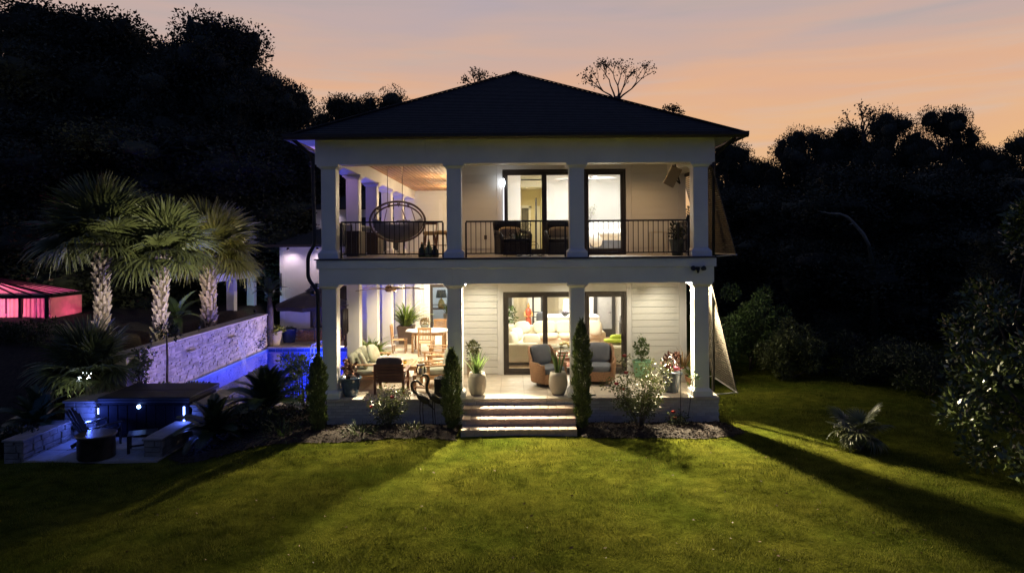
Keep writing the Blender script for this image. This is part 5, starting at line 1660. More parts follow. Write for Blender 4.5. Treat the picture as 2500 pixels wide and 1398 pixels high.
# ---- room behind the glazed end door
sr = obj('garden_room', MB().box(-4.7, -1.75, EY + .14, 33.5, PZ - .1, PZ - .01), OAK, house)
obj('inner_wall', MB().box(-4.7, -4.6, EY + .14, 33.5, PZ, 3.4).box(-4.6, -1.75, 33.4, 33.5, PZ, 3.4).box(-1.85, -1.75, EY + .14, 33.4, PZ, 3.4), mat('grey_blue_wall', (0.50, 0.55, 0.58), .6, .04), sr)
obj('ceiling', MB().box(-4.7, -1.75, EY + .14, 33.5, 3.3, 3.4), IWHITE, sr)
tl = thing('table_lamp', 'brass lamp with black shade seen through the glazed door', 'lamp', (-3.35, 32.2, PZ))
local('shade', MB().lathe([(.26, 1.25), (.2, 1.6)], 20, caps=False), BLACK, tl, smooth=True)
local('base', MB().lathe([(0, .75), (.14, .75), (.18, .9), (.12, 1.1), (.03, 1.2), (.02, 1.35), (0, 1.35)], 14), mat('brass', (0.5, 0.36, 0.14), .3, .1, metal=.8), tl, smooth=True)
local('console', MB().box(-.5, .5, -.2, .2, .70, .75).box(-.47, -.43, -.17, .17, 0, .7).box(.43, .47, -.17, .17, 0, .7), DARKWOOD, tl)
potted('planter', 'spiky plant in a grey pot inside the glazed door', (-2.95, 31.3, PZ), 'cyl', .6, .22, CONCRETE, [('leaves', sp(26, .7, .06, (50, 88), .8), LEAF, 0)])
panel('small ceiling light inside the glazed door', -3.1, 31.8, 3.29, .8, .8, 55, (.95, .97, 1))

# ---- upper bedroom and hall
bed = obj('bedroom', MB().box(-1.61, 4.86, WY + .14, 29.5, UZ - .05, UZ), OAK, house)
obj('ceiling', MB().box(-1.61, 4.86, WY + .14, 25.0, 6.93, 6.98).box(.2, 1.3, 25.0, 29.5, 6.7, 6.75), IWHITE, bed)
obj('inner_wall', MB().box(-1.61, .29, 22.3, 22.4, UZ, 6.93).box(.19, .29, 22.4, 25.0, UZ, 6.93).box(1.25, 4.86, 25.0, 25.1, UZ, 6.93).box(-1.61, -1.55, WY + .14, 22.3, UZ, 6.93).box(4.80, 4.86, WY + .14, 25.0, UZ, 6.93), IWHITE, bed)
obj('hall_wall', MB().box(.2, .29, 25.0, 29.4, UZ, 6.7).box(1.25, 1.34, 25.1, 29.4, UZ, 6.7).box(.29, 1.25, 29.4, 29.5, UZ, 6.7).box(.29, 1.25, 25.0, 25.08, 6.45, 6.93), IYEL, bed)
obj('painted_hall_opening', MB().box(.42, .72, 29.36, 29.4, UZ, 5.9), mat('painted_dim_room', (0.14, 0.13, 0.10), .8), bed)  # solid dark panel; the dim room beyond is painted in its colour
hd = obj('hall_door', MB().box(.90, .94, 25.6, 26.35, UZ, 6.1), DOORDK, bed)
obj('hall_casing', MB().box(.32, .41, 29.34, 29.4, UZ, 6.0).box(.73, .82, 29.34, 29.4, UZ, 6.0).box(.32, .82, 29.34, 29.4, 5.91, 6.02).box(.98, 1.22, 29.35, 29.4, UZ, 6.0), TRIM, bed)
panel('wide ceiling light over the bed', 2.4, 21.6, 6.92, 1.6, 1.6, 400, (1.0, .97, .92))
can(.62, 26.6, 6.70, 90, (1, .85, .55), 'nearer recessed light in the upstairs hall')
can(.62, 28.2, 6.70, 90, (1, .85, .55), 'farther recessed light in the upstairs hall')
b = thing('bed', 'white covered bed on a grey upholstered base behind the upper door', 'bed', (3.2, 22.3, UZ))
local('base', MB().box(-.75, 1.3, -.8, .85, .05, .42), GREYCUSH, b, bevel=.02)
local('mattress', MB().ell((.27, .02, .52), (1.02, .82, .17), 24, 10, .35), IWHITE, b, smooth=True)
local('duvet', MB().ell((.1, 0, .62), (.92, .85, .14), 24, 10, .45).ell((-.55, -.62, .42), (.26, .22, .30), 14, 8, .7), IWHITE, b, smooth=True)
local('headboard', MB().box(-.8, 1.3, .88, .98, 0, 1.02), IWHITE, b, bevel=.02)
ds = thing('dresser', 'white dresser behind the bed', 'dresser', (2.8, 24.6, UZ))
local('carcass', MB().box(-.5, .5, -.2, .25, .05, .9), IWHITE, ds, bevel=.01)
for k in range(3): local('drawer', MB().box(-.46, .46, -.22, -.2, .1 + .26 * k, .33 + .26 * k), IWHITE, ds, bevel=.005)
vs_ = thing('flower_vase', 'clear vase of pale blossom branches on the dresser', 'vase', (2.78, 24.5, UZ + .9))
local('vase', MB().lathe([(0, 0), (.05, 0), (.07, .1), (.04, .22), (.05, .26)], 12), thin_glass('vase_glass'), vs_, smooth=True)
m = MB(); branch_tubes(random, m, (0, 0, .05), [(.12, 0, .62), (.05, .05, .7), (.2, 0, .74), (-.08, 0, .6)], .006, .002, 5); local('twigs', m, BARK, vs_)
o = obj('blossom', shrub_mesh('blossom', rg, [((.1, 0, .6), (.14, .1, .16)), ((.2, 0, .74), (.08, .06, .08)), ((-.05, 0, .56), (.08, .08, .1))], 120, .05, .03), mat('pale_blossom', (0.5, 0.5, 0.38), .6, .3, 8, island=.4)); o.parent = vs_
def ceiling_fan(label, x, y, z_ceil, drop, rad, n, m, tilt, rot0, bw=.075):
    t = thing('ceiling_fan', label, 'ceiling fan', (x, y, z_ceil - drop))
    local('downrod', MB().tube([(0, 0, .06), (0, 0, drop)], .014, 8), m, t)
    local('canopy', MB().lathe([(.03, drop - .07), (.07, drop - .03), (.075, drop)], 16), m, t, smooth=True)
    local('motor', MB().lathe([(0, -.09), (.07, -.08), (.11, -.02), (.10, .05), (.05, .10), (0, .10)], 18), m, t, smooth=True)
    for k in range(n):
        a = rot0 + k * 2 * math.pi / n
        bl = MB()
        pr = []
        for i in range(9):
            f = i / 8
            r = .08 + (rad - .08) * f
            w = bw * (1.2 - .6 * f) * (1 if f < 1 else .5)
            dz = -.02 * f + .03 * math.sin(f * 3)
            pr.append((r, w, dz))
        vs, fs = [], []
        for (r, w, dz) in pr:
            for s, zz in ((-1, .008), (1, .008), (1, -.004), (-1, -.004)):
                vs.append((r, s * w, dz + zz + s * w * tilt))
        for i in range(8):
            for j in range(4):
                fs.append((4 * i + j, 4 * i + (j + 1) % 4, 4 * i + 4 + (j + 1) % 4, 4 * i + 4 + j))
        fs += [(3, 2, 1, 0), (32, 33, 34, 35)]
        bl.add(vs, fs, Matrix.Rotation(a, 4, 'Z'))
        local('blade', bl, m, t, smooth=False)
    return t
ceiling_fan('large steel ceiling fan in the upstairs bedroom', 2.45, 22.3, 6.93, .46, 1.05, 8, STEEL, .25, .2, .05)
# ------------------------------------------------------------------ lower porch furniture
FANWOOD = mat('fan_wood', (0.20, 0.115, 0.06), .5, .2, 6)
ceiling_fan('brown wooden ceiling fan over the left porch', -3.55, 19.6, LC, .40, 1.02, 5, FANWOOD, .18, .05, .075)

def wicker_chair(label, loc, rz):
    t = thing('wicker_chair', label, 'armchair', loc, rz, 'swivel wicker chairs by the sliding door')
    # curved shell: back and arms in one woven surface, faces -Y
    m = MB()
    n, k = 26, 7
    vs, fs = [], []
    for i in range(n + 1):
        u = -1 + 2 * i / n                        # -1 left front .. 1 right front
        a = u * R(128)
        fl = abs(u)
        top = .98 - .36 * min(1, max(0, (fl - .42) / .18)) ** .8 - (.05 if fl > .9 else 0)
        rx, ry = .40, .38
        for j in range(k + 1):
            f = j / k
            z = .12 + (top - .12) * f
            fl_out = 1.0 + .08 * f + (.10 * f if fl < .5 else 0)
            x = rx * math.sin(a) * fl_out * (1.06 if fl > .6 else 1)
            y = ry * math.cos(a) * fl_out * (1.0 + .12 * f * (1 - fl))
            if fl > .65: y = ry * math.cos(R(128) * .65) * fl_out - (fl - .65) / .35 * .42
            vs.append((x, y, z))
    for i in range(n):
        for j in range(k):
            a = i * (k + 1) + j
            fs.append((a, a + k + 1, a + k + 2, a + 1))
    m.add(vs, fs)
    o = local('shell', m, WICKER, t, smooth=True)
    md = o.modifiers.new('thickness', 'SOLIDIFY'); md.thickness = .055; md.offset = 0
    rim = [vs[i * (k + 1) + k] for i in range(n + 1)]
    local('rim', MB().tube(rim, .034, 8), WICKER, t, smooth=True)
    local('front_skirt', MB().box(-.36, .36, -.42, -.37, .10, .36), WICKER, t, bevel=.012)
    local('base', MB().lathe([(0, 0), (.27, 0), (.28, .025), (.06, .05), (.05, .14), (0, .14)], 24), BRONZE, t, smooth=True)
    local('seat_cushion', MB().ell((0, -.08, .43), (.34, .36, .095), 22, 10, .38), GREYCUSH, t, smooth=True)
    local('back_cushion', MB().ell((0, 0, 0), (.33, .10, .27), 22, 12, .5, Matrix.Translation((0, .27, .77)) @ Euler((R(-12), 0, 0)).to_matrix().to_4x4()), GREYCUSH, t, smooth=True)
    return t
p = at(1335, 938, 18.2); wicker_chair('brown wicker armchair with slate cushions turned toward the right planter', (p.x, 18.25, PZ), R(35))
p = at(1462, 936, 18.4); wicker_chair('brown wicker armchair with slate cushions behind the tall cypress', (p.x, 18.5, PZ), R(-8))

# deep teak seating on the left
def slats(name, t, m, a, b, n, w, h, axis):
    for k in range(n):
        f = (k + .5) / n
        local(name, MB().bar(Vector(a[0]).lerp(Vector(a[1]), f), Vector(b[0]).lerp(Vector(b[1]), f), w, h, axis), m, t, bevel=.004)
def teak_sofa(label, loc, rz, L=1.9):
    t = thing('teak_sofa', label, 'sofa', loc, rz)      # faces -Y, length along X
    for sx in (-1, 1):
        for sy in (-.36, .38):
            local('leg', MB().box(sx * L / 2 - .035, sx * L / 2 + .035, sy - .035, sy + .035, 0, .62 if sy < 0 else .8), TEAK, t, bevel=.005)
        local('armrest', MB().box(sx * L / 2 - .06, sx * L / 2 + .06, -.44, .40, .62, .655), TEAK, t, bevel=.008)
        local('side_rail', MB().box(sx * L / 2 - .02, sx * L / 2 + .02, -.33, .34, .26, .34), TEAK, t)
    local('front_rail', MB().box(-L / 2 + .035, L / 2 - .035, -.385, -.345, .24, .34), TEAK, t, bevel=.005)
    local('back_rail', MB().box(-L / 2 + .035, L / 2 - .035, .36, .40, .70, .79), TEAK, t, bevel=.005)
    local('back_rail', MB().box(-L / 2 + .035, L / 2 - .035, .36, .40, .30, .38), TEAK, t, bevel=.005)
    slats('back_slat', t, TEAK, ((-L / 2 + .05, .38, .38), (L / 2 - .05, .38, .38)), ((-L / 2 + .05, .38, .70), (L / 2 - .05, .38, .70)), 13, .05, .018, (0, 1, 0))
    local('seat_deck', MB().box(-L / 2 + .03, L / 2 - .03, -.34, .36, .335, .355), TEAK, t)
    n = 3
    for k in range(n):
        x = -L / 2 + .05 + (L - .1) * (k + .5) / n
        local('seat_cushion', MB().ell((x, -.02, .42), ((L - .12) / n / 2, .37, .07), 20, 8, .35), SAGECUSH, t, smooth=True)
        local('back_cushion', MB().ell((0, 0, 0), ((L - .12) / n / 2, .085, .24), 20, 10, .45, Matrix.Translation((x, .28, .66)) @ Euler((R(-14), 0, 0)).to_matrix().to_4x4()), SAGECUSH, t, smooth=True)
    return t
teak_sofa('long teak sofa with sage cushions along the left porch edge', (-3.95, 18.75, PZ), R(90), 1.95)
PILF = mat('floral_pillow', (0.62, 0.55, 0.38), .85, .25, 9, .1, 20, c2=(0.42, 0.47, 0.36))
for (x, y, rz, lab, s) in ((-3.92, 19.25, 70, 'square patterned pillow standing on the teak sofa', 1.0), (-3.98, 18.15, 100, 'smaller patterned pillow behind the burgundy plant', .85)):
    t = thing('throw_pillow', lab, 'pillow', (x, y, PZ + .70), R(rz), 'patterned pillows on the teak sofa')
    local('cover', MB().ell((0, 0, 0), (.27 * s, .09 * s, .27 * s), 18, 12, .7, Euler((R(-25), R(12), 0)).to_matrix().to_4x4()), PILF, t, smooth=True)
# dark backed club chair, back to the lawn
def club_chair(label, loc, rz, wood, cush, back_cush):
    t = thing('club_chair', label, 'armchair', loc, rz)      # faces -Y
    for sx in (-1, 1):
        local('front_leg', MB().box(sx * .36 - .035, sx * .36 + .035, -.40, -.33, 0, .56), wood, t, bevel=.005)
        local('back_leg', MB().bar((sx * .36, .36, 0), (sx * .34, .46, .78), .06, .05), wood, t, bevel=.005)
        local('armrest', MB().box(sx * .38 - .055, sx * .38 + .055, -.45, .42, .56, .595), wood, t, bevel=.008)
        local('side_rail', MB().box(sx * .36 - .02, sx * .36 + .02, -.33, .36, .22, .31), wood, t)
    local('front_rail', MB().box(-.33, .33, -.385, -.345, .22, .32), wood, t, bevel=.005)
    for k in range(6):
        z = .34 + .075 * k
        y = .40 + .115 * (z - .2) * .9
        local('back_slat', MB().box(-.32, .32, y - .011, y + .011, z, z + .06), wood, t, bevel=.003)
    local('seat_deck', MB().box(-.34, .34, -.34, .36, .30, .32), wood, t)
    local('seat_cushion', MB().ell((0, -.02, .40), (.33, .37, .085), 20, 8, .35), cush, t, smooth=True)
    local('back_cushion', MB().ell((0, 0, 0), (.33, .10, .29), 20, 10, .45, Matrix.Translation((0, .33, .68)) @ Euler((R(-14), 0, 0)).to_matrix().to_4x4()), back_cush, t, smooth=True)
    return t
REDWOOD = mat('red_brown_wood', (0.17, 0.075, 0.04), .5, .25, 5, .12, 30)
MAUVE = mat('dark_mauve_cushion', (0.10, 0.075, 0.08), .85, .15, 6, .2, 14)
p = at(955, 965, 17.45); t = club_chair('red brown club chair with its back to the lawn', (p.x, 17.55, PZ), R(180), REDWOOD, MAUVE, MAUVE)
p = at(1070, 930, 18.4); club_chair('teak armchair with sage cushions beside the second column', (p.x + .0, 18.35, PZ), R(-68), TEAK, SAGECUSH, SAGECUSH)
# teak coffee table
p = at(968, 905, 19.0)
t = thing('teak_coffee_table', 'slatted teak coffee table in the left seating group', 'table', (-3.05, 19.15, PZ))
for k in range(7): local('top_slat', MB().box(-.42 + k * .122, -.42 + k * .122 + .112, -.60, .60, .43, .46), TEAK, t, bevel=.004)
local('apron', MB().box(-.40, .40, -.57, -.53, .34, .43).box(-.40, .40, .53, .57, .34, .43).box(-.40, -.37, -.53, .53, .34, .43).box(.37, .40, -.53, .53, .34, .43), TEAK, t)
for sx in (-1, 1):
    for sy in (-1, 1): local('leg', MB().box(sx * .39 - .03, sx * .39 + .03, sy * .55 - .03, sy * .55 + .03, 0, .34), TEAK, t, bevel=.004)
t = thing('jar_candle', 'small yellow candle jar on the teak coffee table', 'candle', (-3.0, 19.0, PZ + .46))
local('jar', MB().lathe([(0, 0), (.045, 0), (.045, .07), (0, .07)], 14), mat('yellow_wax', (0.65, 0.5, 0.08), .4), t, smooth=True)
local('lid', MB().lathe([(0, .071), (.047, .071), (.047, .095), (0, .095)], 14), BLACK, t, smooth=True)
# teak rocking chairs
def rocker(label, loc, rz):
    t = thing('rocking_chair', label, 'rocking chair', loc, rz, 'teak rocking chairs')      # faces -Y
    for sx in (-1, 1):
        pts = []
        for k in range(13):
            f = -1 + 2 * k / 12
            pts.append((sx * .28, f * .52 + .04, .03 + .13 * f * f))
        m = MB()
        for a, b in zip(pts[:-1], pts[1:]): m.bar(a, b, .035, .045)
        local('rocker', m, TEAK, t)
        local('front_leg', MB().bar((sx * .28, -.26, .06), (sx * .28, -.30, .60), .045), TEAK, t, bevel=.004)
        local('back_post', MB().bar((sx * .28, .26, .06), (sx * .26, .58, 1.12), .045), TEAK, t, bevel=.004)
        local('armrest', MB().bar((sx * .30, -.38, .615), (sx * .30, .44, .58), .09, .028), TEAK, t, bevel=.006)
        local('stretcher', MB().bar((sx * .28, -.27, .25), (sx * .28, .30, .22), .03), TEAK, t)
    for k in range(6):
        y = -.28 + k * .088
        local('seat_slat', MB().bar((-.27, y, .40 - .02 * k), (.27, y, .40 - .02 * k), .078, .02), TEAK, t, bevel=.003)
    for k in range(7):
        x = -.21 + k * .07
        local('back_slat', MB().bar((x, .30, .34), (x * .97, .56, 1.06), .05, .014, (0, 1, 0)), TEAK, t, bevel=.003)
    local('top_rail', MB().bar((-.27, .575, 1.08), (.27, .575, 1.08), .035, .10), TEAK, t, bevel=.006)
    return t
r0 = rocker('nearer teak rocking chair on the left porch', (-2.2, 19.75, PZ), R(-72))
dup(r0, (-2.25, 21.1, PZ), R(-78), 'farther teak rocking chair in front of the dining set')
# side table with glass hurricane lantern
p = at(1027, 955, 17.4)
t = thing('side_table', 'small teak side table under the glass hurricane', 'table', (p.x, 17.45, PZ))
local('top', MB().box(-.19, .19, -.19, .19, .42, .45), TEAK, t, bevel=.005)
for sx in (-1, 1):
    for sy in (-1, 1): local('leg', MB().box(sx * .16 - .022, sx * .16 + .022, sy * .16 - .022, sy * .16 + .022, 0, .42), TEAK, t)
local('shelf', MB().box(-.15, .15, -.15, .15, .12, .135), TEAK, t)
t = thing('hurricane_lantern', 'round glass hurricane lantern with cream candle on the teak side table', 'lantern', (p.x, 17.45, PZ + .45))
local('globe', MB().lathe([(.085, 0), (.12, .05), (.125, .14), (.095, .21), (.10, .24)], 20, caps=False), thin_glass('lantern_glass', (.9, .9, .86), .05), t, smooth=True)
local('candle', MB().lathe([(0, .005), (.06, .005), (.06, .14), (0, .145)], 16), CREAM, t, smooth=True)
local('band', MB().lathe([(.098, .235), (.112, .24), (.112, .258), (.098, .262)], 20), BLACK, t, smooth=True)
local('foot', MB().lathe([(0, 0), (.09, 0), (.09, .006)], 16), BLACK, t)
# pierced black lantern box
p = at(1076, 968, 17.05)
t = thing('pierced_lantern', 'black pierced metal lantern beside the second column', 'lantern', (p.x, 17.0, PZ))
for (x0, x1, y0, y1) in ((-.14, .14, -.14, -.134), (-.14, .14, .134, .14), (-.14, -.134, -.134, .134), (.134, .14, -.134, .134)):
    m = MB()
    horiz = (x1 - x0) > (y1 - y0)
    n = 8
    for k in range(n + 1):          # bars between holes
        f = k / n
        if horiz: m.box(x0 + (x1 - x0 - .014) * f, x0 + (x1 - x0 - .014) * f + .016, y0, y1, .02, .42)
        else: m.box(x0, x1, y0 + (y1 - y0 - .014) * f, y0 + (y1 - y0 - .014) * f + .016, .02, .42)
    for k in range(11):
        z_ = .02 + k * .038
        if horiz: m.box(x0, x1, y0 + .0015, y1 - .0015, z_, z_ + .020)
        else: m.box(x0 + .0015, x1 - .0015, y0, y1, z_, z_ + .020)
    local('pierced_panel', m, BLACK, t)
local('bottom', MB().box(-.15, .15, -.15, .15, 0, .02), BLACK, t)
local('lid', MB().box(-.15, .15, -.15, .15, .42, .445).lathe([(.1, .445), (.06, .48), (.05, .5), (0, .5)], 16), BLACK, t)
# dining set
t = thing('dining_table', 'octagonal dining table with white top on the side porch', 'table', (-2.95, 24.1, PZ))
oct_ = [(.86 * math.cos(R(22.5 + 45 * k)), .66 * math.sin(R(22.5 + 45 * k))) for k in range(8)]
local('top', MB().prism(oct_, .71, .75), IWHITE, t, bevel=.008)
local('apron', MB().box(-.55, .55, -.40, -.36, .6, .71).box(-.55, .55, .36, .40, .6, .71).box(-.55, -.51, -.36, .36, .6, .71).box(.51, .55, -.36, .36, .6, .71), TEAK, t)
for sx in (-1, 1):
    for sy in (-1, 1): local('leg', MB().box(sx * .53 - .035, sx * .53 + .035, sy * .38 - .035, sy * .38 + .035, 0, .6), TEAK, t, bevel=.004)
def dining_chair(label, loc, rz):
    t = thing('dining_chair', label, 'chair', loc, rz, 'teak dining chairs')
    for sx in (-1, 1):
        local('front_leg', MB().box(sx * .22 - .02, sx * .22 + .02, -.23, -.19, 0, .43), TEAK, t)
        local('back_post', MB().bar((sx * .22, .21, 0), (sx * .21, .30, .96), .04), TEAK, t, bevel=.003)
        local('side_stretcher', MB().bar((sx * .22, -.2, .2), (sx * .22, .22, .2), .025), TEAK, t)
    for k in range(5): local('seat_slat', MB().box(-.235, .235, -.24 + k * .096, -.24 + k * .096 + .086, .43, .452), TEAK, t, bevel=.003)
    local('top_rail', MB().bar((-.24, .298, .94), (.24, .298, .94), .03, .075), TEAK, t, bevel=.005)
    local('low_rail', MB().bar((-.21, .255, .56), (.21, .255, .56), .025, .04), TEAK, t)
    for k in range(8):
        x = -.175 + k * .05
        local('back_slat', MB().bar((x, .256, .57), (x, .296, .91), .026, .014, (0, 1, 0)), TEAK, t)
    return t
d0 = dining_chair('slat back teak dining chair with its back to the lawn', (-2.95, 23.15, PZ), R(180))
dup(d0, (-3.95, 23.9, PZ), R(92), 'teak dining chair at the left end of the octagonal table')
dup(d0, (-1.95, 23.7, PZ), R(-85), 'teak dining chair at the right end of the octagonal table')
dup(d0, (-2.7, 25.2, PZ), R(0), 'teak dining chair on the far side of the octagonal table')
potted('succulent_pot', 'round grey pot of russet succulent on the dining table', (-3.1, 24.1, PZ + .75), 'bowl', .2, .16, mat('sage_pot', (0.26, 0.28, 0.22), .6, .15), [('leaves', shrub_mesh('leaves', rg, [((0, 0, .1), (.16, .16, .14))], 170, .07, .05), mat('russet_leaf', (0.24, 0.17, 0.07), .5, .3, 5, island=.4), 0)])
# wind chime hanging left
p = at(838, 700, 18.4)
t = thing('wind_chime', 'dark tubular wind chime hanging at the left porch opening', 'wind chime', (-4.56, 18.6, BB0 - .05))
zt = -1.05 + .2
local('cord', MB().tube([(0, 0, .05), (0, 0, -.25)], .004, 5), BLACK, t)
for k in range(3): local('cord', MB().tube([(0, 0, -.25), (.09 * math.cos(k * 2.1), .09 * math.sin(k * 2.1), -.62)], .003, 5), BLACK, t)
local('hanger_disc', MB().lathe([(0, -.64), (.10, -.64), (.10, -.62), (0, -.62)], 18), DARKWOOD, t)
for k in range(6):
    a = k * math.pi / 3
    local('chime_tube', MB().tube([(.075 * math.cos(a), .075 * math.sin(a), -.72), (.075 * math.cos(a), .075 * math.sin(a), -1.35 - .05 * k)], .017, 8), BRONZE, t, smooth=True)
local('sail', MB().add([(-.04, 0, -1.55), (.04, 0, -1.55), (.05, 0, -1.72), (0, 0, -1.82), (-.05, 0, -1.72), (-.04, .012, -1.55), (.04, .012, -1.55), (.05, .012, -1.72), (0, .012, -1.82), (-.05, .012, -1.72)], [(0, 4, 3, 2, 1), (5, 6, 7, 8, 9), (0, 1, 6, 5), (1, 2, 7, 6), (2, 3, 8, 7), (3, 4, 9, 8), (4, 0, 5, 9)]), DARKWOOD, t)
local('cord', MB().tube([(0, 0, -.63), (0, 0, -1.56)], .003, 5), BLACK, t)

# ---- metal cranes in the bed
CRANE = mat('aged_bronze', (0.055, 0.045, 0.03), .45, .3, 8, .2, 30, metal=.4)
def crane(label, x, y, head, seed):
    z0 = float(bed_height(bed_left, np.array([x]), np.array([y]))[0])
    t = thing('crane_statue', label, 'statue', (x, y, z0))
    body = MB()
    body.tube([(.22, 0, .48), (.10, 0, .60), (-.02, 0, .70), (-.10, 0, .76)], [.012, .075, .085, .035], 12)
    local('body', body, CRANE, t, smooth=True)
    if head == 'low':
        neck = [(-.09, 0, .75), (-.20, 0, .84), (-.23, 0, .97), (-.16, 0, 1.06), (-.06, 0, 1.05), (.0, 0, .98)]
        beak = [(.0, 0, .985), (.07, 0, .93), (.13, 0, .91)]
    else:
        neck = [(-.09, 0, .75), (-.16, 0, .86), (-.15, 0, 1.0), (-.10, 0, 1.12), (-.14, 0, 1.22), (-.22, 0, 1.23)]
        beak = [(-.22, 0, 1.23), (-.30, 0, 1.19), (-.38, 0, 1.17)]
    sm = []
    for i in range(len(neck) - 1):
        for k in range(4): sm.append(Vector(neck[i]).lerp(Vector(neck[i + 1]), k / 4))
    sm.append(Vector(neck[-1]))
    for _ in range(3): sm = [sm[0]] + [(sm[i - 1] + sm[i] * 2 + sm[i + 1]) / 4 for i in range(1, len(sm) - 1)] + [sm[-1]]
    local('neck', MB().tube(sm, [.036 - .012 * i / len(sm) for i in range(len(sm))], 9), CRANE, t, smooth=True)
    local('head', MB().ell(neck[-1], (.04, .028, .03), 10, 8), CRANE, t, smooth=True)
    local('beak', MB().tube(beak, [.016, .009, .003], 7), CRANE, t, smooth=True)
    for s in (-1, 1):
        local('wing', MB().ell((0, 0, 0), (.17, .02, .07), 14, 8, 1.0, Matrix.Translation((.06, s * .075, .63)) @ Euler((0, R(38), 0)).to_matrix().to_4x4()), CRANE, t, smooth=True)
        local('leg', MB().tube([(.02 + .03 * s, s * .03, .62), (.01 + .03 * s, s * .03, .32), (.03 + .03 * s, s * .03, 0)], [.014, .010, .009], 7), CRANE, t, smooth=True)
        local('foot', MB().tube([(.03 + .03 * s, s * .03, .006), (-.05 + .03 * s, s * .05, .006)], [.008, .004], 5), CRANE, t)
    local('tail', MB().tube([(.2, 0, .5), (.32, 0, .36)], [.04, .006], 8), CRANE, t, smooth=True)
    return t
p = at(1025, 1030, 16.25); crane('dark metal crane statue bending its neck down', p.x + .02, 16.3, 'low', 1)
p = at(1052, 1035, 16.3); t = crane('dark metal crane statue looking left with raised head', p.x + .05, 16.35, 'high', 2); t.rotation_euler = (0, 0, R(15)); t.scale = (.98, .98, .98)
# garden stakes right
for (px0, py0, px1, py1, lab) in ((1661, 1040, 1662, 865, 'tall thin black garden stake before the blue grey pot'), (1677, 1036, 1693, 918, 'leaning thin garden stake near the right column')):
    a, b = at(px0, py0, 16.45), at(px1, py1, 16.45)
    z0 = float(bed_height(bed_right, np.array([a.x]), np.array([16.45]))[0])
    t = thing('garden_stake', lab, 'stake', (a.x, 16.45, z0), group='thin garden stakes right of the rose bush')
    obj('rod', MB().tube([(a.x, 16.45, z0 - .1), b], .008, 6), BLACK, t)
    if px1 == 1693:
        o = obj('vine_leaves', shrub_mesh('vine_leaves', rg, [((b.x, 16.45, b.z), (.14, .08, .1)), ((b.x - .04, 16.45, b.z - .22), (.09, .06, .1))], 60, .06, .04), LEAF, t)
    else: obj('finial', MB().ell(tuple(b), (.014, .014, .02), 8, 6), BLACK, t)
# little hose guide on the patio edge
p = at(1445, 964, 16.9)
t = thing('lizard_ornament', 'tiny dark lizard ornament on the patio edge', 'ornament', (p.x, 16.85, PZ))
local('body', MB().tube([(-.14, 0, .015), (-.02, 0, .02), (.06, .01, .025), (.1, 0, .03)], [.004, .012, .02, .012], 8), BLACK, t, smooth=True)
for k in range(4): local('leg', MB().tube([(.0 + .06 * (k % 2), 0, .02), (.0 + .06 * (k % 2), .05 * (1 if k < 2 else -1), .006)], .005, 5), BLACK, t)
# ------------------------------------------------------------------ balcony furniture
PODF = mat('pod_frame', (0.15, 0.10, 0.075), .5, .2, 10)
PODC = mat('pod_cushion', (0.26, 0.25, 0.27), .85, .12, 5, .15, 14)
p = at(970, 541, 18.2)
pod = thing('hanging_daybed', 'round hanging daybed with grey cushion bowl on the upper balcony', 'hanging chair', (p.x, 18.3, p.z), R(8))
def ring(a, b, tilt, y, r, n=40, a0=0, a1=2 * math.pi):
    pts = []
    for k in range(n + 1):
        an = a0 + (a1 - a0) * k / n
        pts.append(Vector((a * math.cos(an), y + b * math.sin(an) * math.sin(tilt), b * math.sin(an) * math.cos(tilt))))
    return MB().tube(pts, r, 8, caps=(a1 - a0) < 6.2)
local('front_hoop', ring(.72, .55, R(14), -.28, .028), PODF, pod, smooth=True)
local('rear_hoop', ring(.66, .48, R(-16), .34, .022), PODF, pod, smooth=True)
for (x, s) in ((-.52, .62), (-.26, .9), (.0, 1.0), (.26, .9)):
    pts = []
    h = .55 * math.sqrt(max(0, 1 - (x / .74) ** 2))
    for k in range(15):
        an = math.pi * k / 14
        pts.append(Vector((x + .05 * math.sin(an), -.30 * math.cos(an) + .03, h * (.72 + .28 * abs(math.cos(an)) * 0 + .24 * math.sin(an)) if 0 < k < 14 else h * .9)))
    local('roof_rib', MB().tube(pts, .014, 6), PODF, pod, smooth=True)
for (x0, x1) in ((-.62, -.66), (-.30, -.42), (.36, .52), (.1, .3)):
    local('side_rib', MB().tube([(x0, .30, .36), ((x0 + x1) / 2, .38, .1), (x1, .30, -.15)], .013, 6), PODF, pod, smooth=True)
bowl = MB()
nu, nv = 28, 9
vs, fs = [], []
for j in range(nv + 1):
    th = -math.pi / 2 + (math.pi / 2 + .02) * j / nv
    for i in range(nu):
        ph = 2 * math.pi * i / nu
        vs.append((.68 * math.cos(th) ** .8 * math.cos(ph) if j else 0, .40 * math.cos(th) ** .8 * math.sin(ph) + .03 if j else .03, -.08 + .42 * math.sin(th) + (.16 * math.cos(th) ** 2 * math.cos(ph) ** 2)))
for j in range(nv):
    for i in range(nu): fs.append((j * nu + i, j * nu + (i + 1) % nu, (j + 1) * nu + (i + 1) % nu, (j + 1) * nu + i))
bowl.add(vs, fs)
o = local('cushion_bowl', bowl, PODC, pod, smooth=True)
md = o.modifiers.new('thick', 'SOLIDIFY'); md.thickness = .07; md.offset = -1
local('seat_pad', MB().ell((0, .02, -.22), (.55, .32, .10), 20, 8, .8), PODC, pod, smooth=True)
for x in (-.27, .12): local('suspension_rope', MB().tube([(x, .0, .50), (x, .05, UC - .03 - p.z)], .010, 6), PODF, pod)

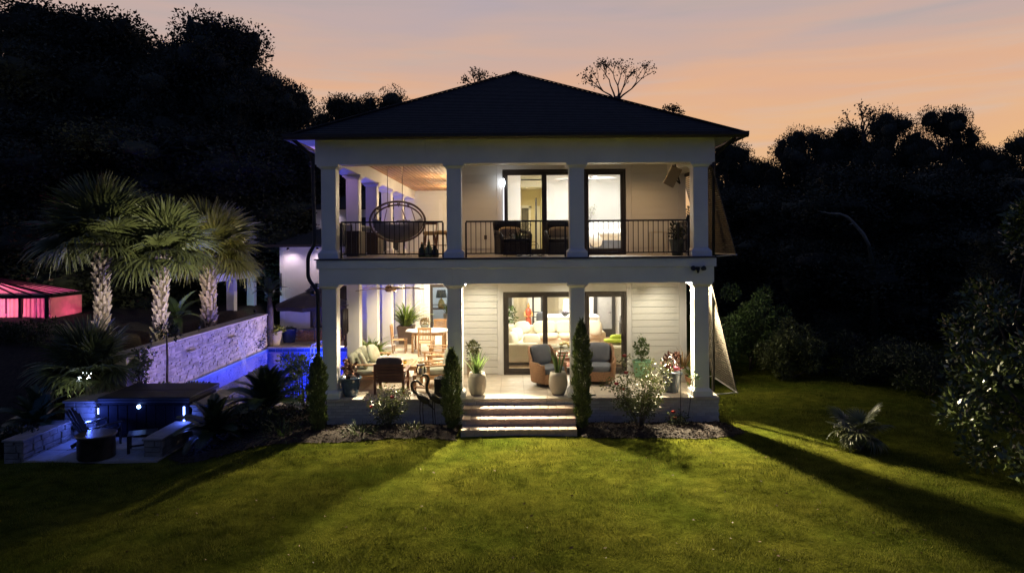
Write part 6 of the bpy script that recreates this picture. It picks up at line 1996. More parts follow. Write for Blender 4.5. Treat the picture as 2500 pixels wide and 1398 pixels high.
def balcony_chair(label, loc, rz):
    t = thing('balcony_chair', label, 'armchair', loc, rz, 'dark wicker balcony chairs')      # faces -Y
    m = MB()
    m.add([(-.36, .26, .06), (.36, .26, .06), (.40, .40, .92), (-.40, .40, .92), (-.36, .33, .06), (.36, .33, .06), (.40, .47, .92), (-.40, .47, .92)], [(0, 1, 2, 3), (7, 6, 5, 4), (0, 4, 5, 1), (1, 5, 6, 2), (2, 6, 7, 3), (3, 7, 4, 0)])
    local('backrest', m, DKWICKER, t, bevel=.03)
    for s in (-1, 1):
        local('arm', MB().tube([(s * .37, .33, .66), (s * .41, .1, .64), (s * .42, -.18, .62), (s * .41, -.32, .55), (s * .39, -.36, .42), (s * .38, -.34, .06)], [.04, .045, .05, .05, .045, .04], 9), DKWICKER, t, smooth=True)
        local('side_panel', MB().box(s * .37 - .03, s * .37 + .03, -.32, .30, .05, .56), DKWICKER, t, bevel=.015)
    local('front_skirt', MB().box(-.35, .35, -.36, -.31, .05, .36), DKWICKER, t, bevel=.015)
    local('seat_cushion', MB().ell((0, -.03, .42), (.34, .33, .09), 18, 8, .4), DKWICKER, t, smooth=True)
    local('piping', MB().tube([(-.33, -.345, .46), (.33, -.345, .46)], .010, 6), CREAM, t)
    local('pillow', MB().ell((0, .18, .62), (.31, .09, .16), 18, 10, .55), mat('tan_pillow', (0.40, 0.29, 0.16), .85, .12, 6), t, smooth=True)
    local('head_cushion', MB().ell((0, .34, .86), (.36, .10, .10), 18, 8, .6), mat('charcoal_cushion', (0.03, 0.033, 0.038), .8, .15), t, smooth=True)
    return t
p = at(1250, 626, 17.75); c0 = balcony_chair('dark wicker balcony chair angled right behind the wire plant stand', (p.x, 18.05, UZ), R(18))
p = at(1372, 626, 17.8); dup(c0, (p.x, 18.1, UZ), R(0), 'dark wicker balcony chair half hidden by the third column')
# scrolled wire plant stand
p = at(1265, 626, 17.25)
t = thing('wire_plant_stand', 'black scrolled wire plant stand behind the middle railing', 'plant stand', (p.x, 17.3, UZ))
def scroll(c, r, turns, flip, n=30):
    pts = []
    for k in range(n):
        f = k / (n - 1)
        an = f * turns * 2 * math.pi
        rr_ = r * (1 - .8 * f)
        pts.append(Vector((c[0] + flip * rr_ * math.cos(an), c[1], c[2] + rr_ * math.sin(an))))
    return pts
local('trough', MB().box(-.28, .30, -.1, .1, .40, .46), BLACK, t, bevel=.008)
for x in (-.26, .28):
    for y in (-.09, .09): local('leg', MB().tube([(x, y, .42), (x * 1.1, y * 1.2, 0)], .009, 6), BLACK, t)
for (c, r, f) in (((-.14, -.1, .58), .12, 1), ((.12, -.1, .58), .12, -1), ((.05, -.1, .74), .09, 1), ((-.12, -.1, .2), .14, 1), ((.14, -.1, .2), .14, -1), ((.40, -.08, .25), .15, -1)):
    local('scroll', MB().tube(scroll(c, r, 1.6, f), .007, 6), BLACK, t, smooth=True)
local('hoop', MB().tube([Vector((.26 + .05 * math.cos(a) + .05 * math.sin(a), -.08, .74 + .10 * math.sin(a))) for a in [k * .35 for k in range(19)]], .007, 6), BLACK, t, smooth=True)
o = obj('plants', ribbon_mesh('plants', 26, rg, .26, .03, lift=(30, 85), droop=1.3, base_r=.22), LEAFDK); o.location = (0, 0, .45); o.parent = t
# white mat
t = thing('floor_mat', 'crumpled white mat lying on the balcony floor', 'mat', (.5, 17.35, UZ))
m = MB(); vs, fs = [], []
for i in range(15):
    for j in range(7):
        vs.append((-.4 + i * .058, -.16 + j * .055, .012 + .022 * (math.sin(i * 1.3) * math.cos(j * 1.1) + 1)))
for i in range(14):
    for j in range(6): fs.append((i * 7 + j, (i + 1) * 7 + j, (i + 1) * 7 + j + 1, i * 7 + j + 1))
o = local('cloth', m.add(vs, fs), IWHITE, t, smooth=True)
md = o.modifiers.new('thick', 'SOLIDIFY'); md.thickness = .01
# bar stool and small things behind the daybed
def stool(label, x, y):
    t = thing('bar_stool', label, 'stool', (x, y, UZ))
    for a in range(4):
        sx, sy = (1 if a % 2 else -1), (1 if a // 2 else -1)
        local('leg', MB().bar((.13 * sx, .13 * sy, .62), (.2 * sx, .2 * sy, 0), .035), REDWOOD, t, bevel=.003)
    local('seat', MB().ell((0, 0, .66), (.21, .21, .06), 18, 8, .5), mat('tan_seat', (0.45, 0.30, 0.13), .7, .15), t, smooth=True)
    local('footrest', MB().bar((-.18, -.18, .22), (.18, -.18, .22), .025).bar((-.18, .18, .3), (.18, .18, .3), .025).bar((-.18, -.18, .3), (-.18, .18, .3), .025).bar((.18, -.18, .3), (.18, .18, .3), .025), REDWOOD, t)
    local('back_post', MB().bar((-.16, .19, .62), (-.18, .26, 1.0), .03), REDWOOD, t); local('back_post', MB().bar((.16, .19, .62), (.18, .26, 1.0), .03), REDWOOD, t)
    local('back_rail', MB().bar((-.18, .26, .96), (.18, .26, .96), .03, .08), REDWOOD, t, bevel=.004)
    return t
p = at(1050, 612, 20.4); stool('wooden bar stool with tan seat right of the daybed', p.x, 20.4)
p = at(1074, 618, 19.2); s_ = stool('wooden bar stool half hidden by the second column', p.x + .05, 19.3); s_.rotation_euler = (0, 0, R(-80))
for (px, d, h, lab) in ((1030, 17.6, .34, 'dark green glass demijohn under the hanging daybed'), (1047, 17.5, .40, 'tall pale green glass jug near the railing'), (1062, 17.4, .30, 'small black glass bottle by the second column')):
    p = at(px, 628, d)
    t = thing('glass_jug', lab, 'jug', (p.x, d, UZ), group='glass jugs on the balcony floor')
    local('jug', MB().lathe([(0, 0), (.09, 0), (.10, h * .2), (.085, h * .6), (.035, h * .78), (.03, h), (.036, h)], 16), mat('green_glass' + str(px), ((.03, .05, .03), (.13, .2, .12), (.01, .012, .01))[(px - 1030) // 16 if px < 1062 else 2], .12, .2, 5), t, smooth=True)
    local('stopper', MB().lathe([(0, h), (.024, h), (.026, h + .05), (0, h + .055)], 10), TEAK, t, smooth=True)
t = thing('folding_stand', 'white wire folding stand under the daybed', 'stand', (at(1000, 620, 18.8).x, 18.8, UZ))
for s in (-1, 1):
    local('frame', MB().tube([(s * .1, -.1, 0), (-s * .02, 0, .33), (-s * .1, .1, .62)], .010, 6), IWHITE, t)
local('top_bar', MB().tube([(-.12, .1, .62), (.12, .1, .62)], .010, 6), IWHITE, t)
t = thing('towel_rack', 'dark metal arm rack standing behind the daybed', 'rack', (at(985, 600, 21.5).x, 21.5, UZ))
local('post', MB().tube([(0, 0, 0), (0, 0, 1.12)], .018, 8), BLACK, t)
for s in (-1, 1): local('arm', MB().tube(rounded([(0, 0, 1.08), (s * .22, 0, 1.08), (s * .22, 0, .92)], .05), .012, 6), BLACK, t, smooth=True)
local('base', MB().lathe([(0, 0), (.2, 0), (.2, .02), (0, .02)], 20), BLACK, t)
# dark planters along the left rail
for (y, lab) in ((18.1, 'dark slatted planter box in the front left balcony corner'), (20.6, 'dark slatted planter box along the side railing')):
    t = thing('planter_box', lab, 'planter', (-4.12, y, UZ), group='slatted planter boxes on the balcony')
    for k in range(9): local('slat', MB().box(-.16, -.14, -.45 + k * .1, -.45 + k * .1 + .085, .03, .66).box(.14, .16, -.45 + k * .1, -.45 + k * .1 + .085, .03, .66), DARKWOOD, t)
    local('end_panel', MB().box(-.14, .14, -.45, -.43, .03, .66), DARKWOOD, t); local('end_panel', MB().box(-.14, .14, .43, .45, .03, .66), DARKWOOD, t)
    local('rim', MB().box(-.18, .18, -.47, .47, .66, .69), DARKWOOD, t)
# right corner plants
p = at(1648, 626, 17.5)
potted('planter', 'dark balcony pot with black leaved plant right of the door', (p.x + .05, 17.5, UZ), 'taper', .42, .2, mat('dark_green_pot', (0.025, 0.045, 0.04), .3, .3), [('leaves', shrub_mesh('leaves', rg, [((0, 0, .18), (.18, .18, .16)), ((.06, 0, .36), (.1, .1, .12))], 190, .09, .05), LEAFDK, 0)])
t = thing('side_table', 'small pale framed table behind the dark balcony pot', 'table', (p.x - .22, 18.5, UZ))
local('top', MB().box(-.22, .22, -.2, .2, .60, .63), CREAM, t, bevel=.005)
for a in range(4): local('leg', MB().box(.2 * (1 if a % 2 else -1) - .015, .2 * (1 if a % 2 else -1) + .015, .18 * (1 if a // 2 else -1) - .015, .18 * (1 if a // 2 else -1) + .015, 0, .6), CREAM, t)
t = thing('storage_cart', 'dark two shelf cart in the right balcony corner', 'cart', (at(1682, 626, 18.0).x - .02, 18.0, UZ))
for z in (.1, .4, .72): local('shelf', MB().box(-.2, .2, -.16, .16, z, z + .025), DARKWOOD, t)
for a in range(4): local('post', MB().box(.19 * (1 if a % 2 else -1) - .012, .19 * (1 if a % 2 else -1) + .012, .15 * (1 if a // 2 else -1) - .012, .15 * (1 if a // 2 else -1) + .012, 0, .85), BLACK, t)
for k in range(3): 
    v = thing('glass_jar', ('pale jar at the front of the dark cart', 'amber jar in the middle of the dark cart', 'short jar on the low shelf of the dark cart')[k], 'jar', (t.location.x - .1 + .09 * k, 17.95, UZ + (.425, .425, .125)[k]), group='jars on the storage cart')
    local('jar', MB().lathe([(0, 0), (.04, 0), (.042, .1), (.03, .13), (0, .13)], 12), (CREAM, mat('amber_glass', (.3, .15, .04), .2), TRIM)[k], v, smooth=True)
# flat panel speaker hung under the ceiling
a = at(1642, 431, 18.0)
t = thing('panel_heater', 'flat beige panel speaker tilted under the balcony ceiling', 'heater', tuple(a))  # radiant heater panel on a ceiling bracket
Mp = Euler((R(20), R(30), R(-20))).to_matrix().to_4x4()
o = local('panel', MB().box(-.145, .145, -.035, .035, -.27, .27, Mp), mat('beige_panel', (0.30, 0.245, 0.17), .6, .1), t, bevel=.01)
local('grille', MB().box(-.125, .125, -.040, -.036, -.25, .25, Mp), mat('beige_grille', (0.26, 0.21, 0.15), .8, .1, 60, .2, 200), t)
local('bracket', MB().bar((.12, .06, -.1), (.22, .12, -.18), .03).bar((.22, .12, -.18), (.10, .12, .30), .035).bar((.10, .12, .30), (.10, .12, UC - a.z), .03), BLACK, t)
# bright wall lamp by the upper door
a = at(1229, 446, WY - .12)
t = thing('wall_lamp', 'bright white bulb lamp over a glowing strip for the lit frame edge, left of the upper sliding door', 'wall lamp', (a.x, WY - .12, a.z))
local('bulb', MB().ell((0, 0, 0), (.045, .045, .12), 16, 12), emit('bulb_white', (.86, .92, 1.0), 9), t, smooth=True)
local('tube', MB().tube([(0, 0, -.12), (0, 0, -1.2)], .018, 8), emit('lit_frame_edge', (.95, .92, .95), 1.6), t, smooth=True)  # glowing strip stands for the lit edge of the door frame
local('cap', MB().tube([(0, 0, .12), (0, 0, .34)], .016, 8), BRONZE, t)
local('mount', MB().bar((0, 0, .28), (0, .10, .28), .02), BRONZE, t)
lamp('POINT', 'wall_lamp_light', (a.x, WY - .22, a.z), 2.2, (.9, .94, 1.0), .06, t)
# ------------------------------------------------------------------ pool court on the left
DZ = 0.05
PX0, PX1, PY0, PY1, WZ = -10.42, -5.7, 18.92, 29.0, -0.06
PAVE = mat('pool_paving', (0.44, 0.37, 0.30), .7, .12, 4, .1, 30)
deck = struct('pool_deck', MB().box(-10.6, -4.55, 29.3, 31.7, -.3, DZ).box(-5.42, -4.55, 18.52, 29.3, -.3, DZ).box(-10.6, -5.42, 18.52, 18.64, -.3, DZ).box(-11.5, -4.6, 31.7, 36, -.3, DZ - .002), PAVE)
cop_me = mesh_from('coping_stone', MB().box(-.29, .29, -.16, .16, -.06, .0), .012); cop_me.materials.append(mat('coping', (0.52, 0.45, 0.37), .6, .12, 6, .1, 30, rnd=.08))
for k in range(8): piece('coping_stone', cop_me, (PX0 + .25 + k * .598, PY1 + .14, DZ + .012), deck)
for k in range(17): piece('coping_stone', cop_me, (PX1 + .14, PY0 + .2 + k * .598, DZ + .012), deck, rot=(0, 0, R(90)))
for k in range(8): piece('coping_stone', cop_me, (PX0 + .25 + k * .598, PY0 - .14, DZ + .012), deck)
POOLT = mat('pool_tile', (0.16, 0.24, 0.42), .3, .15, 14)
pool = struct('pool_basin', MB().box(PX0 - .12, PX0, PY0 - .3, PY1 + .3, -1.5, 0.0).box(PX1, PX1 + .29, PY0 - .3, PY1 + .3, -1.5, DZ - .06).box(PX0, PX1, PY0 - .3, PY0, -1.5, DZ - .06).box(PX0, PX1, PY1, PY1 + .29, -1.5, DZ - .06).box(PX0 - .12, PX1 + .29, PY0 - .3, PY1 + .3, -1.6, -1.5), POOLT)
band_me = mesh_from('band_tile', MB().box(-.145, .145, -.012, .0, -.07, .07), .004); band_me.materials.append(mat('mosaic_band', (0.05, 0.085, 0.16), .2, .3, 30, rnd=.35))
for k in range(13): piece('band_tile', band_me, (PX0 + .2 + k * .305, PY1, -.07), pool)
# water
wm = bpy.data.materials.new('pool_water'); wm.use_nodes = True
N, L = wm.node_tree.nodes, wm.node_tree.links
N.clear()
wt = N.new('ShaderNodeBsdfTransparent'); wt.inputs['Color'].default_value = (.50, .62, 1.0, 1)
wg = N.new('ShaderNodeBsdfGlossy'); wg.inputs['Roughness'].default_value = .06; wg.inputs['Color'].default_value = (.9, .92, 1, 1)
wf = N.new('ShaderNodeFresnel'); wf.inputs['IOR'].default_value = 1.33
wb = N.new('ShaderNodeBump'); wb.inputs['Strength'].default_value = .5; wb.inputs['Distance'].default_value = .03
wno = N.new('ShaderNodeTexNoise'); wno.inputs['Scale'].default_value = 3.0; wno.inputs['Detail'].default_value = 3
wtc = N.new('ShaderNodeTexCoord'); L.new(wtc.outputs['Object'], wno.inputs[0]); L.new(wno.outputs['Fac'], wb.inputs['Height'])
L.new(wb.outputs[0], wg.inputs['Normal']); L.new(wb.outputs[0], wf.inputs['Normal'])
wmx = N.new('ShaderNodeMixShader'); L.new(wf.outputs[0], wmx.inputs[0]); L.new(wt.outputs[0], wmx.inputs[1]); L.new(wg.outputs[0], wmx.inputs[2])
wo = N.new('ShaderNodeOutputMaterial'); L.new(wmx.outputs[0], wo.inputs['Surface'])
struct('water', MB().quad((PX0, PY0, WZ), (PX1, PY0, WZ), (PX1, PY1, WZ), (PX0, PY1, WZ)), wm)
# stacked-stone feature wall
WX0, WX1, WY0, WY1, WTOP = -10.95, -10.57, 19.0, 29.4, 1.40
fw = thing('pool_wall', 'long pale stone retaining wall with spillways along the pool', 'wall', (-10.7, 24, -.1))
obj('core', MB().box(WX0, WX1, WY0, WY1, -.5, WTOP), mat('wall_core', (0.33, 0.29, 0.25), .9, .15, 6, .4, 20), fw)
def stone_courses():
    rng = random.Random(17)
    m = MB()
    z = -.3
    while z < WTOP - .02:
        h = rng.uniform(.045, .095)
        h = min(h, WTOP - z)
        y = WY0 + rng.uniform(-.1, 0)
        while y < WY1:
            l = rng.uniform(.14, .42)
            o_ = rng.uniform(.006, .05)
            y0, y1 = max(y, WY0) + .004, min(y + l, WY1) - .004
            if y1 - y0 > .03:
                m.box(WX1 - .01, WX1 + o_, y0, y1, z + .003, z + h - .004)
            y += l
        z += h
    return m
STONE = mat('split_stone', (0.46, 0.40, 0.335), .85, .25, 3.5, .5, 22, island=.22)
obj('stone_facing', stone_courses(), STONE, fw, kind='stuff')
obj('cap', MB().box(WX0 - .06, WX1 + .09, WY0 - .06, WY1 + .05, WTOP, WTOP + .06), mat('coping', (0.5, 0.45, 0.38)), fw, bevel=.01)
for yy in (22.3, 25.6): obj('spillway_lip', MB().box(WX1, WX1 + .18, yy - .28, yy + .28, .95, .99), MATS['coping'], fw, bevel=.006)
def spill(label, yy):
    m = MB(); vs, fs = [], []
    for j in range(13):
        f = j / 12
        x = WX1 + .17 + .34 * f ** .55
        z = .985 + .02 * math.sin(f * 3) - (1.09) * f ** 1.6
        for i in range(9):
            g = -1 + 2 * i / 8
            vs.append((x + .012 * math.sin(i * 2.1 + j), yy + g * .24 * (1 - .25 * f), z))
    for j in range(12):
        for i in range(8): fs.append((j * 9 + i, j * 9 + i + 1, (j + 1) * 9 + i + 1, (j + 1) * 9 + i))
    m.add(vs, fs)
    sm = bpy.data.materials.get('falling_water')
    if sm is None:
        sm = bpy.data.materials.new('falling_water'); sm.use_nodes = True
        n_, l_ = sm.node_tree.nodes, sm.node_tree.links; n_.clear()
        t_ = n_.new('ShaderNodeBsdfTransparent'); g_ = n_.new('ShaderNodeBsdfDiffuse'); g_.inputs['Color'].default_value = (.75, .78, .85, 1)
        x_ = n_.new('ShaderNodeMixShader'); c_ = n_.new('ShaderNodeTexCoord'); p_ = n_.new('ShaderNodeMapping'); p_.inputs['Scale'].default_value = (1, 22, 1.2)
        q_ = n_.new('ShaderNodeTexNoise'); q_.inputs['Scale'].default_value = 2; r_ = n_.new('ShaderNodeMapRange'); r_.inputs['From Min'].default_value = .35; r_.inputs['From Max'].default_value = .75; r_.inputs['To Max'].default_value = .6
        l_.new(c_.outputs['Object'], p_.inputs[0]); l_.new(p_.outputs[0], q_.inputs[0]); l_.new(q_.outputs['Fac'], r_.inputs['Value']); l_.new(r_.outputs[0], x_.inputs[0]); l_.new(t_.outputs[0], x_.inputs[1]); l_.new(g_.outputs[0], x_.inputs[2])
        o_ = n_.new('ShaderNodeOutputMaterial'); l_.new(x_.outputs[0], o_.inputs['Surface'])
    o = obj('waterfall', m, sm, smooth=True)
    return tag(o, label, 'waterfall')
spill('thin sheet of water falling from the wall into the pool', 25.6)
# return wall / bank side
fp = thing('wall_pier', 'stone pier at the near end of the pool wall', 'pier', (-10.9, 18.9, 0))
obj('block', MB().box(-11.05, -10.5, 18.55, 18.98, -.4, 1.36), STONE, fp, bevel=.01)
obj('cap', MB().box(-11.1, -10.45, 18.5, 18.995, 1.36, 1.42), MATS['coping'], fp, bevel=.01)
# underwater lamps
for (x, y, lab) in ((-8.2, PY1 - .06, 'blue underwater lamp at the far end of the pool'), (PX1 - .08, 26.5, 'blue underwater lamp on the far right pool side'), (PX1 - .08, 23.5, 'blue underwater lamp in the middle of the right pool side'), (PX1 - .08, 20.8, 'blue underwater lamp near the front of the pool')):
    t = thing('pool_lamp', lab, 'pool light', (x, y, -.7), group='underwater pool lamps')
    nrm = Vector((0, -1, 0)) if y > 28.5 else Vector((-1, 0, 0))
    local('lens', MB().tube([(0, 0, 0), nrm * .03], .09, 14), emit('pool_lens', (.05, .12, 1.0), 14), t)
    local('ring', MB().tube([nrm * -.01, nrm * .015], .115, 16), STEEL, t)
    lamp('POINT', 'pool_light', Vector((x, y, -.62)) + nrm * .25, 300, (.07, .11, 1.0), .08, t)
# pool handrail
t = thing('pool_handrail', 'white handrail standing in the far shallow end of the pool', 'handrail', (-7.5, 26.6, -.4))
for s in (-.22, .22): local('rail', MB().tube(rounded([(-.35, s, -.5), (-.3, s, .95), (.1, s, 1.05), (.45, s, .5), (.5, s, -.4)], .15), .022, 8), IWHITE, t, smooth=True)
for z in (.1, .4): local('rung', MB().tube([(-.32, -.22, z), (-.32, .22, z)], .018, 8), IWHITE, t)

# ---- hot tub terrace
TZ = -0.30
terr = struct('terrace', MB().box(-11.1, -7.8, 14.95, 18.5, -.5, TZ), PAVE)
tt_me = mesh_from('terrace_slab', MB().box(-.39, .39, -.39, .39, -.01, .012), .005); tt_me.materials.append(mat('terrace_stone', (0.40, 0.37, 0.34), .7, .12, 5, .12, 25, rnd=.1))
for i in range(4):
    for j in range(2): piece('terrace_slab', tt_me, (-10.68 + i * .80, 15.37 + j * .80, TZ), terr)
hx0, hx1, hy0, hy1, hz = -10.2, -7.94, 16.72, 18.45, .62
ht = thing('hot_tub', 'square dark hot tub with lid and blue corner lights', 'hot tub', ((hx0 + hx1) / 2, (hy0 + hy1) / 2, TZ))
CABN = mat('tub_cabinet', (0.008, 0.008, 0.010), .6, .2, 8, spec=.12)
obj('cabinet', MB().box(hx0 + .04, hx1 - .04, hy0 + .04, hy1 - .04, TZ + .014, hz - .02), CABN, ht, bevel=.05)
for k in range(9):
    x = hx0 + .16 + k * .232
    obj('panel', MB().box(x - .105, x + .105, hy0 + .022, hy0 + .04, TZ + .08, hz - .12), CABN, ht, bevel=.004)
cv = obj('lid', MB().box(hx0, hx1 + .02, hy0, hy1 + .02, hz, hz + .075), mat('tub_lid', (0.022, 0.019, 0.016), .6, .2, 4, .1, 20), ht, bevel=.025)
obj('lid_skirt', MB().box(hx0 + .01, hx1 + .01, hy0 + .01, hy1, hz - .06, hz), mat('tub_lid_skirt', (0.02, 0.018, 0.016), .6), ht, bevel=.01)
obj('lid_seam', MB().box(hx0 + .02, hx1, (hy0 + hy1) / 2 - .01, (hy0 + hy1) / 2 + .01, hz + .073, hz + .079), MATS['tub_lid_skirt'], cv)
BLUE = (.07, .14, 1.0)
a = at(337, 993, 16.7)
obj('logo_light', MB().tube([(a.x, hy0 + .03, a.z), (a.x, hy0 - .0, a.z)], .045, 16), emit('tub_glow', (.25, .45, 1.0), 18), ht)
lamp('POINT', 'logo_glow', (a.x, hy0 - .10, a.z), 1.2, BLUE, .04, ht)
for (x0, z0, z1) in ((hx1 - .12, .22, .46), (hx1 - .12, -.02, .18)):
    obj('corner_light', MB().tube([(x0, hy0 - .0, z0), (x0, hy0 - .0, z1)], .022, 8), emit('tub_strip', (.16, .26, 1.0), 16), ht)
obj('corner_light', MB().tube([(hx0 + .04, hy0 + .0, .30), (hx0 + .04, hy0 + .0, .44)], .014, 8), emit('tub_strip', (.16, .26, 1.0), 16), ht)
lamp('POINT', 'corner_glow', (hx1 - .02, hy0 - .20, .25), 8, BLUE, .05, ht)
lamp('POINT', 'corner_glow', (hx0 - .03, hy0 - .30, .35), 30, BLUE, .05, ht)
# low terrace walls
RUBBLE = mat('rubble_wall', (0.21, 0.185, 0.15), .9, .35, 4, .6, 14)
def low_wall(label, x0, x1, y0, y1, h, seed):
    rng = random.Random(seed)
    t = thing('terrace_wall', label, 'wall', ((x0 + x1) / 2, (y0 + y1) / 2, TZ))
    obj('core', MB().box(x0 + .03, x1 - .03, y0 + .03, y1 - .03, TZ - .3, TZ + h - .05), MORTAR, t)
    face = [('y', y0, x0, x1), ('x', x1, y0, y1), ('x-', x0, y0, y1)]
    for ax, c, a, b in face:
        z = TZ - .05
        while z < TZ + h - .06:
            hh = min(rng.uniform(.10, .17), TZ + h - .055 - z)
            u = a
            while u < b - .02:
                l = min(rng.uniform(.16, .4), b - u)
                o_ = rng.uniform(.0, .03)
                if ax == 'y': m = MB().box(u + .006, u + l - .006, c - o_, c + .05, z + .005, z + hh - .005)
                elif ax == 'x': m = MB().box(c - .05, c + o_, u + .006, u + l - .006, z + .005, z + hh - .005)
                else: m = MB().box(c - o_, c + .05, u + .006, u + l - .006, z + .005, z + hh - .005)
                obj('stone', m, RUBBLE, t, bevel=.012)
                u += l
            z += hh
    obj('cap', MB().box(x0 - .04, x1 + .04, y0 - .04, y1 + .04, TZ + h - .05, TZ + h), mat('rubble_cap', (0.25, 0.22, 0.185), .8, .2, 6, .3, 25), t, bevel=.012)
    return t
low_wall('low stone wall at the left of the hot tub terrace', -11.15, -10.75, 14.95, 16.6, .48, 1)
low_wall('low stone wall at the right of the hot tub terrace', -8.22, -7.84, 15.2, 16.65, .42, 2)
low_wall('taller stone pier wall left of the hot tub', -11.0, -10.28, 16.75, 18.4, .92, 3)
low_wall('low stone wall between the hot tub and the sago palm', -7.9, -7.45, 16.8, 18.5, .80, 4)
# fire pit and chairs
t = thing('fire_pit', 'round metal fire pit drum on the hot tub terrace', 'fire pit', (-9.28, 15.2, TZ + .012))
local('drum', MB().lathe([(0, 0), (.36, 0), (.38, .03), (.37, .46), (.40, .48), (.40, .50), (.36, .50), (.35, .12), (0, .12)], 32), mat('rusted_drum', (0.085, 0.065, 0.045), .45, .4, 5, .2, 16, metal=.6), t, smooth=True)
local('rim', MB().lathe([(.37, .49), (.41, .50), (.41, .53), (.37, .53)], 32), mat('drum_rim', (.16, .13, .1), .35, .2, metal=.7), t, smooth=True)
t = thing('adirondack_chair', 'dark adirondack chair on the terrace before the hot tub', 'chair', (-9.75, 16.1, TZ + .012), R(150))
for k in range(5): local('back_slat', MB().bar((-.22 + k * .11, .28, .25), (-.26 + k * .13, .62, .92 + .10 * (1 - abs(k - 2) / 2)), .095, .02, (0, 1, 0)), BLACK, t, bevel=.004)
for k in range(5): local('seat_slat', MB().bar((-.25, -.3 + k * .12, .36 - k * .03), (.25, -.3 + k * .12, .36 - k * .03), .1, .02), BLACK, t)
for s in (-1, 1):
    local('armrest', MB().bar((s * .33, -.36, .54), (s * .31, .40, .52), .12, .025), BLACK, t, bevel=.005)
    local('front_leg', MB().bar((s * .29, -.32, 0), (s * .29, -.32, .53), .06, .03), BLACK, t)
    local('back_leg', MB().bar((s * .27, -.36, .36), (s * .27, .5, .05), .03, .09), BLACK, t)
t = thing('adirondack_footstool', 'dark slatted footstool bench on the terrace right of the fire pit', 'footstool', (-8.55, 15.75, TZ + .012), R(25))
for k in range(5): local('slat', MB().box(-.3, .3, -.25 + k * .1, -.25 + k * .1 + .085, .38, .40), BLACK, t)
for s in (-1, 1):
    for q in (-1, 1): local('leg', MB().box(s * .27 - .03, s * .27 + .03, q * .22 - .03, q * .22 + .03, 0, .38), BLACK, t)
    local('stretcher', MB().box(s * .27 - .015, s * .27 + .015, -.19, .19, .12, .16), BLACK, t)
local('stretcher', MB().box(-.24, .24, -.235, -.205, .14, .18), BLACK, t)
# iron gate left of the pier
t = thing('iron_gate', 'narrow black iron gate left of the stone pier', 'gate', (-11.55, 18.7, 0))
for k in range(7): local('bar', MB().bar((-.36 + k * .12, 0, .0), (-.36 + k * .12, 0, 1.35), .018), BLACK, t)
for z in (.12, 1.2): local('cross_rail', MB().bar((-.42, 0, z), (.42, 0, z), .03), BLACK, t)
# pots behind the tub
def low_pot(label, px, py, d, pm, lm, k, w):
    p = at(px, py, d)
    potted('planter', label, (p.x, d, DZ), 'taper', .42, w, pm, [('leaves', shrub_mesh('leaves', rg, [((0, 0, .06), (w * 1.15, w * 1.1, .14))], 330, .085, .045), lm, 0)])
low_pot('cream pot of light green leaves at the near end of the pool', 402, 925, 18.75, mat('cream_pot', (.5, .43, .34), .7, .1), LEAFLT, 1, .28)
low_pot('wide cream pot of trailing leaves behind the hot tub', 474, 925, 18.8, mat('cream_pot', (.5, .43, .34)), LEAFOLIVE, 2, .40)
t = thing('slender_tree', 'thin bare trunk rising from the cream pot by the pool wall', 'tree', (at(405, 900, 18.8).x, 18.85, DZ + .3))
local('trunk', MB().tube([(0, 0, 0), (.02, 0, .9), (.0, 0, 1.7)], [.035, .03, .02], 8), BARK, t, smooth=True)
o = obj('crown', shrub_mesh('crown', rg, [((0, 0, 1.75), (.28, .2, .18)), ((.2, 0, 1.6), (.15, .15, .1))], 160, .16, .05), LEAFDK); o.parent = t

# ---- white wing beyond the pool
wing = thing('wing', 'white single storey wing with dark hipped roof beyond the pool', 'house', (-8, 31.8, 0))
VX0 = -10.75
wl2 = obj('wall', MB().box(VX0, -9.4, 31.7, 31.9, 0, 4.33).box(-9.4, -7.2, 31.7, 31.9, 2.5, 4.33).box(-7.2, -4.6, 31.7, 31.9, 0, 4.33).box(-9.4, -7.2, 31.7, 31.9, 0, .55).box(VX0, VX0 + .2, 31.9, 38, 0, 4.33), WHITE, wing)
obj('corner_board', MB().box(VX0 - .03, VX0 + .16, 31.66, 31.7, 0, 4.3), TRIM, wl2)
obj('soffit', MB().box(VX0 - .5, -4.4, 31.2, 31.7, 4.31, 4.34).box(VX0 - .5, VX0, 31.7, 38, 4.31, 4.34), TRIM, wing)
obj('gutter', MB().box(VX0 - .55, -4.4, 31.1, 31.2, 4.30, 4.42), BRONZE, wing)
obj('roof', MB().add([(VX0 - .5, 31.2, 4.36), (-4.4, 31.2, 4.36), (-4.4, 35.5, 5.9), (VX0 + 3.0, 35.5, 5.9), (VX0 - .5, 38, 4.36), (VX0 + 3.0, 36, 5.9)], [(0, 1, 2, 3), (4, 0, 3, 5)]), ROOF, wing)
obj('upper_wall', MB().box(-10.1, -4.6, 35.2, 35.4, 5.2, 6.25), WHITE, wing)
obj('upper_roof', MB().add([(-10.6, 34.8, 6.24), (-4.4, 34.8, 6.24), (-4.4, 38, 7.4), (-8.2, 38, 7.4), (-10.6, 40, 6.24)], [(0, 1, 2, 3), (4, 0, 3)]).box(-10.6, -4.4, 34.75, 35.2, 6.20, 6.24), ROOF, wing)
w_ = obj('window', MB().box(-9.4, -9.3, 31.72, 31.82, .55, 2.5).box(-7.3, -7.2, 31.72, 31.82, .55, 2.5).box(-9.3, -7.3, 31.72, 31.82, 2.4, 2.5).box(-9.3, -7.3, 31.72, 31.82, .55, .65).box(-9.3, -7.3, 31.73, 31.80, 1.45, 1.5), BRONZE, wing)
obj('glass_pane', MB().box(-9.3, -7.3, 31.76, 31.77, .65, 2.4), mat('dim_glass', (.05, .045, .05), .08, .2, spec=.8), w_)
